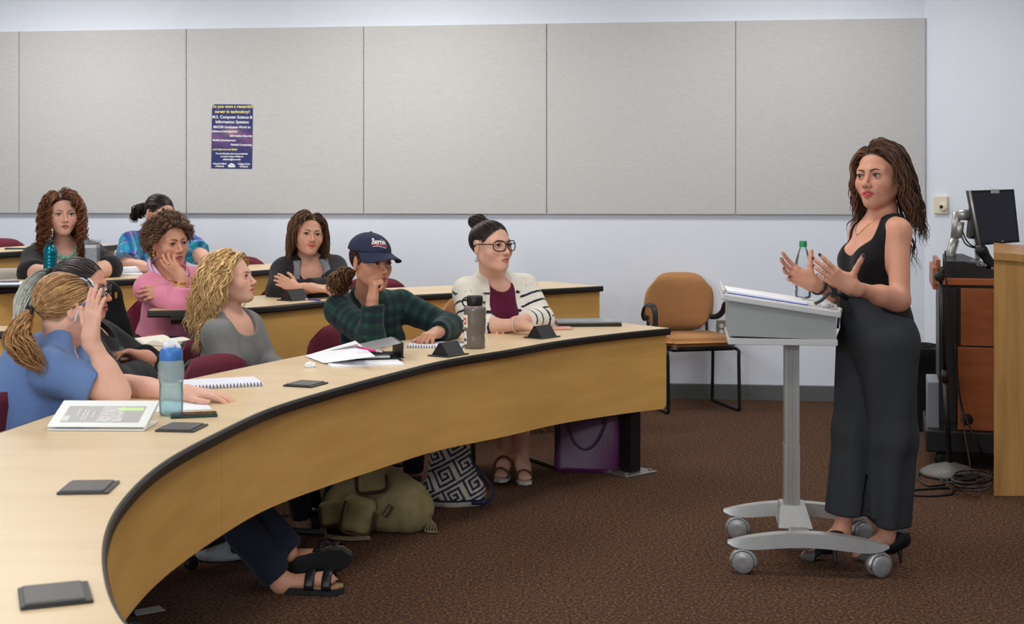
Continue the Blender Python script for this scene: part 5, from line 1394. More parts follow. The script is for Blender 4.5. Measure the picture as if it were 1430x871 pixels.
# ---------------------------------------------------------------- smiling woman in the hoodie
def hoodie():
    h = Head(px(430, 327, 7.5), head_frame(24, 2, 5), 1.03, 1.0, 1.3)
    p = dict(P=px(432, 470, 7.68), N=px(430, 366, 7.58), SR=px(397, 378, 7.52), SL=px(466, 374, 7.62), ER=px(389, 408, 7.40), WR=px(434, 402, 7.25), EL=px(471, 403, 7.46), WL=px(414, 403, 7.25))
    A = Person('smiling woman with a brown bob and folded arms in a dark grey-lined hoodie', p, h, SKIN_A, w=1.02, bust=1.0, belly=1.0, armw=1.05)
    seat_legs(A, std_legs(A, (.2, -.95), .12), col=SG(36, 36, 42))
    A.hand('R', (.95, .15, -.05), (.1, .3, -.9), k=.98); A.hand('L', (-.85, .12, .45), (-.2, .9, -.2), [(14, 20, 12)]*4, (4, 1, -2, -5), k=.86)
    A.body(hair=SG(84, 58, 42), lips=SG(190, 104, 98), blush=.35)
    h.eyes(A.root, iris=(.05, .04, .03), gaze=(.15, .02), browlift=.001)
    TF = torso_frame(A.p); rt, f, u = TF.T; N = A.p['N']
    A.garment('tank_top', .007, {}, neck_cut(A, .085, .075, .055, up=-.005), [plane(A.p['P']-[0, 0, .05], (0, 0, -1))], col=SG(20, 20, 22), amp=.002, res=.0068)
    blk, gry = cloth_col(SG(44, 43, 46)), cloth_col(SG(140, 140, 144))
    def colf(V):
        sid, s_, an_, d_ = A.limbs(V); c = np.tile(blk, (len(V), 1)); y = (V-N) @ f; z = (V-N) @ u; x = np.abs((V-N) @ rt)
        ed = .066+.045*np.clip(-z/.3, 0, 1)
        c[(y > -.02) & (x < ed+.030) & (z < .03) & (z > -.26) & (d_ > np.where(s_ > .10, .085, .02))] = gry; return c
    op = [cap(N+f*.07+u*.10, N+f*.19-u*.34, .055, .088), ell(N-f*.01+u*.05, (.070, .085, .055), TF)]
    A.garment('hoodie', .016, {'R': 1.72, 'L': 1.70}, op, [plane(A.p['P']-[0, 0, .02], (0, 0, -1))], colf=colf, amp=.005, freq=24, slw=1.12)
    q = catmull([N+rt*.088+f*.035-u*.045, N+rt*.100-f*.03+u*.012, N-f*.11+u*.02, N-rt*.100-f*.03+u*.012, N-rt*.088+f*.035-u*.045], 4)
    A.simple('hood', [(cap(a_, b_, .030, .030, (nrm(u-f*.3), .55)), .02) for a_, b_ in zip(q[:-1], q[1:])], .0065, gry, m=M_knit, amp=.004)
    cols = [SG(88, 60, 42), SG(108, 76, 52), SG(72, 48, 36), SG(124, 90, 62)]
    def comb(q, side): return np.stack([side*.85, np.where(q[:, 1] > .02, -1.1, -.4), np.full(len(q), -.2)], 1)
    hair_loose(A, 'hair', cols, n=1800, length=.205, steps=26, part=(-.012,), comb=comb, grav=.46, wave=.004, lam=.12, r=.0028, seed=81, lift=.006, spread=.04, w0=.06, lvar=.10, hl=[-.08, -.055, -.040, -.005, .022, .042, .056, .072, .12])
hoodie()
# ================================================================== furniture
def upholstered_back(b, w, h, th, curve=.05, n=10, m=8, taper=.10, R=I3, o=(0, 0, 0), corner=.55):
    """curved padded panel; local x across, z up, front towards -y"""
    vs = []; 
    for side in (0, 1):
        for j in range(m+1):
            for i in range(n+1):
                u, v = 2*i/n-1, 2*j/m-1
                k = (max(0, 1-abs(u)**3.2))**.35; k2 = (max(0, 1-abs(v)**3.2))**.35
                ux = u*(1-.20*abs(v)**4-taper*max(0, v)*.5); vz = v*(1-corner*.35*abs(u)**5)
                y = curve*(1-u*u) + (-1 if side == 0 else 1)*th/2*min(1, k*k2+.12)
                vs.append(np.array(o)+R @ np.array([ux*w/2, y, vz*h/2]))
    N1 = (n+1)*(m+1); fs = []
    for j in range(m):
        for i in range(n):
            a = j*(n+1)+i; fs.append((a, a+1, a+n+2, a+n+1)); fs.append((N1+a, N1+a+n+1, N1+a+n+2, N1+a+1))
    for i in range(n):
        fs.append((i+1, i, N1+i, N1+i+1)); t = m*(n+1)+i; fs.append((t, t+1, N1+t+1, N1+t))
    for j in range(m):
        a = j*(n+1); fs.append((a, a+n+1, N1+a+n+1, N1+a)); t = a+n; fs.append((t+n+1, t, N1+t, N1+t+n+1))
    b.add(vs, fs); return b
def swivel_chair(loc, face, label, group='burgundy swivel chairs', base=0.0, proto=[None]):
    """face: direction (world xy) in which a sitter looks"""
    rz = math.atan2(face[1], face[0])+math.pi/2       # local -y = front
    if proto[0] is None:
        r = empty('swivel_chair', (0, 0, 0), label, 'chair', group=group)
        b = MB(); upholstered_back(b, .46, .36, .045, .05, o=(0, .17, .595)); b.build('backrest', M_burg, r, True)
        b = MB(); upholstered_back(b, .44, .34, .02, .05, o=(0, .205, .595)); b.build('back_shell', M_black, r, True)
        b = MB(); bm = bmesh.new(); bmesh.ops.create_cube(bm, size=1); bmesh.ops.scale(bm, vec=(.47, .45, .075), verts=bm.verts[:]); bmesh.ops.bevel(bm, geom=bm.edges[:], offset=.034, segments=4, affect='EDGES'); b.frombm(bm, None, (0, -.03, .455)); b.build('seat', M_burg, r, True)
        b = MB(); b.tube(catmull([(0, .02, .40), (0, .22, .41), (0, .255, .48), (0, .235, .60)], 5), .016, 8, flat=1.6, up=(1, 0, 0)); b.build('back_support', M_black, r, True)
        b = MB(); b.lathe([(.03, .10), (.03, .27), (.02, .275), (.02, .41)], 14); b.build('gas_column', M_black, r, True)
        for k in range(5):
            a = k*2*math.pi/5; d = np.array([math.sin(a), math.cos(a), 0]); b = MB(); b.tube([d*.02+[0, 0, .11], d*.28+[0, 0, .075]], [.024, .016], 6, flat=.8)
            lg = b.build('leg', M_black, r, True); c = MB(); c.lathe([(.012, -.011), (.025, -.011), (.025, .011), (.012, .011)], 12, d*.28+[0, 0, .027], np.stack([d, [0, 0, 1], np.cross(d, [0, 0, 1])], 1)); c.build('caster', M_black, lg, True)
        proto[0] = r; o = r
    else: o = copy_tree(proto[0])
    o.location = (loc[0], loc[1], base); o.rotation_euler = (0, 0, rz); o['label'] = label; return o
def chair_px(x, y, D, face, label, base=0.0):
    """place a swivel chair so that the TOP of its back is seen at pixel (x, y)"""
    p = px(x, y, D); f = nrm([*face, 0]); c = p+f*.20; z = p[2]-.775
    return swivel_chair(c[:2], face, label, base=max(base, z) if abs(z-base) < .2 else base)
chair_px(295, 505, 5.42, (.95, -.45), 'empty burgundy chair pushed up to the front desk beside the blond woman')
chair_px(284, 496, 6.10, (.75, -.35), 'burgundy chair the blond woman in grey sits on')
chair_px(488, 471, 6.75, (.4, -.9), 'burgundy chair under the woman in the navy cap')
chair_px(-14, 591, 4.35, (.9, -.3), 'burgundy chair corner behind the woman in the blue T-shirt')
chair_px(232, 422, 7.02, (.5, -.85), 'burgundy chair under the woman in the pink sweater', .12)
chair_px(412, 394, 7.95, (.3, -.95), 'burgundy chair behind the woman in the dark hoodie', .12)
chair_px(522, 391, 8.45, (.2, -1), 'empty burgundy chair behind the third desk, seen over the navy cap visor', .12)
chair_px(328, 358, 9.0, (.35, -.93), 'empty burgundy chair at the fourth desk, left of the smiling woman', .22)
chair_px(-8, 335, 8.95, (.45, -.9), 'empty burgundy chair at the hindmost desk by the wall, left picture edge', .35)
chair_px(206, 366, 8.45, (.45, -.9), 'burgundy chair under the woman in the plaid shirt', .22)
pale = chair_px(17, 376, 7.75, (.35, -.94), 'pale beige chair back at the fourth desk, left of the black-topped woman', .22)
for ch in pale.children:
    if ch.name.startswith('backrest') or ch.name.startswith('seat'):
        ch.data = ch.data.copy(); ch.data.materials[0] = mat('beige_fabric', srgb(196, 186, 174), .85, var=.06, vscale=90)
pale['group'] = 'beige chairs'
# ---------------------------------------------------------------- tan sled chairs
def sled_chair(loc, rz, label, arms=True, base=0.0):
    r = empty('sled_chair', (0, 0, 0), label, 'chair', group='tan sled chairs')
    b = MB(); upholstered_back(b, .50, .41, .05, .055, o=(0, .215, .675), R=rotx(math.radians(8)), corner=.9, taper=.05); b.build('backrest', M_tan, r, True)
    b = MB(); bm = bmesh.new(); bmesh.ops.create_cube(bm, size=1); bmesh.ops.scale(bm, vec=(.47, .46, .07), verts=bm.verts[:]); bmesh.ops.bevel(bm, geom=bm.edges[:], offset=.033, segments=4, affect='EDGES'); b.frombm(bm, None, (0, -.02, .455)); b.build('seat', M_tan, r, True)
    b = MB(); bm = bmesh.new(); bmesh.ops.create_cube(bm, size=1); bmesh.ops.scale(bm, vec=(.44, .42, .03), verts=bm.verts[:]); bmesh.ops.bevel(bm, geom=bm.edges[:], offset=.012, segments=2, affect='EDGES'); b.frombm(bm, None, (0, -.02, .414)); b.build('seat_pan', M_black, r, True)
    for q in (1, -1):
        x = q*.245
        p = catmull([(x*.86, -.16, .415), (x, -.215, .40), (x, -.225, .36)], 4)
        pts = np.vstack([p, catmull([(x, -.225, .33), (x, -.235, .05), (x, -.232, .018), (x, -.20, .012)], 6), catmull([(x, -.10, .012), (x, .20, .012), (x, .222, .018), (x, .225, .05), (x*.98, .20, .38), (x*.94, .20, .41), (x*.86, .15, .42)], 6)])
        b = MB(); b.tube(pts, .0115, 8); b.build('sled_leg', M_blackmetal, r, True)
        b = MB(); b.tube(catmull([(x*.80, .16, .42), (x*.86, .235, .47), (x*.86, .245, .62)], 5), .011, 8); b.build('back_post', M_blackmetal, r, True)
        if arms:
            b = MB(); xa = q*.285
            b.tube(catmull([(q*.225, -.06, .42), (xa, -.10, .44), (xa, -.10, .60), (xa, -.085, .66), (xa, -.03, .685), (xa, .09, .675), (xa, .14, .62), (q*.262, .18, .585), (q*.225, .215, .58)], 6), .010, 8, flat=2.0, up=(q, 0, 0)); b.build('armrest', M_black, r, True)
    r.location = (loc[0], loc[1], base); r.rotation_euler = (0, 0, rz); return r
cf = onz(948, 566, 0.0)
sled_chair((1.185, 9.02), math.radians(14), 'empty tan armchair with black sled frame against the back wall')
sled_chair((-.09, 7.06), math.radians(29), 'tan sled chair under the woman in the striped cardigan', arms=False)
p = px(606, 421, 7.02); s2 = None
# ---------------------------------------------------------------- rolling lectern
LX, LY = px(1105, 0, 5.33)[0], 5.33
def lectern():
    r = empty('lectern', (LX, LY, 0), 'grey rolling lectern with slanted top and four casters', 'lectern')
    # two curved base beams and a cross piece
    for yy in (-.255, .255):
        b = MB(); n = 24; lo0 = []; lo1 = []; up0 = []; up1 = []
        for i in range(n+1):
            t = 2*i/n-1; x = t*.295+.04; zt = .158-.040*t*t; zb = zt-.052*(1-abs(t)**6*.85); w = .030*(1-.5*abs(t)**4)
            lo0.append((LX+x, LY+yy-w, zb)); lo1.append((LX+x, LY+yy+w, zb)); up0.append((LX+x, LY+yy-w*.8, zt)); up1.append((LX+x, LY+yy+w*.8, zt))
        b.strip(lo0, lo1, up0, up1); bb = b.build('base_beam', M_silver, r, 'auto')
        for tx in (-.84, .84):
            cx_ = LX+.04+tx*.295; cy = LY+yy; c = MB(); yaw = .5 if tx > 0 else -.15; Rz = rotz(yaw)
            c.lathe([(.009, .085), (.009, .125)], 10, (cx_, cy, 0)); st = c.build('caster_stem', M_chrome, bb, True)
            for dy in (-.017, .017):
                ax = np.stack([Rz @ [1, 0, 0], [0, 0, 1], Rz @ [0, 1, 0]], 1); w = MB()
                w.lathe([(.012, -.010), (.036, -.011), (.041, -.006), (.041, .006), (.036, .011), (.012, .010)], 22, np.array([cx_, cy, .0415])+Rz @ np.array([.012, dy, 0]), ax); w.build('caster_wheel', mat('grey_wheel', srgb(152, 152, 154), .35, .3), bb, True)
            h = MB(); h.tube([np.array([cx_, cy, .0415])+Rz @ np.array([.012+.046*math.cos(a), 0, .046*math.sin(a)]) for a in np.linspace(-.3, math.pi+.1, 12)], .008, 6, flat=2.4, up=tuple(Rz @ [0, 1, 0])); h.build('caster_hood', M_silver, bb, True)
    b = MB(); b.box((LX-.02, LY-.25, .088), (LX+.06, LY+.25, .135), .010)
    b.strip([(LX-.055, LY-.09, .13), (LX+.075, LY-.09, .13)], [(LX-.055, LY+.09, .13), (LX+.075, LY+.09, .13)], [(LX-.045, LY-.055, .21), (LX+.05, LY-.055, .21)], [(LX-.045, LY+.055, .21), (LX+.05, LY+.055, .21)])
    b.build('base_bridge', M_silver, r)
    # grooved column, two telescoping lengths
    for nm, w, d, z0, z1 in (('column', .030, .044, .14, .44), ('upper_column', .028, .041, .43, .90)):
        prof = []
        for (x, y) in ((-1, -1), (-.45, -1), (-.40, -.88), (-.10, -.88), (-.05, -1), (.05, -1), (.10, -.88), (.40, -.88), (.45, -1), (1, -1), (1, 1), (-1, 1)): prof.append((LX+x*w, LY+y*d))
        MB().prism(prof, z0, z1).build(nm, M_silver, r)
    # box body under the slanted top
    xl, xr = px(1030, 0, 5.10)[0], px(1178, 0, 5.10)[0]; y0, y1 = 5.10, 5.55
    zl, zr = 1.42-(420-270)/1900*5.10, 1.42-(443-270)/1900*5.10; zb = 1.42-(474-270)/1900*5.10
    zbl = 1.42-(470-270)/1900*5.10
    b = MB(); b.add([(xl, y0, zbl), (xr, y0, zb), (xr, y0, zr), (xl, y0, zl), (xl, y1, zbl), (xr, y1, zb), (xr, y1, zr), (xl, y1, zl)], [(0, 1, 2, 3), (5, 4, 7, 6), (4, 0, 3, 7), (1, 5, 6, 2), (3, 2, 6, 7), (4, 5, 1, 0)])
    b.build('box_body', mat('grey_laminate', srgb(158, 162, 160), .5, var=.02), r)
    b = MB(); b.box((xl-.004, y0-.004, zb-.022), (xr+.004, y1, zb+.002), .003); b.build('bottom_tray', mat('light_grey_trim', srgb(198, 198, 198), .4), r)
    xl2, xr2 = px(1021, 0, 5.08)[0], px(1186, 0, 5.08)[0]; za, zb2 = 1.42-(410-270)/1900*5.08, 1.42-(434-270)/1900*5.08
    L_ = math.hypot(xr2-xl2, zb2-za); a = math.atan2(za-zb2, xr2-xl2); Rt = roty(a)
    M = mat('light_grey_top', srgb(206, 206, 206), .35)
    b = MB(); b.box((0, 0, -.026), (L_, .50, 0), .006, Rt, (xl2, 5.07, za)); b.box((L_-.012, 0, -.002), (L_, .50, .012), .004, Rt, (xl2, 5.07, za)); b.box((0, .0, -.002), (.01, .5, .016), .004, Rt, (xl2, 5.07, za)); b.build('slanted_top', M, r)
    q = rotz(-.125); r.rotation_euler = (0, 0, -.125); C_ = np.array([LX, LY, 0])
    return r, q @ Rt, C_+q @ (np.array([xl2, 5.07, za])-C_), L_
lec, LR, LO, LL = lectern()
def onlec(x, y, z=0): return LO+LR @ np.array([x, y, z])
# papers on the lectern
for i, (dx, dy, rz, nm) in enumerate(((.02, .03, .03, 'open white booklet with a blue edge lying on the slanted lectern top'), (.05, .10, -.05, 'loose white sheet under the booklet on the lectern top'))):
    r = empty('paper' if i else 'booklet', onlec(dx, dy), nm, 'paper' if i else 'booklet')
    b = MB(); t = .010 if i == 0 else .002; z0 = .0025 if i == 0 else .0005
    b.box((0, 0, z0), (.30, .215, z0+t), .001, LR @ rotz(rz), onlec(dx, dy)); b.build('pages', M_white, r)
    if i == 0:
        b = MB(); b.box((.002, -.003, z0-.001), (.304, .216, z0+.002), 0, LR @ rotz(rz), onlec(dx, dy)); b.build('blue_cover', mat('blue_card', srgb(110, 120, 200), .5), r)
b = MB(); c = onlec(.395, .06, .010); b.tube([c-[.02, 0, -.003], c+[.012, .01, -.002]], .0085, 10); b.tube([c+[.012, .01, -.002], c+[.03, .03, -.006]], .004, 8)
tag(b.build('marker', mat('white_plastic', srgb(226, 226, 228), .35), None, True), 'small white clip-on microphone lying at the low end of the lectern top', 'microphone')
# water bottle on the lectern
def pet_bottle():
    c = onlec(.335, .38, 0); z0 = c[2]+.004
    r = empty('water_bottle', (c[0], c[1], z0), 'clear water bottle with green cap on the lectern, behind her hands', 'bottle')
    prof = [(.004, .002), (.026, 0), (.0315, .008), (.0315, .03), (.029, .036), (.0315, .045), (.0315, .105), (.0300, .12), (.0315, .135), (.030, .15), (.020, .185), (.0135, .20), (.0125, .215)]
    b = MB(); b.lathe(prof, 24, (c[0], c[1], z0), cap=False); b.build('bottle_body', clear('clear_plastic', (.93, .96, .98, 1), gloss=.3, density=.12), r, True)
    b = MB(); b.lathe([(.0318, .060), (.0322, .062), (.0322, .103), (.0318, .105)], 24, (c[0], c[1], z0), cap=False); lb = b.build('label_band', mat('blue_label', srgb(34, 84, 176), .4), r, True)
    b = MB(); b.lathe([(.0324, .086), (.0325, .087), (.0325, .096), (.0324, .097)], 24, (c[0], c[1], z0), cap=False); b.build('label_stripe', mat('pale_label', srgb(170, 180, 220), .4), lb, True)
    b = MB(); b.lathe([(.0150, .205), (.0155, .207), (.0155, .226), (.0140, .229), (.002, .2295)], 20, (c[0], c[1], z0)); b.build('cap', mat('green_cap', srgb(20, 140, 84), .4), r, True)
pet_bottle()
# ---------------------------------------------------------------- things on the desks
M_hatch = mat('grey_hatch', srgb(84, 82, 80), .45, var=.05)
M_hatchd = mat('dark_hatch', srgb(38, 38, 40), .4)
def dir_at(c, p):
    i = near_idx(c, p[:2]); t = nrm(c[min(i+3, len(c)-1)]-c[max(i-3, 0)]); return math.atan2(t[1], t[0])
def closed_hatch(x, y, label):
    p = onz(x, y, T1+.004); R = rotz(dir_at(FRONT1, p)); r = empty('power_hatch', (p[0], p[1], T1), label, 'desk hatch', group='closed hatches in the front desk')
    b = MB(); b.box((-.062, -.058, .0003), (.062, .058, .006), .002, R, (p[0], p[1], T1)); b.build('bezel', M_hatchd, r)
    b = MB(); b.box((-.056, -.046, .004), (.056, .052, .010), .003, R, (p[0], p[1], T1)); b.build('lid', M_hatch, r)
closed_hatch(77, 830, 'closed grey hatch set in the front desk nearest the camera')
closed_hatch(124, 680, 'closed grey hatch in the front desk, second from the camera')
closed_hatch(254, 596.5, 'closed grey hatch in the front desk beside the phone and blue bottle')
closed_hatch(427, 536, 'closed grey hatch in the front desk by the crumpled paper')
def open_hatch(x, y, z, c, label, s=1.0):
    p = onz(x, y, z); R = rotz(dir_at(c, p)); r = empty('power_hatch', (p[0], p[1], z), label, 'desk hatch', group='open pop-up hatches')
    b = MB(); b.box((-.075*s, -.055, .0003), (.075*s, .055, .006), .002, R, (p[0], p[1], z)); b.build('bezel', M_hatchd, r)
    b = MB(); o = np.array([p[0], p[1], z]); vs = [o+R @ np.array(q) for q in ((-.058*s, -.045, .004), (.058*s, -.045, .004), (.058*s, .045, .004), (-.058*s, .045, .004), (-.058*s, -.006, .058), (.058*s, -.006, .058), (.058*s, .006, .058), (-.058*s, .006, .058))]
    b.add(vs, [(0, 1, 5, 4), (1, 2, 6, 5), (2, 3, 7, 6), (3, 0, 4, 7), (4, 5, 6, 7), (3, 2, 1, 0)]); b.build('socket_housing', M_black, r)
open_hatch(626, 496, T1, FRONT1, 'raised black hatch in the front desk left of the grey sports bottle')
open_hatch(757, 471, T1, FRONT1, 'raised black hatch in the front desk before the cardigan woman')
open_hatch(411, 419, .86, c3, 'raised black hatch on the third desk before the smiling woman')
def sheet(x, y, w, h, rot, label, z=T1, m=None, th=.0012, name='paper', cat='paper', lift=.0003):
    p = onz(x, y, z); b = MB(); b.box((-w/2, -h/2, lift), (w/2, h/2, lift+th), 0, rotz(rot), (p[0], p[1], z)); return tag(b.build(name, m or M_white), label, cat)
# binder with clear cover, propped on the spine side
def binder():
    P = [onz(66, 601, T1+.001), onz(194, 605, T1+.001)]; d = nrm(P[1]-P[0]); W_ = np.linalg.norm(P[1]-P[0]); d = nrm(d*[1, .12, 1]); bk = np.array([-d[1], d[0], 0]); tl = math.radians(21)
    up = bk*math.cos(tl)+np.array([0, 0, 1])*math.sin(tl); H = .150
    R = np.stack([d, up, np.cross(d, up)], 1); o = P[0]+np.array([0, 0, .004])
    r = empty('ring_binder', P[0], 'white ring binder with a grey title sheet lying on the front desk', 'binder')
    b = MB(); b.box((0, 0, .006), (W_, H, .010), .002, R, o); cv = b.build('cover', mat('binder_white', srgb(226, 230, 226), .3), r)
    b = MB(); b.box((0, 0, 0), (W_, H, .004), .001, rotx(0) @ np.stack([d, bk, [0, 0, 1]], 1), P[0]); b.build('back_cover', mat('binder_white', srgb(226, 230, 226), .3), r)
    b = MB(); b.box((.01, .01, .001), (W_-.01, H*.96, .006), 0, R, o); b.build('pages', M_white, r)
    b = MB(); b.box((W_-.002, 0, -.002), (W_+.006, H, .012), .003, R, o); b.build('spine', mat('binder_white', srgb(226, 230, 226), .3), r)
    b = MB(); b.box((.030, .022, .0101), (W_-.022, H-.035, .0106), 0, R, o); sh = b.build('title_sheet', mat('grey_print', srgb(176, 174, 173), .5, var=.06, vscale=8), cv)
    b = MB(); b.box((W_-.10, H-.062, .0107), (W_-.026, H-.044, .0110), 0, R, o); b.build('green_label', mat('green_print', srgb(196, 226, 160), .5), sh)
    b = MB(); b.box((.032, .030, .0107), (.050, .058, .0110), 0, R, o); b.build('small_mark', mat('pale_print', srgb(212, 214, 216), .5), sh)
    RT = np.stack([up, -d, np.cross(d, up)], 1)
    # print too small to read: rows of tiny strokes, the large block of lettering first
    rg = np.random.default_rng(8); Hs = H-.035
    for xx, wd, y0, y1, st in ((.64, .024, .026, .106, .008), (.555, .024, .026, .106, .008), (.475, .024, .028, .106, .008), (.40, .005, .050, .085, .004), (.335, .005, .038, .094, .004), (.30, .005, .038, .094, .004), (.235, .005, .060, .096, .004)):
        b = MB(); y = y0
        while y < y1:
            L_ = st*rg.uniform(.35, .75); x = W_*xx
            if wd > .01:      # blocky capitals: two stems and a bar
                b.box((x, y, .0106), (x+wd, y+st*.28, .0109), 0, R, o); b.box((x+wd*rg.choice([0, .42, .78]), y, .0106), (x+wd*rg.choice([.22, .62, 1.0])+.001, y+st*.75, .0109), 0, R, o)
            else: b.box((x, y, .0106), (x+wd*rg.uniform(.6, 1), y+L_, .0109), 0, R, o)
            y += st*1.08
        tag(b.build('title_line', mat('pale_ink', srgb(232, 230, 228), .5), sh), kind='stuff')
binder()
# blue-lidded bottle
def blue_bottle():
    c = onz(239, 579, T1); r = empty('water_bottle', c, 'tall translucent water bottle with a blue flip lid on the front desk', 'bottle')
    k = 4.48
    Q = lambda pr: [(r_*.94, z_*.90) for r_, z_ in pr]
    prof = [(.004, .001), (.033, 0), (.0375, .006), (.0385, .03), (.0385, .085), (.0375, .10), (.0395, .115), (.0420, .14), (.0425, .165), (.041, .180), (.036, .190)]
    b = MB(); b.lathe(Q(prof), 28, c, cap=False); b.build('bottle_body', clear('aqua_plastic', srgb(228, 244, 247), gloss=.15, rough=.2, density=.34), r, True)
    b = MB(); b.lathe(Q([(.002, .003), (.034, .003), (.0365, .01), (.0365, .108), (.002, .108)]), 24, c); b.build('water', clear('water_fill', srgb(236, 250, 252), gloss=.05, density=.06), r, True)
    b = MB(); b.lathe(Q([(.036, .188), (.037, .190), (.0375, .213), (.034, .226), (.028, .232), (.002, .233)]), 26, c); b.build('lid', mat('blue_lid', srgb(58, 116, 190), .4), r, True)
    b = MB(); b.box((-.024, -.012, .228), (.012, .012, .247), .006, rotz(.3), c-[0, 0, .023]); b.tube(catmull([c+[-.02, 0, .217], c+[-.005, 0, .229], c+[.018, 0, .217], c+[.026, 0, .205]], 4), .007, 8); b.build('spout', mat('white_plastic', srgb(226, 226, 228), .35), r, True)
blue_bottle()
# phones
def phone(x, y, z, rot, label, col=(20, 20, 22), case=None):
    p = onz(x, y, z); R = rotz(rot); r = empty('phone', (p[0], p[1], z), label, 'phone')
    b = MB(); b.box((-.070, -.035, .0005), (.070, .035, .0085), .003, R, (p[0], p[1], z)); b.build('case', mat('phone_case', srgb(*(case or (24, 62, 56))), .4), r)
    b = MB(); b.box((-.066, -.031, .0085), (.066, .031, .0095), .0004, R, (p[0], p[1], z)); b.build('screen', mat('phone_glass', srgb(*col), .06), r)
phone(271, 581, T1, .25, 'black smartphone on the front desk right of the blue-lidded bottle')
phone(24, 348, 1.08, .2, 'dark phone on the hindmost desk at the left picture edge', case=(40, 42, 46))
sheet(228, 568, .28, .21, .35, 'white sheet on the front desk under the blue T-shirt woman\'s forearm')
# spiral notebooks
def notebook(x, y, z, w, h, rot, label, lift=.0):
    p = onz(x, y, z); R = rotz(rot); o = np.array([p[0], p[1], z+lift]); r = empty('spiral_notebook', o, label, 'notebook', group='white spiral notebooks')
    b = MB(); b.box((-w/2, -h/2, .0005), (w/2, h/2, .010), .001, R, o); b.build('pages', mat('ruled_paper', srgb(222, 224, 238), .7), r)
    n = int(w/.012); b = MB()
    for i in range(n):
        x_ = -w/2+.01+i*(w-.02)/(n-1); b.tube([o+R @ np.array([x_, -h/2+.004+.007*math.cos(a), .006+.008*math.sin(a)]) for a in np.linspace(0, 2*np.pi, 9)], .0014, 4, cap=False)
    tag(b.build('spiral_wire', M_blackmetal, r), kind='stuff')
notebook(309, 536.5, T1, .27, .20, .36, 'open white notebook on the front desk by the blond woman\'s empty chair')
notebook(610, 483, T1, .25, .19, -.1, 'white spiral notebook under the plaid woman\'s hand on the front desk')
# crumpled paper
def crumple():
    p = onz(433, 513, T1); rng = np.random.default_rng(3); bm = bmesh.new(); bmesh.ops.create_icosphere(bm, subdivisions=3, radius=.016)
    for v in bm.verts: v.co *= 1+.35*math.sin(v.co.x*420+3*math.sin(v.co.y*300))*math.cos(v.co.z*380+v.co.y*200); v.co.z *= .7; v.co.x *= 1.3
    b = MB(); b.frombm(bm, None, p+[0, 0, .010]); tag(b.build('crumpled_paper', M_white), 'small crumpled ball of white paper on the front desk', 'paper ball')
crumple()
# leaning grey binder with papers in front of the woman in the cap
def grey_binder():
    P0, P1 = onz(480, 505.5, T1), onz(552, 504.5, T1); d = nrm(P1-P0); bk = np.array([-d[1], d[0], 0]); W_ = .27; H = .24
    o = onz(470, 503, T1+.010); r = empty('ring_binder', o, 'grey plastic ring binder lying open beside the woman in the navy cap', 'binder')
    tl = math.radians(-11)
    R0 = rotz(math.radians(14)); Rb = R0 @ roty(tl); M = mat('grey_binder', srgb(150, 152, 152), .28, var=.03)
    b = MB(); b.box((0, 0, .010), (W_, H, .0135), .001, Rb, o); b.build('cover', M, r)
    b = MB(); b.box((0, 0, 0), (W_+.01, H, .003), .001, R0, o); b.build('back_cover', mat('black_plastic', srgb(28, 28, 30), .45), r)
    b = MB(); b.box((W_-.004, 0, .003), (W_+.004, H, .064), .001, R0, o); b.build('spine', mat('black_plastic', srgb(28, 28, 30), .45), r)
    b = MB(); b.box((.01, .012, .003), (W_-.05, H-.012, .011), .001, R0, o); b.build('pages', M_white, r)
    return o
ob = grey_binder()
sheet(508, 507, .29, .22, .25, 'stack of white pages under the grey binder on the front desk', th=.006)
pp = onz(470, 495, T1)
q = px(463, 496, 5.72); b = MB()
P4 = [onz(426, 497, T1+.004), onz(452, 507, T1+.004), onz(524, 497.5, T1+.050), onz(496, 476, T1+.046)]
b.add([p_ for p_ in P4]+[p_+np.array([0, 0, .0012]) for p_ in P4], [(0, 1, 2, 3), (7, 6, 5, 4), (0, 4, 5, 1), (1, 5, 6, 2), (2, 6, 7, 3), (3, 7, 4, 0)])
tag(b.build('paper', M_white), 'white sheet draped over the grey binder, pink pen on it', 'paper')
def pen(a, b_, m, label, r=.0045):
    rt = empty('pen', a, label, 'pen'); b = MB(); v = b_-a; b.tube([a, a+v*.78], r, 10); b.build('barrel', m, rt, True)
    b = MB(); b.tube([a+v*.78, b_-v*.02, b_], [r, r*.6, r*.3], 10); b.build('tip', mat('pale_plastic', srgb(206, 206, 212), .3), rt, True)
    b = MB(); b.tube([a+[0, 0, r], a+v*.3+[0, 0, r*1.4]], .0016, 6); b.build('clip', M_chrome, rt, True)
pen(onz(499, 485, T1+.060), onz(534, 491, T1+.060), mat('pink_pen', srgb(226, 50, 140), .35), 'pink pen lying on the sheet over the grey binder')
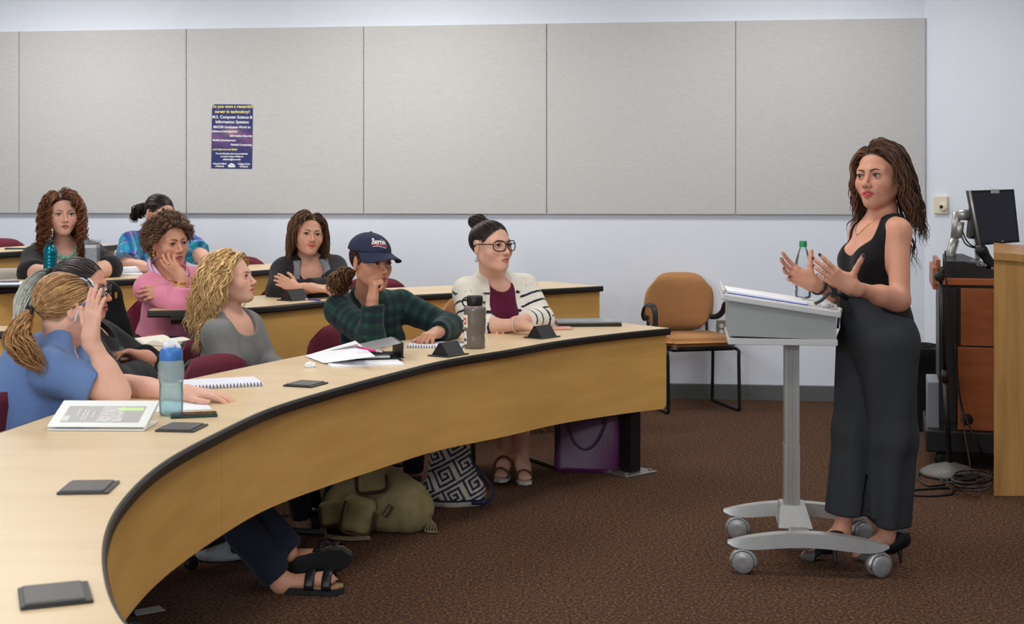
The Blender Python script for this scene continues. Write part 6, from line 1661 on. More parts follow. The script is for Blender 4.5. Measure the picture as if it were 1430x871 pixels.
# grey sports bottle
def sports_bottle():
    c = onz(663, 486, T1); r = empty('sports_bottle', c, 'smoky grey sports bottle with black screw cap and stickers on the front desk', 'bottle')
    s_ = 1900/c[1]
    prof = [(.002, .002), (.042, 0), (.046, .005), (.0465, .04), (.0445, .055), (.0445, .062), (.047, .072), (.0495, .11), (.0500, .125), (.0485, .150), (.0495, .165), (.050, .178), (.046, .186), (.032, .190)]
    b = MB(); b.lathe(prof, 30, c); b.build('bottle_body', mat('smoke_plastic', srgb(112, 104, 95), .22, spec=.5, var=.03), r, True)
    b = MB(); b.lathe([(.034, .188), (.035, .200), (.036, .204), (.036, .228), (.033, .233), (.002, .233)], 24, c); cp = b.build('cap', M_black, r, True)
    b = MB(); b.tube([c+np.array([-.036-.018*math.sin(a), -.005, .205+.020*math.cos(a)]) for a in np.linspace(0, math.pi, 10)], .004, 6); b.build('carry_loop', M_black, cp, True)
    def sticker(z0, h, a0, a1, m, nm, par, off=.0006, zz=None):
        vs = []; n = 8
        rr = lambda z: np.interp(z, [p_[1] for p_ in prof[1:]], [p_[0] for p_ in prof[1:]])+off
        for i in range(n+1):
            a = math.radians(a0+(a1-a0)*i/n)
            for z in (z0, z0+h*.5, z0+h): vs.append(c+np.array([rr(z)*math.sin(a), -rr(z)*math.cos(a), z]))
        b = MB(); b.add(vs, [(i*3+j, i*3+3+j, i*3+4+j, i*3+1+j) for i in range(n) for j in (0, 1)]); return b.build(nm, m, par, True, fix=False)
    s1 = sticker(.095, .055, -78, -38, mat('sticker_white', srgb(236, 232, 228), .5), 'sticker', r)
    sticker(.107, .030, -70, -46, mat('sticker_orange', srgb(226, 96, 40), .5), 'sticker_print', s1, .0012)
    sticker(.117, .010, -64, -52, mat('sticker_white', srgb(236, 232, 228), .5), 'sticker_print', s1, .0018)
    s2 = sticker(.020, .058, -80, -48, mat('sticker_white', srgb(236, 232, 228), .5), 'sticker', r)
    sticker(.032, .014, -74, -56, mat('sticker_black', srgb(40, 38, 40), .5), 'sticker_print', s2, .0012)
    sticker(.054, .010, -72, -58, mat('sticker_black', srgb(40, 38, 40), .5), 'sticker_print', s2, .0012)
sports_bottle()
b = MB(); p = onz(640, 482, T1); b.box((-.035, -.018, .0005), (.035, .018, .016), .007, rotz(.5), p); tag(b.build('pencil_pouch', mat('grey_pouch', srgb(128, 128, 130), .6), None, True), 'small grey pouch on the front desk beside the sports bottle', 'pouch')
# laptops
def laptop(x, y, z, w, h, rot, label, col=(92, 92, 94), m=None, name='laptop'):
    p = onz(x, y, z); R = rotz(rot); r = empty(name, (p[0], p[1], z), label, 'laptop', group='closed laptops on the desks')
    b = MB(); b.box((-w/2, -h/2, .001), (w/2, h/2, .016), .003, R, p); b.build('base', mat('laptop_base', srgb(36, 36, 40), .4), r)
    b = MB(); b.box((-w/2, -h/2, .017), (w/2, h/2, .026), .003, R, p); b.build('lid', m or mat('laptop_lid_grey', srgb(*col), .3, .3, var=.05), r)
    return r
p = onz(820, 453.5, T1)
laptop(820, 453.5, T1, .33, .20, .10, 'closed silver laptop at the right end of the front desk', m=mat('laptop_lid_silver', srgb(150, 156, 160), .18, .4, var=.10, vscale=8))
b = MB(); p = onz(783, 459.5, T1); b.box((-.055, -.045, .0005), (.055, .045, .010), .003, rotz(.1), p); tag(b.build('phone', mat('pink_case', srgb(214, 160, 146), .4)), 'rose phone on the front desk beside the silver laptop', 'phone')
laptop(446, 411.5, .86, .30, .20, .05, 'closed dark laptop on the third desk by the smiling woman', col=(104, 106, 98))
pen(onz(447, 419, .867), onz(426, 417.5, .867), mat('blue_pen', srgb(40, 60, 190), .35), 'blue pen on the third desk beside the raised hatch')
# open book on the second row
def open_book():
    p = onz(222, 479, T1); r = empty('open_book', p, 'open paperback book lying on the second-row desk end', 'book'); R = rotz(-.5)
    for q in (1, -1):
        n = 8; up = []; 
        for i in range(n+1):
            t = i/n; x = q*t*.125; z = .006+.022*math.sin(min(1, t*1.25)*math.pi*.82)*(1 if q < 0 else .8); up.append((x, z))
        b = MB(); a0 = [p+R @ np.array([x, -.09, .001]) for x, z in up]; a1 = [p+R @ np.array([x, .09, .001]) for x, z in up]; b0 = [p+R @ np.array([x, -.09, z]) for x, z in up]; b1 = [p+R @ np.array([x, .09, z]) for x, z in up]
        b.strip(a0, a1, b0, b1); b.build('page_block', mat('book_paper', srgb(232, 228, 216), .8), r, 'auto')
    b = MB(); b.box((-.13, -.093, .0002), (.13, .093, .001), 0, R, p); b.build('book_cover', M_black, r)
open_book()
# fourth-row bottles, note pad and folder
def teal_bottle():
    c = onz(70, 392, .95); r = empty('metal_bottle', c, 'teal metal bottle with black cap in front of the black-topped woman', 'bottle')
    prof = [(.002, .001), (.034, 0), (.036, .006)]
    for i in range(7): prof += [(.036, .02+i*.018), (.0335, .028+i*.018), (.036, .036+i*.018)]
    prof += [(.036, .155), (.033, .172), (.022, .190), (.018, .196)]
    b = MB(); b.lathe(prof, 24, c); b.build('bottle_body', mat('teal_metal', srgb(0, 112, 128), .25, .6), r, True)
    b = MB(); b.lathe([(.017, .195), (.018, .198), (.018, .214), (.012, .222), (.002, .222)], 18, c); b.build('cap', M_black, r, True)
    b = MB(); b.tube([c+np.array([.014*math.cos(a), 0, .222+.016*math.sin(a)]) for a in np.linspace(0, math.pi, 10)], .003, 6); b.build('carry_loop', M_black, r, True)
teal_bottle()
def tumbler():
    c = onz(129, 388, .95); r = empty('tumbler', c, 'clear square tumbler holding white drink in front of the black-topped woman', 'cup')
    b = MB(); b.box((-.036, -.036, .0), (.036, .036, .20), .008, None, c); b.build('cup_body', clear('clear_plastic', (.93, .96, .98, 1), gloss=.3, density=.12), r)
    b = MB(); b.box((-.031, -.031, .006), (.031, .031, .165), .006, None, c); b.build('drink', mat('grey_drink', srgb(176, 176, 182), .4, var=.12, vscale=40), r)
    b = MB(); b.box((-.033, -.033, .165), (.033, .033, .183), .004, None, c); b.build('foam', mat('white_foam', srgb(240, 240, 238), .6), r)
    b = MB(); b.box((-.037, -.037, .196), (.037, .037, .212), .004, None, c); b.build('lid', clear('clear_plastic', (.93, .96, .98, 1), gloss=.3, density=.12), r)
tumbler()
def note_pad():
    p = onz(176, 384, .95); r = empty('note_pad', p, 'white note pad with its page rolled back before the plaid woman', 'notebook'); R = rotz(.35)
    b = MB(); b.box((-.09, -.06, .0005), (.09, .06, .012), .001, R, p); b.build('pages', M_white, r)
    b = MB(); b.tube([p+R @ np.array([-.02, .02, .028]), p+R @ np.array([.10, .03, .030])], .020, 14, cap=False); b.build('rolled_page', M_white, r, True)
note_pad()
def folder():
    p = onz(12, 399, .95); r = empty('folder', p, 'open black folder with papers at the left end of the fourth desk', 'folder'); R = rotz(.12)
    b = MB(); b.box((-.24, -.14, .0005), (.19, .10, .012), .002, R, p); b.build('cover', M_black, r)
    b = MB(); b.box((-.22, -.10, .012), (.15, .09, .016), 0, R, p); b.build('pages', M_white, r)
    b = MB(); b.tube([p+R @ np.array([-.1, -.02, .022]), p+R @ np.array([.05, .01, .022])], .005, 8); b.build('pen', mat('blue_grey_pen', srgb(90, 100, 150), .4), r, True)
folder()
# ---------------------------------------------------------------- on the floor
def tote():
    p0, p1 = px(772, 660, 7.02), px(868, 664, 6.98); p0[2] = p1[2] = 0; d = nrm(p1-p0); n_ = np.array([d[1], -d[0], 0]); W_ = np.linalg.norm(p1-p0); H = .31
    r = empty('tote_bag', (p0+p1)/2, 'purple leather tote bag on the floor beside the desk leg', 'bag'); M = mat('purple_leather', srgb(88, 34, 80), .38, var=.08, vscale=14, bump=.1, bscale=60)
    b = MB(); rows = []
    for j in range(13):
        t = j/12; th = .075*(1-.75*t)+.008; z = H*t; ring = []
        for i in range(28):
            a = 2*math.pi*i/28; cx_ = math.copysign(abs(math.cos(a))**.35, math.cos(a)); sy = math.copysign(abs(math.sin(a))**.6, math.sin(a))
            ring.append((p0+p1)/2+d*(cx_*W_/2*(1-.03*(1-t))+.006*math.sin(3*t))+n_*(-sy*th+.010*math.sin(5*cx_+4*t)*(1-t))+np.array([0, 0, z-(.012*(1-abs(cx_)) if j == 12 else 0)]))
        rows.append(ring)
    vs = [q for ring in rows for q in ring]; b.add(vs, [(j*28+i, j*28+(i+1) % 28, (j+1)*28+(i+1) % 28, (j+1)*28+i) for j in range(12) for i in range(28)]+[tuple(range(28))[::-1]])
    b.build('bag_body', M, r, True)
    M2 = mat('dark_purple_leather', srgb(82, 30, 74), .4)
    for s_ in (1, -1):
        c = (p0+p1)/2+n_*s_*.040
        a0, a1 = c-d*.10+[0, 0, H-.02], c+d*.09+[0, 0, H+.0]
        if s_ == 1: pts = catmull([a0, a0+[0, 0, -.06]+n_*.03, c-d*.06+[0, 0, H-.16]+n_*.045, c-d*.005+[0, 0, H-.19]+n_*.05, c+d*.05+[0, 0, H-.15]+n_*.045, a1+[0, 0, -.06]+n_*.03, a1+[0, 0, .015]], 5)
        else: pts = catmull([a0, a0+[0, 0, .06], c+[0, 0, H+.10], a1+[0, 0, .06], a1], 5)
        b = MB(); b.tube(pts, .0055, 8); b.build('handle', M2, r, True)
    for k in (-.10, .09):
        b = MB(); q = (p0+p1)/2+n_*.036+d*k+[0, 0, H-.06]; b.box((-.012, -.004, -.035), (.012, .004, .035), .002, np.stack([d, n_, [0, 0, 1]], 1), q); tb = b.build('handle_tab', M2, r)
        b = MB(); b.lathe([(.004, 0), (.004, .006)], 8, q+[0, 0, -.02], np.stack([d, [0, 0, 1], n_], 1)); b.build('rivet', M_silver, tb)
tote()
def backpack():
    c = onz(520, 748, 0.0); c = np.array([c[0], c[1]+.10, 0]); r = empty('backpack', c, 'olive canvas rucksack with brown trim on the floor under the front desk', 'bag')
    ol, br = srgb(144, 130, 90), mat('brown_trim', srgb(70, 44, 32), .55); X = np.array([1, 0, 0]); Z = np.array([0, 0, 1.]); Y = np.array([0, 1., 0])
    pr = [(ell(c+[.02, .02, .115], (.185, .13, .125)), .03), (ell(c+[.14, .0, .095], (.10, .11, .105)), .06), (ell(c+[-.12, -.02, .10], (.10, .10, .11)), .06), (ell(c+[.0, .05, .175], (.13, .09, .07)), .06)]
    M = mat('olive_canvas', (0, 0, 0, 1), .9, attr='Col', var=.16, vscale=22, bump=.25, bscale=500)
    sdf_obj('bag_body', pr, .0055, M, r, ol, amp=.010, freq=24, seed=4, cutf=[lambda P: .003-P[..., 2]])
    # side pocket and flap with brown binding
    def pocket(cc, w, h, th, R, nm, rimr=.0065):
        sdf_obj(nm, [(rbox(cc, (w/2, th/2, h/2), min(.03, th*.49), R), .01)], .0045, M, r, srgb(154, 140, 96), amp=.004, freq=40, seed=6)
        pts = [cc+R @ np.array([math.copysign(abs(math.cos(a))**.45, math.cos(a))*w/2, -th/2-.001, math.copysign(abs(math.sin(a))**.45, math.sin(a))*h/2]) for a in np.linspace(-math.pi*1.15, .15, 30)]
        MB().tube(pts, rimr, 6).build('binding', br, r, True)
    pocket(c+[-.055, -.135, .095], .13, .15, .06, rotz(.06) @ roty(.22), 'front_pocket')
    pocket(c+[-.005, -.075, .215], .13, .10, .04, rotx(-.55) @ roty(-.12), 'top_flap')
    pocket(c+[-.165, -.115, .10], .11, .10, .035, rotz(.35) @ roty(-.08), 'side_flap')
    # woven tag
    R = np.stack([nrm([.55, -.1, .83]), nrm(np.cross([-.1, -.97, .2], nrm([.55, -.1, .83]))), nrm([-.1, -.97, .2])], 1)
    tc_ = c+np.array([.065, -.128, .110]); b = MB(); b.box((-.028, -.012, 0), (.028, .012, .003), .001, R, tc_); tgo = b.build('tag', mat('brown_tag', srgb(74, 46, 36), .7), r)
    text('ROXY', 'tag_lettering', tc_+R[:, 2]*.0034, R, .018, mat('tag_thread', srgb(170, 156, 130), .7), tgo)
    b = MB()
    for k in range(5): b.tube(catmull([c+[.19+.01*k, -.03, .06], c+[.225+.008*k, -.05, .035], c+[.215+.012*k, -.06, .012], c+[.24+.008*k, -.07, .006]], 4), .0035, 5)
    tag(b.build('strap_fringe', mat('olive_strap', srgb(120, 108, 78), .9), r, True), kind='stuff')
    b = MB(); b.tube(catmull([c+[-.20, -.10, .06], c+[-.19, -.16, .02], c+[-.10, -.19, .012], c+[.0, -.18, .012]], 6), .013, 8, flat=.35); b.build('strap', mat('olive_strap', srgb(120, 108, 78), .9), r, True)
backpack()
def pattern_bag():
    c = onz(628, 708, 0.0); c = np.array([c[0], c[1]+.06, 0]); r = empty('tote_bag', c, 'white canvas bag with a navy key pattern on the floor by the rucksack', 'bag')
    m = bpy.data.materials.new('greek_key_canvas'); m.use_nodes = True; nt = m.node_tree; bs = nt.nodes['Principled BSDF']; bs.inputs['Roughness'].default_value = .85
    a = nt.nodes.new('ShaderNodeAttribute'); a.attribute_name = 'Col'; nt.links.new(a.outputs['Color'], bs.inputs['Base Color'])
    key = ["########..", "#......#..", "#.####.#..", "#.#..#.#..", "#.#.##.#..", "#.#....#..", "#.######..", "#.........", "##########", ".........."]
    wt, nv = np.array(srgb(196, 190, 174)[:3]), np.array(srgb(24, 30, 66)[:3])
    def colf(V):
        q = V-c; u = (q[:, 0]*.80+q[:, 2]*.42)/.0095; v = (q[:, 2]*.86-q[:, 0]*.45)/.0095
        i = np.floor(u).astype(int) % 10; j = np.floor(v).astype(int) % 10
        k = np.array([[ch == '#' for ch in row] for row in key])[j, i]
        col = np.where(k[:, None], nv, wt); low = q[:, 2] < .030; col[low] = wt; col[(q[:, 2] < .036) & (q[:, 2] > .026)] = nv; return col
    pr = [(cap(c+[.012, 0, .06], c+[-.008, .02, .34], .135, .075, ((0, 1, 0), .58)), .02), (rbox(c+[.012, 0, .05], (.142, .075, .05), .03), .04)]
    sdf_obj('bag_body', pr, .0035, m, r, amp=.009, freq=20, colf=colf, seed=9, cutf=[lambda P: .002-P[..., 2]], sm=2)
    b = MB(); b.tube(catmull([c+[.10, -.04, .20], c+[.16, -.07, .14], c+[.20, -.08, .07], c+[.165, -.10, .03], c+[.10, -.09, .025]], 6), .011, 8, flat=.4); b.build('strap', mat('navy_strap', srgb(36, 42, 74), .85), r, True)
pattern_bag()
def soft_bag(name, c, pr, col, label, cat='bag', amp=.008, m=None): 
    r = empty(name, c, label, cat); sdf_obj('bag_body', pr, .0075, m or M_cloth, r, col, amp=amp, freq=24, cutf=[lambda P: .002-P[..., 2]]); return r
c = onz(478, 722, 0.0); c = np.array([c[0]+.02, c[1]+.06, 0])
tb = soft_bag('cloth_bag', c, [(rbox(c+[.02, 0, .16], (.13, .05, .16), .04), .02)], srgb(14, 72, 80), 'dark teal cloth bag on the floor behind the olive rucksack')
b = MB(); b.tube(catmull([c+[-.05, -.04, .31], c+[-.04, -.05, .40], c+[.05, -.05, .40], c+[.07, -.04, .31]], 5), .007, 6); b.build('handle', mat('teal_strap', srgb(14, 72, 80), .9), tb, True)
c = onz(312, 783, 0.0); c = np.array([c[0], c[1]+.03, 0])
wb = soft_bag('paper_bag', c, [(rbox(c+[0, 0, .06], (.12, .06, .06), .03), .02)], srgb(176, 178, 182), 'white shopping bag with a black swirl lying under the front desk', amp=.010)
b = MB(); b.tube([c+np.array([.055+.022*math.cos(a)*(1-a/14), -.068, .055+.022*math.sin(a)*(1-a/14)]) for a in np.linspace(0, 9, 30)], .004, 5); b.build('swirl_mark', M_black, wb, True)
c = onz(207, 853, 0.0); b = MB(); b.box((-.05, -.03, .0005), (.05, .03, .003), 0, rotz(.6), c); lr = b.build('leaflet', mat('grey_paper', srgb(170, 172, 174), .7)); tag(lr, 'small pale leaflet on the carpet under the near end of the front desk', 'leaflet')
# dark shoulder bag hanging behind the ponytail woman
c = px(153, 446, 5.35); r = empty('shoulder_bag', c, 'black bag with a gold zip pull behind the ponytail woman\'s profile', 'bag')
sdf_obj('bag_body', [(cap(c+[0, 0, .09], c+[.02, 0, -.35], .055, .15, ((0, 1, 0), .5)), .02)], .007, M_cloth, r, srgb(24, 24, 26), amp=.006, freq=24)
MB().box((-.005, -.004, -.012), (.005, .004, .012), .001, rotz(.3), px(162, 412, 5.30)).build('zip_pull', M_gold, r)
# ---------------------------------------------------------------- right side: equipment console
M_cherry = mat('cherry_wood', srgb(150, 84, 46), .38, col2=srgb(168, 98, 56), vscale=4, stretch=(1, 1, 6), detail=6, spec=.4)
KROT = -.27
def console():
    D = 7.05; x0 = px(1311, 0, D)[0]; x1 = x0+.80; y0, y1 = D, D+.62; zt = 1.42-(388-270)/1900*D
    x1 = x0+.60; r = empty('equipment_console', (x0, y0, 0), 'cherry wood equipment console with black panels behind the oak counter', 'console')
    b = MB(); b.box((x0-.02, y0-.02, zt-.035), (x1, y1, zt), .004); b.build('worktop', M_cherry, r)
    za, zb = zt-.22, .36
    b = MB(); b.box((x0+.005, y0, .20), (x1, y1, zt-.035)); b.build('carcass', M_black, r)
    zm = 1.42-(482-270)/1900*D
    xp = px(1340, 0, D)[0]
    b = MB(); b.box((xp, y0-.012, zm+.004), (x1-.01, y0+.004, zt-.05), .002); b.build('upper_panel', M_cherry, r)
    b = MB(); b.box((px(1336, 0, D)[0], y0-.012, 1.42-(598-270)/1900*D), (x1-.01, y0+.004, zm-.004), .002); lp_ = b.build('lower_panel', M_cherry, r)
    c = px(1349, 584, D-.013); b = MB(); b.lathe([(.030, 0), (.030, .008), (.024, .010), (.002, .010)], 20, c+[0, .006, 0], np.stack([[1, 0, 0], [0, 0, 1], [0, -1, 0]], 1)); b.build('grommet', M_black, lp_, True)
    b = MB(); b.box((px(1311, 0, D)[0], y0-.016, .24), (px(1335, 0, D)[0], y0+.002, zt-.05), .003); b.build('corner_post', M_black, r)
    b = MB(); b.box((x0-.065, y0-.04, .085), (x1, y1, .20), .01); b.build('plinth', M_black, r)
    b = MB(); b.box((x0-.055, y0+.02, .20), (x0+.004, y0+.34, .44), .004); b.build('side_box', mat('grey_metal', srgb(140, 146, 156), .4, .3), r)
    for (xx, yy) in ((x0+.02, y0+.03), (x1-.05, y0+.03), (x0+.02, y1-.05), (x1-.05, y1-.05)):
        b = MB(); b.lathe([(.015, -.016), (.042, -.016), (.042, .016), (.015, .016)], 16, (xx, yy, .043), np.stack([[1, 0, 0], [0, 0, 1], [0, -1, 0]], 1)); b.build('caster', M_black, r, True)
    # raised rim at the left and keyboard riser on top
    b = MB(); b.box((x0-.03, y0-.01, zt-.06), (x0-.005, y1, zt+.055), .004); b.box((x0-.012, y0+.10, zt), (x0+.012, y1, zt+.09), .004); b.build('side_rim', M_cherry, r)
    r.rotation_euler = (0, 0, KROT); return r, x0, x1, y0, y1, zt
con, kx0, kx1, ky0, ky1, kz = console()
# control unit on the console
cu = empty('control_unit', (kx0, ky0, kz), 'black slanted control unit on the console top under the monitor', 'electronics')
b = MB(); b.add([(kx0+.03, ky0+.03, kz+.001), (kx0+.34, ky0+.03, kz+.001), (kx0+.34, ky0+.30, kz+.001), (kx0+.03, ky0+.30, kz+.001), (kx0+.03, ky0+.03, kz+.085), (kx0+.13, ky0+.03, kz+.085), (kx0+.34, ky0+.03, kz+.015), (kx0+.03, ky0+.30, kz+.115), (kx0+.13, ky0+.30, kz+.115), (kx0+.34, ky0+.30, kz+.03)],
      [(0, 1, 6, 5, 4), (3, 7, 8, 9, 2), (0, 4, 7, 3), (1, 2, 9, 6), (4, 5, 8, 7), (5, 6, 9, 8), (0, 3, 2, 1)]); b.build('housing', M_black, cu)
b = MB()
for i in range(3): b.box((kx0+.16+.05*i, ky0+.06, kz+.075-.016*i), (kx0+.19+.05*i, ky0+.20, kz+.088-.016*i), .003, None)
b.build('button_row', mat('grey_keys', srgb(110, 110, 114), .4), cu)
b = MB(); b.box((-.012, -.10, -.008), (.012, .10, .008), .004, rotx(.5) @ rotz(.0), (kx0+.20, ky0+.24, kz+.14)); b.build('metal_arm', M_silver, cu)
cu.rotation_euler = (0, 0, KROT)
# desk phone handset dark shape at right
hs = empty('handset', px(1380, 368, 7.12), 'black telephone handset leaning on the console below the monitor', 'telephone')
sdf_obj('handset_body', [(cap(px(1371, 350, 7.10), px(1390, 378, 7.10), .024, .028), .01), (ell(px(1371, 350, 7.10), (.03, .03, .03)), .02)], .005, mat('matte_black', (0, 0, 0, 1), .45, attr='Col'), hs, srgb(24, 24, 26))
# monitor on an arm
def monitor():
    D = 7.15; A = [px(1352, 266, D-.02), px(1366, 343, D-.02), px(1424, 338, D+.0), px(1416, 264, D+.0)]
    r = empty('monitor', px(1390, 300, D), 'black flat monitor on a silver arm above the equipment console', 'monitor')
    ul, ll, lr_, ur = A; nx = nrm(np.cross(lr_-ll, ul-ll)); nx = nx if nx[1] < 0 else -nx
    b = MB(); f = [ul, ll, lr_, ur]; bk = [p_-nx*.030 for p_ in f]; b.add(f+bk, [(0, 1, 2, 3), (7, 6, 5, 4), (0, 4, 5, 1), (1, 5, 6, 2), (2, 6, 7, 3), (3, 7, 4, 0)]); b.build('bezel', mat('monitor_black', srgb(22, 22, 26), .3), r)
    m_ = sum(f)/4; sc = [m_+(p_-m_)*.91+nx*.0015 for p_ in f]; b = MB(); b.add(sc, [(0, 1, 2, 3)]); b.build('screen', mat('screen_glass', srgb(40, 40, 52), .25), r, fix=False)
    e = (ul*.985+ur*.015); b = MB(); b.tube([ul+(ur-ul)*.03+nx*.003, ll+(lr_-ll)*.03+nx*.003], .007, 6); b.build('silver_edge', M_silver, r, True)
    tp = ul*.42+ur*.58+nx*.003; b = MB(); b.box((-.022, -.004, -.020), (.022, .004, .004), .002, None, tp); b.build('webcam_clip', M_silver, r)
    lg = ll*.42+lr_*.58; b = MB(); b.box((-.006, -.003, .010), (.006, .003, .016), .001, None, lg+nx*.003); b.build('logo_mark', M_silver, r)
    # back shell bulging to the left, arm, cables
    bc = m_-nx*.06; sdf_obj('rear_housing', [(rbox(px(1362, 305, D+.06), (.030, .05, .11), .02, roty(.10)), .02)], .006, mat('matte_black', (0, 0, 0, 1), .45, attr='Col'), r, srgb(40, 40, 44))
    b = MB(); b.tube([px(1337, 300, D+.10), px(1356, 300, D+.09)], .030, 10); b.tube([px(1336, 296, D+.10), px(1333, 334, D+.10)], .022, 10); b.tube([px(1342, 310, D+.08), px(1339, 332, D+.08)], .018, 10); b.tube([px(1333, 334, D+.10), px(1328, 352, D+.10), px(1330, 372, D+.10)], .026, 12); b.build('monitor_arm', M_silver, r, True)
    b = MB(); b.tube(catmull([px(1344, 322, D+.02), px(1350, 336, D-.0), px(1360, 344, D), px(1366, 338, D+.02)], 6), .004, 6); b.tube(catmull([px(1343, 330, D+.02), px(1349, 341, D), px(1362, 346, D+.01), px(1368, 342, D+.03)], 6), .004, 6); b.build('cable', M_black, r, True)
monitor()
# microphone stand
def mic_stand():
    bs_ = onz(1326, 664, 0.0); r = empty('microphone_stand', bs_, 'black microphone stand with heavy grey base beside the console', 'microphone stand')
    b = MB(); b.lathe([(.002, .001), (.135, .001), (.145, .008), (.140, .022), (.10, .045), (.04, .062), (.02, .068)], 32, bs_); b.build('base', mat('base_grey', srgb(110, 108, 104), .5, .3, var=.08), r, True)
    tp = px(1311, 386, bs_[1]); tp = np.array([bs_[0]-.045, bs_[1], tp[2]])
    b = MB(); b.tube([bs_+[0, 0, .06], bs_*.5+tp*.5], .013, 10); b.build('lower_pole', M_blackmetal, r, True)
    b = MB(); b.tube([bs_*.5+tp*.5, tp], .009, 10); b.build('upper_pole', M_blackmetal, r, True)
    b = MB(); b.tube([bs_*.5+tp*.5-[0, 0, .03], bs_*.5+tp*.5+[0, 0, .03]], .018, 12); b.build('clutch', M_black, r, True)
    b = MB(); b.lathe([(.006, -.02), (.024, -.02), (.024, .02), (.006, .02)], 16, tp+[-.01, -.01, 0], np.stack([[1, 0, 0], [0, 0, 1], [0, -1, 0]], 1)); b.tube([tp+[0, 0, 0], tp+[.01, 0, .05]], .012, 8); b.build('clamp', M_black, r, True)
mic_stand()
# cables
def cable(pts, r, label, col=M_black, name='cable'):
    b = MB(); b.tube(catmull(pts, 7), r, 6); tag(b.build(name, col, None, True), label, 'cable', 'cables around the console')
F = lambda x, y, z=.006: onz(x, y, z)
cable([px(1320, 350, 7.0), px(1321, 380, 6.99), px(1326, 450, 6.98), px(1338, 545, 6.97), px(1356, 655, 6.75), F(1358, 664), F(1376, 672)], .0045, 'thin black cable hanging from the console top to the floor')
cable([px(1334, 480, 6.98), px(1342, 560, 6.96), px(1365, 620, 6.85), F(1382, 650, .01), F(1386, 662)], .0045, 'black cable running from the console corner to the oak counter foot')
cable([F(1272, 684), F(1300, 682), F(1326, 681), F(1330, 686), F(1326, 690), F(1300, 692), F(1272, 691)], .006, 'black cable loop on the carpet left of the oak counter')
rngc = np.random.default_rng(5)
for k in range(7):
    cx_, cy = 1345+rngc.uniform(-12, 18), 674+rngc.uniform(-9, 6); rx, ry = rngc.uniform(18, 34), rngc.uniform(6, 13); ph = rngc.uniform(0, 6)
    pts = [F(cx_+rx*math.cos(ph+t)*(1+.15*math.sin(2*t+k)), cy+ry*math.sin(ph+t), .008+.006*k+.016*(1+math.sin(2.3*t+k))) for t in np.linspace(0, 5.4, 13)]
    cable(pts, .0042, 'coil of thin black cable in the tangle at the microphone stand foot', col=mat('grey_cable', srgb(60, 58, 56), .5) if k % 3 == 0 else M_black)
cable([F(1300, 650, .01), F(1285, 658), F(1283, 668), F(1296, 678), F(1320, 676)], .005, 'black cable curling left around the microphone stand base')
# oak counter
M_oak = mat('oak_veneer', srgb(190, 146, 88), .4, col2=srgb(168, 122, 68), vscale=5, stretch=(6, 6, .5), detail=8, spec=.4)
def counter():
    x0 = px(1388, 0, 6.38)[0]; y0, y1 = 6.38, 6.78; zl = 1.42-(352-270)/1900*6.38; x1 = x0+1.2; sl = (364-352)/(1430-1388)
    r = empty('oak_counter', (x0+.6, 6.7, 0), 'light oak counter with a sloping top at the right picture edge', 'counter')
    k = .36*(y1-y0); zr = zl-sl*.36
    def blk(lo, hi, o):
        b = MB(); b.add([(x0-o, y0-o*3, lo[0]), (x1, y0-o*3, lo[1]), (x1+k, y1, lo[2]), (x0+k-o, y1, lo[3]), (x0-o, y0-o*3, hi[0]), (x1, y0-o*3, hi[1]), (x1+k, y1, hi[2]), (x0+k-o, y1, hi[3])], [(0, 1, 5, 4), (2, 3, 7, 6), (3, 0, 4, 7), (1, 2, 6, 5), (3, 2, 1, 0), (4, 5, 6, 7)]); return b
    blk((.002,)*4, (zl-.035, zr-.035, zr-.010, zl-.010), 0).build('body', M_oak, r)
    blk((zl-.034, zr-.034, zr-.009, zl-.009), (zl, zr, zr+.030, zl+.030), .004).build('worktop', M_oak, r)
    return zl
zc = counter()
c = px(1428, 350, 7.2); r = empty('cup', c, 'red and white cup at the right picture edge behind the oak counter', 'cup')
MB().lathe([(.02, -.25), (.03, -.10), (.034, 0)], 16, c).build('cup_body', mat('red_cup', srgb(170, 28, 50), .4), r, True)
MB().lathe([(.034, 0), (.034, .03), (.03, .035), (.002, .036)], 16, c).build('lid', mat('pale_plastic', srgb(206, 206, 212), .3), r, True)
# waste bin with a bag
def bin_():
    c = onz(1291, 570, 0.0); c = np.array([px(1291, 0, 8.2)[0], 8.2, 0]); r = empty('waste_bin', c, 'black waste bin lined with a black bag behind the presenter', 'bin')
    H = 1.42-(486-270)/1900*8.2
    b = MB(); n = 40; rings = []
    for z, w in ((.002, .115), (.02, .12), (H-.01, .150)):
        rings.append([c+np.array([math.copysign(abs(math.cos(a))**.5, math.cos(a))*w, math.copysign(abs(math.sin(a))**.5, math.sin(a))*w*.8, z]) for a in np.linspace(0, 2*np.pi, n, endpoint=False)])
    b.add([q for g in rings for q in g], [(j*n+i, j*n+(i+1) % n, (j+1)*n+(i+1) % n, (j+1)*n+i) for j in range(2) for i in range(n)]+[tuple(range(n))[::-1]]); b.build('bin_body', M_black, r, True)
    b = MB(); rings = []
    for k, (z, w) in enumerate(((H-.13, .150), (H-.05, .158), (H+.012, .160), (H+.018, .150), (H-.02, .142), (H-.10, .130))):
        rings.append([c+np.array([math.copysign(abs(math.cos(a))**.5, math.cos(a))*(w+.006*math.sin(a*11+k)), math.copysign(abs(math.sin(a))**.5, math.sin(a))*(w*.8+.006*math.sin(a*9+k)), z+.012*math.sin(a*7)*(k < 1)+.006*math.sin(a*5)]) for a in np.linspace(0, 2*np.pi, n, endpoint=False)])
    b.add([q for g in rings for q in g], [(j*n+i, j*n+(i+1) % n, (j+1)*n+(i+1) % n, (j+1)*n+i) for j in range(5) for i in range(n)]); b.build('bin_liner', mat('bin_bag', srgb(30, 31, 34), .25), r, True)
bin_()
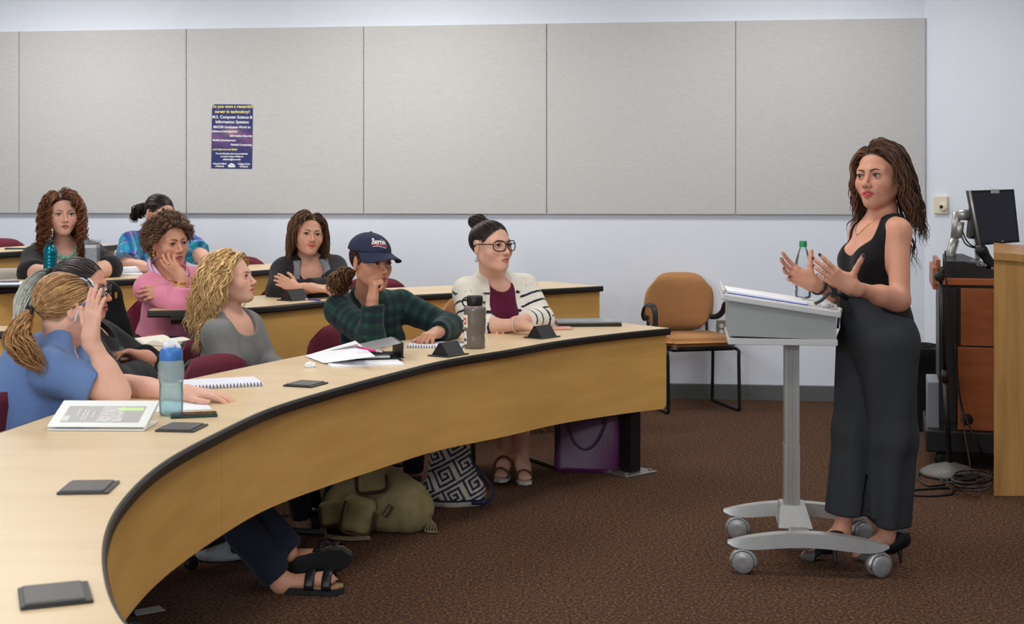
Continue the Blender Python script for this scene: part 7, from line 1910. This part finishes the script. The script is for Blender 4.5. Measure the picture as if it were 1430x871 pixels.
# ---------------------------------------------------------------- wall fittings
def outlet(x, y, label, plate, w=.072, h=.118, sock=True, name='wall_outlet'):
    p = wallpx(x, y, .0); r = empty(name, p, label, 'outlet'); b = MB(); b.box((-w/2, -h/2, .0005), (w/2, h/2, .007), .002, WR, p); pl = b.build('plate', plate, r)
    if sock:
        for s_ in (-.021, .021):
            b = MB(); b.lathe([(.015, .006), (.015, .009), (.002, .009)], 16, p+WR @ np.array([0, s_, 0]), WR); sk = b.build('socket', mat('white_plastic', srgb(226, 226, 228), .35), r)
            b = MB(); 
            for dx in (-.006, .006): b.box((dx-.0012, -.003, .0085), (dx+.0012, .005, .0096), 0, WR, p+WR @ np.array([0, s_, 0]))
            b.lathe([(.002, .0085), (.002, .0097)], 8, p+WR @ np.array([0, s_-.007, 0]), WR); b.build('slots', M_black, sk)
outlet(1007.5, 459, 'bronze wall outlet beside the tan armchair', mat('bronze_plate', srgb(132, 122, 112), .4, .4))
def jack():
    p = wallpx(968, 455); r = empty('data_jack', p, 'white wall plate with data jacks behind the tan armchair', 'outlet')
    b = MB(); b.box((-.055, -.05, .0005), (.055, .05, .007), .002, WR, p); b.build('plate', mat('white_plastic', srgb(226, 226, 228), .35), r)
    for dx in (-.025, .015):
        b = MB(); b.box((dx-.010, -.012, .007), (dx+.010, .010, .013), .002, WR, p); b.build('jack', mat('jack_yellow', srgb(170, 150, 60), .5), r)
jack()
# thermostat on the right wall
def wallr(x, y, off=0):
    k = (x-CX)/FPX; # C0 + rd t : X = k*Y
    t = (k*C0[1]-C0[0])/(rd[0]-k*rd[1]); D = C0[1]+rd[1]*t; return px(x, y, D)+rn*off
p = wallr(1315, 286); WR2 = np.array([rd, [0, 0, 1], rn]).T
r = empty('thermostat', p, 'cream wall thermostat beside the corner, left of the monitor', 'thermostat')
b = MB(); b.box((-.048, -.060, .0005), (.048, .060, .025), .006, WR2, p); b.build('case', mat('cream_plastic', srgb(226, 218, 194), .5), r)
b = MB(); b.lathe([(.030, .024), (.030, .036), (.026, .040), (.002, .040)], 22, p+WR2 @ np.array([.022, -.012, 0]), WR2); b.build('dial', mat('cream_plastic', srgb(226, 218, 194), .5), r, True)
b = MB(); b.lathe([(.012, .040), (.012, .043), (.002, .043)], 14, p+WR2 @ np.array([.012, -.012, 0]), WR2); b.build('window', M_black, r, True)
# ---------------------------------------------------------------- poster
def poster():
    x0, x1, y0, y1 = 297.5, 354.5, 146, 235.5
    c = wallpx((x0+x1)/2, (y0+y1)/2, .030); w = np.linalg.norm(wallpx(x1, 190)-wallpx(x0, 190)); h = wallpx(326, y0)[2]-wallpx(326, y1)[2]
    R = WR @ rotz(math.radians(-.8)); r = empty('poster', c, 'dark blue computer science poster pinned to the grey wall panel', 'poster')
    m = bpy.data.materials.new('poster_print'); m.use_nodes = True; nt = m.node_tree; N = nt.nodes.new; L = nt.links.new; bs = nt.nodes['Principled BSDF']; bs.inputs['Roughness'].default_value = .4
    at = N('ShaderNodeAttribute'); at.attribute_name = 'Col'; L(at.outputs['Color'], bs.inputs['Base Color'])
    n = 36; mrows = 48; vs = []; cols = []
    for j in range(mrows+1):
        for i in range(n+1):
            u, v = i/n, j/mrows; vs.append(c+R @ np.array([(u-.5)*w, (v-.5)*h, .0016])); b_ = np.array([.022, .03, .16])
            e = math.exp(-((v-.50)/.13)**2)*(.6+.4*math.sin(u*9+v*14)); g = math.exp(-(((u-.48)/.16)**2+((v-.57)/.06)**2)); q = b_*(1-e)+np.array([.17, .08, .22])*e+np.array([.45, .22, .08])*g*.7
            q = q+.05*math.exp(-((v-.38)/.1)**2)*np.array([.6, .1, .1])*(1+math.sin(u*20)*math.sin(v*40)); cols.append(q)
    F_ = np.array([(j*(n+1)+i, j*(n+1)+i+1, (j+1)*(n+1)+i+1, (j+1)*(n+1)+i) for j in range(mrows) for i in range(n)])
    np_mesh('printed_sheet', np.array(vs), F_, m, r, np.clip(np.array(cols), 0, 1))
    b = MB(); b.box((-w/2, -h/2, .0002), (w/2, h/2, .0012), 0, R, c); b.build('backing', mat('poster_paper', srgb(60, 70, 120), .6), r)
    lines = [('Do you want a rewarding', .965, .0, .030, 'y', 'CENTER', 1.0), ('career in technology?', .885, .0, .030, 'y', 'CENTER', 1.0), ('M.S. Computer Science &', .800, 0, .030, 'w', 'CENTER', .95), ('Information Systems', .725, 0, .030, 'w', 'CENTER', 1.0), ('MSCSIS Graduates Work in:', .645, 0, .024, 'w', 'CENTER', 1.0),
             ('Software Development', .578, -.49, .020, 'w', 'LEFT', 1.0), ('Information Security', .510, .49, .020, 'w', 'RIGHT', 1.0), ('Mobile Development', .440, -.47, .020, 'w', 'LEFT', 1.0), ('Parallel Computing', .372, .48, .020, 'w', 'RIGHT', 1.0), ('...and many more tech fields!', .298, -.49, .018, 'y', 'LEFT', .9),
             ('For more information, visit www.uncw.edu/mscsis', .232, 0, .0155, 'w', 'CENTER', .75), ('or contact Candace Wilhelm at', .188, 0, .0155, 'w', 'CENTER', .85), ('wilhelmc@uncw.edu', .143, 0, .0165, 'w', 'CENTER', .95),
             ('Cameron School', .075, -.29, .017, 'w', 'CENTER', .85), ('of Business', .036, -.29, .017, 'w', 'CENTER', .85), ('College of Arts', .075, .30, .017, 'w', 'CENTER', .85), ('& Sciences', .036, .30, .017, 'w', 'CENTER', .85)]
    for tx, v, u, sz, k, al, xs in lines:
        text(tx, 'poster_line', c+R @ np.array([u*w, (v-.5)*h, .0020]), R, sz, M_text_y if k == 'y' else M_text_w, r, al, ext=.0002, xscale=xs, bold=.0006)
    b = MB(); hc = c+R @ np.array([0, (.052-.5)*h, 0])
    b.box((-.026, -.014, .0018), (.026, .000, .0024), 0, R, hc); b.add([hc+R @ np.array(q) for q in ((-.028, .003, .0024), (.028, .003, .0024), (0, .016, .0024))], [(0, 1, 2)]); b.build('building_emblem', M_text_w, r)
    for s_ in (-1, 1):
        b = MB(); b.lathe([(.006, .002), (.006, .006), (.002, .008)], 10, c+R @ np.array([s_*(w/2-.006), h/2-.006, 0]), R); b.build('push_pin', mat('white_plastic', srgb(226, 226, 228), .35), r, True)
poster()
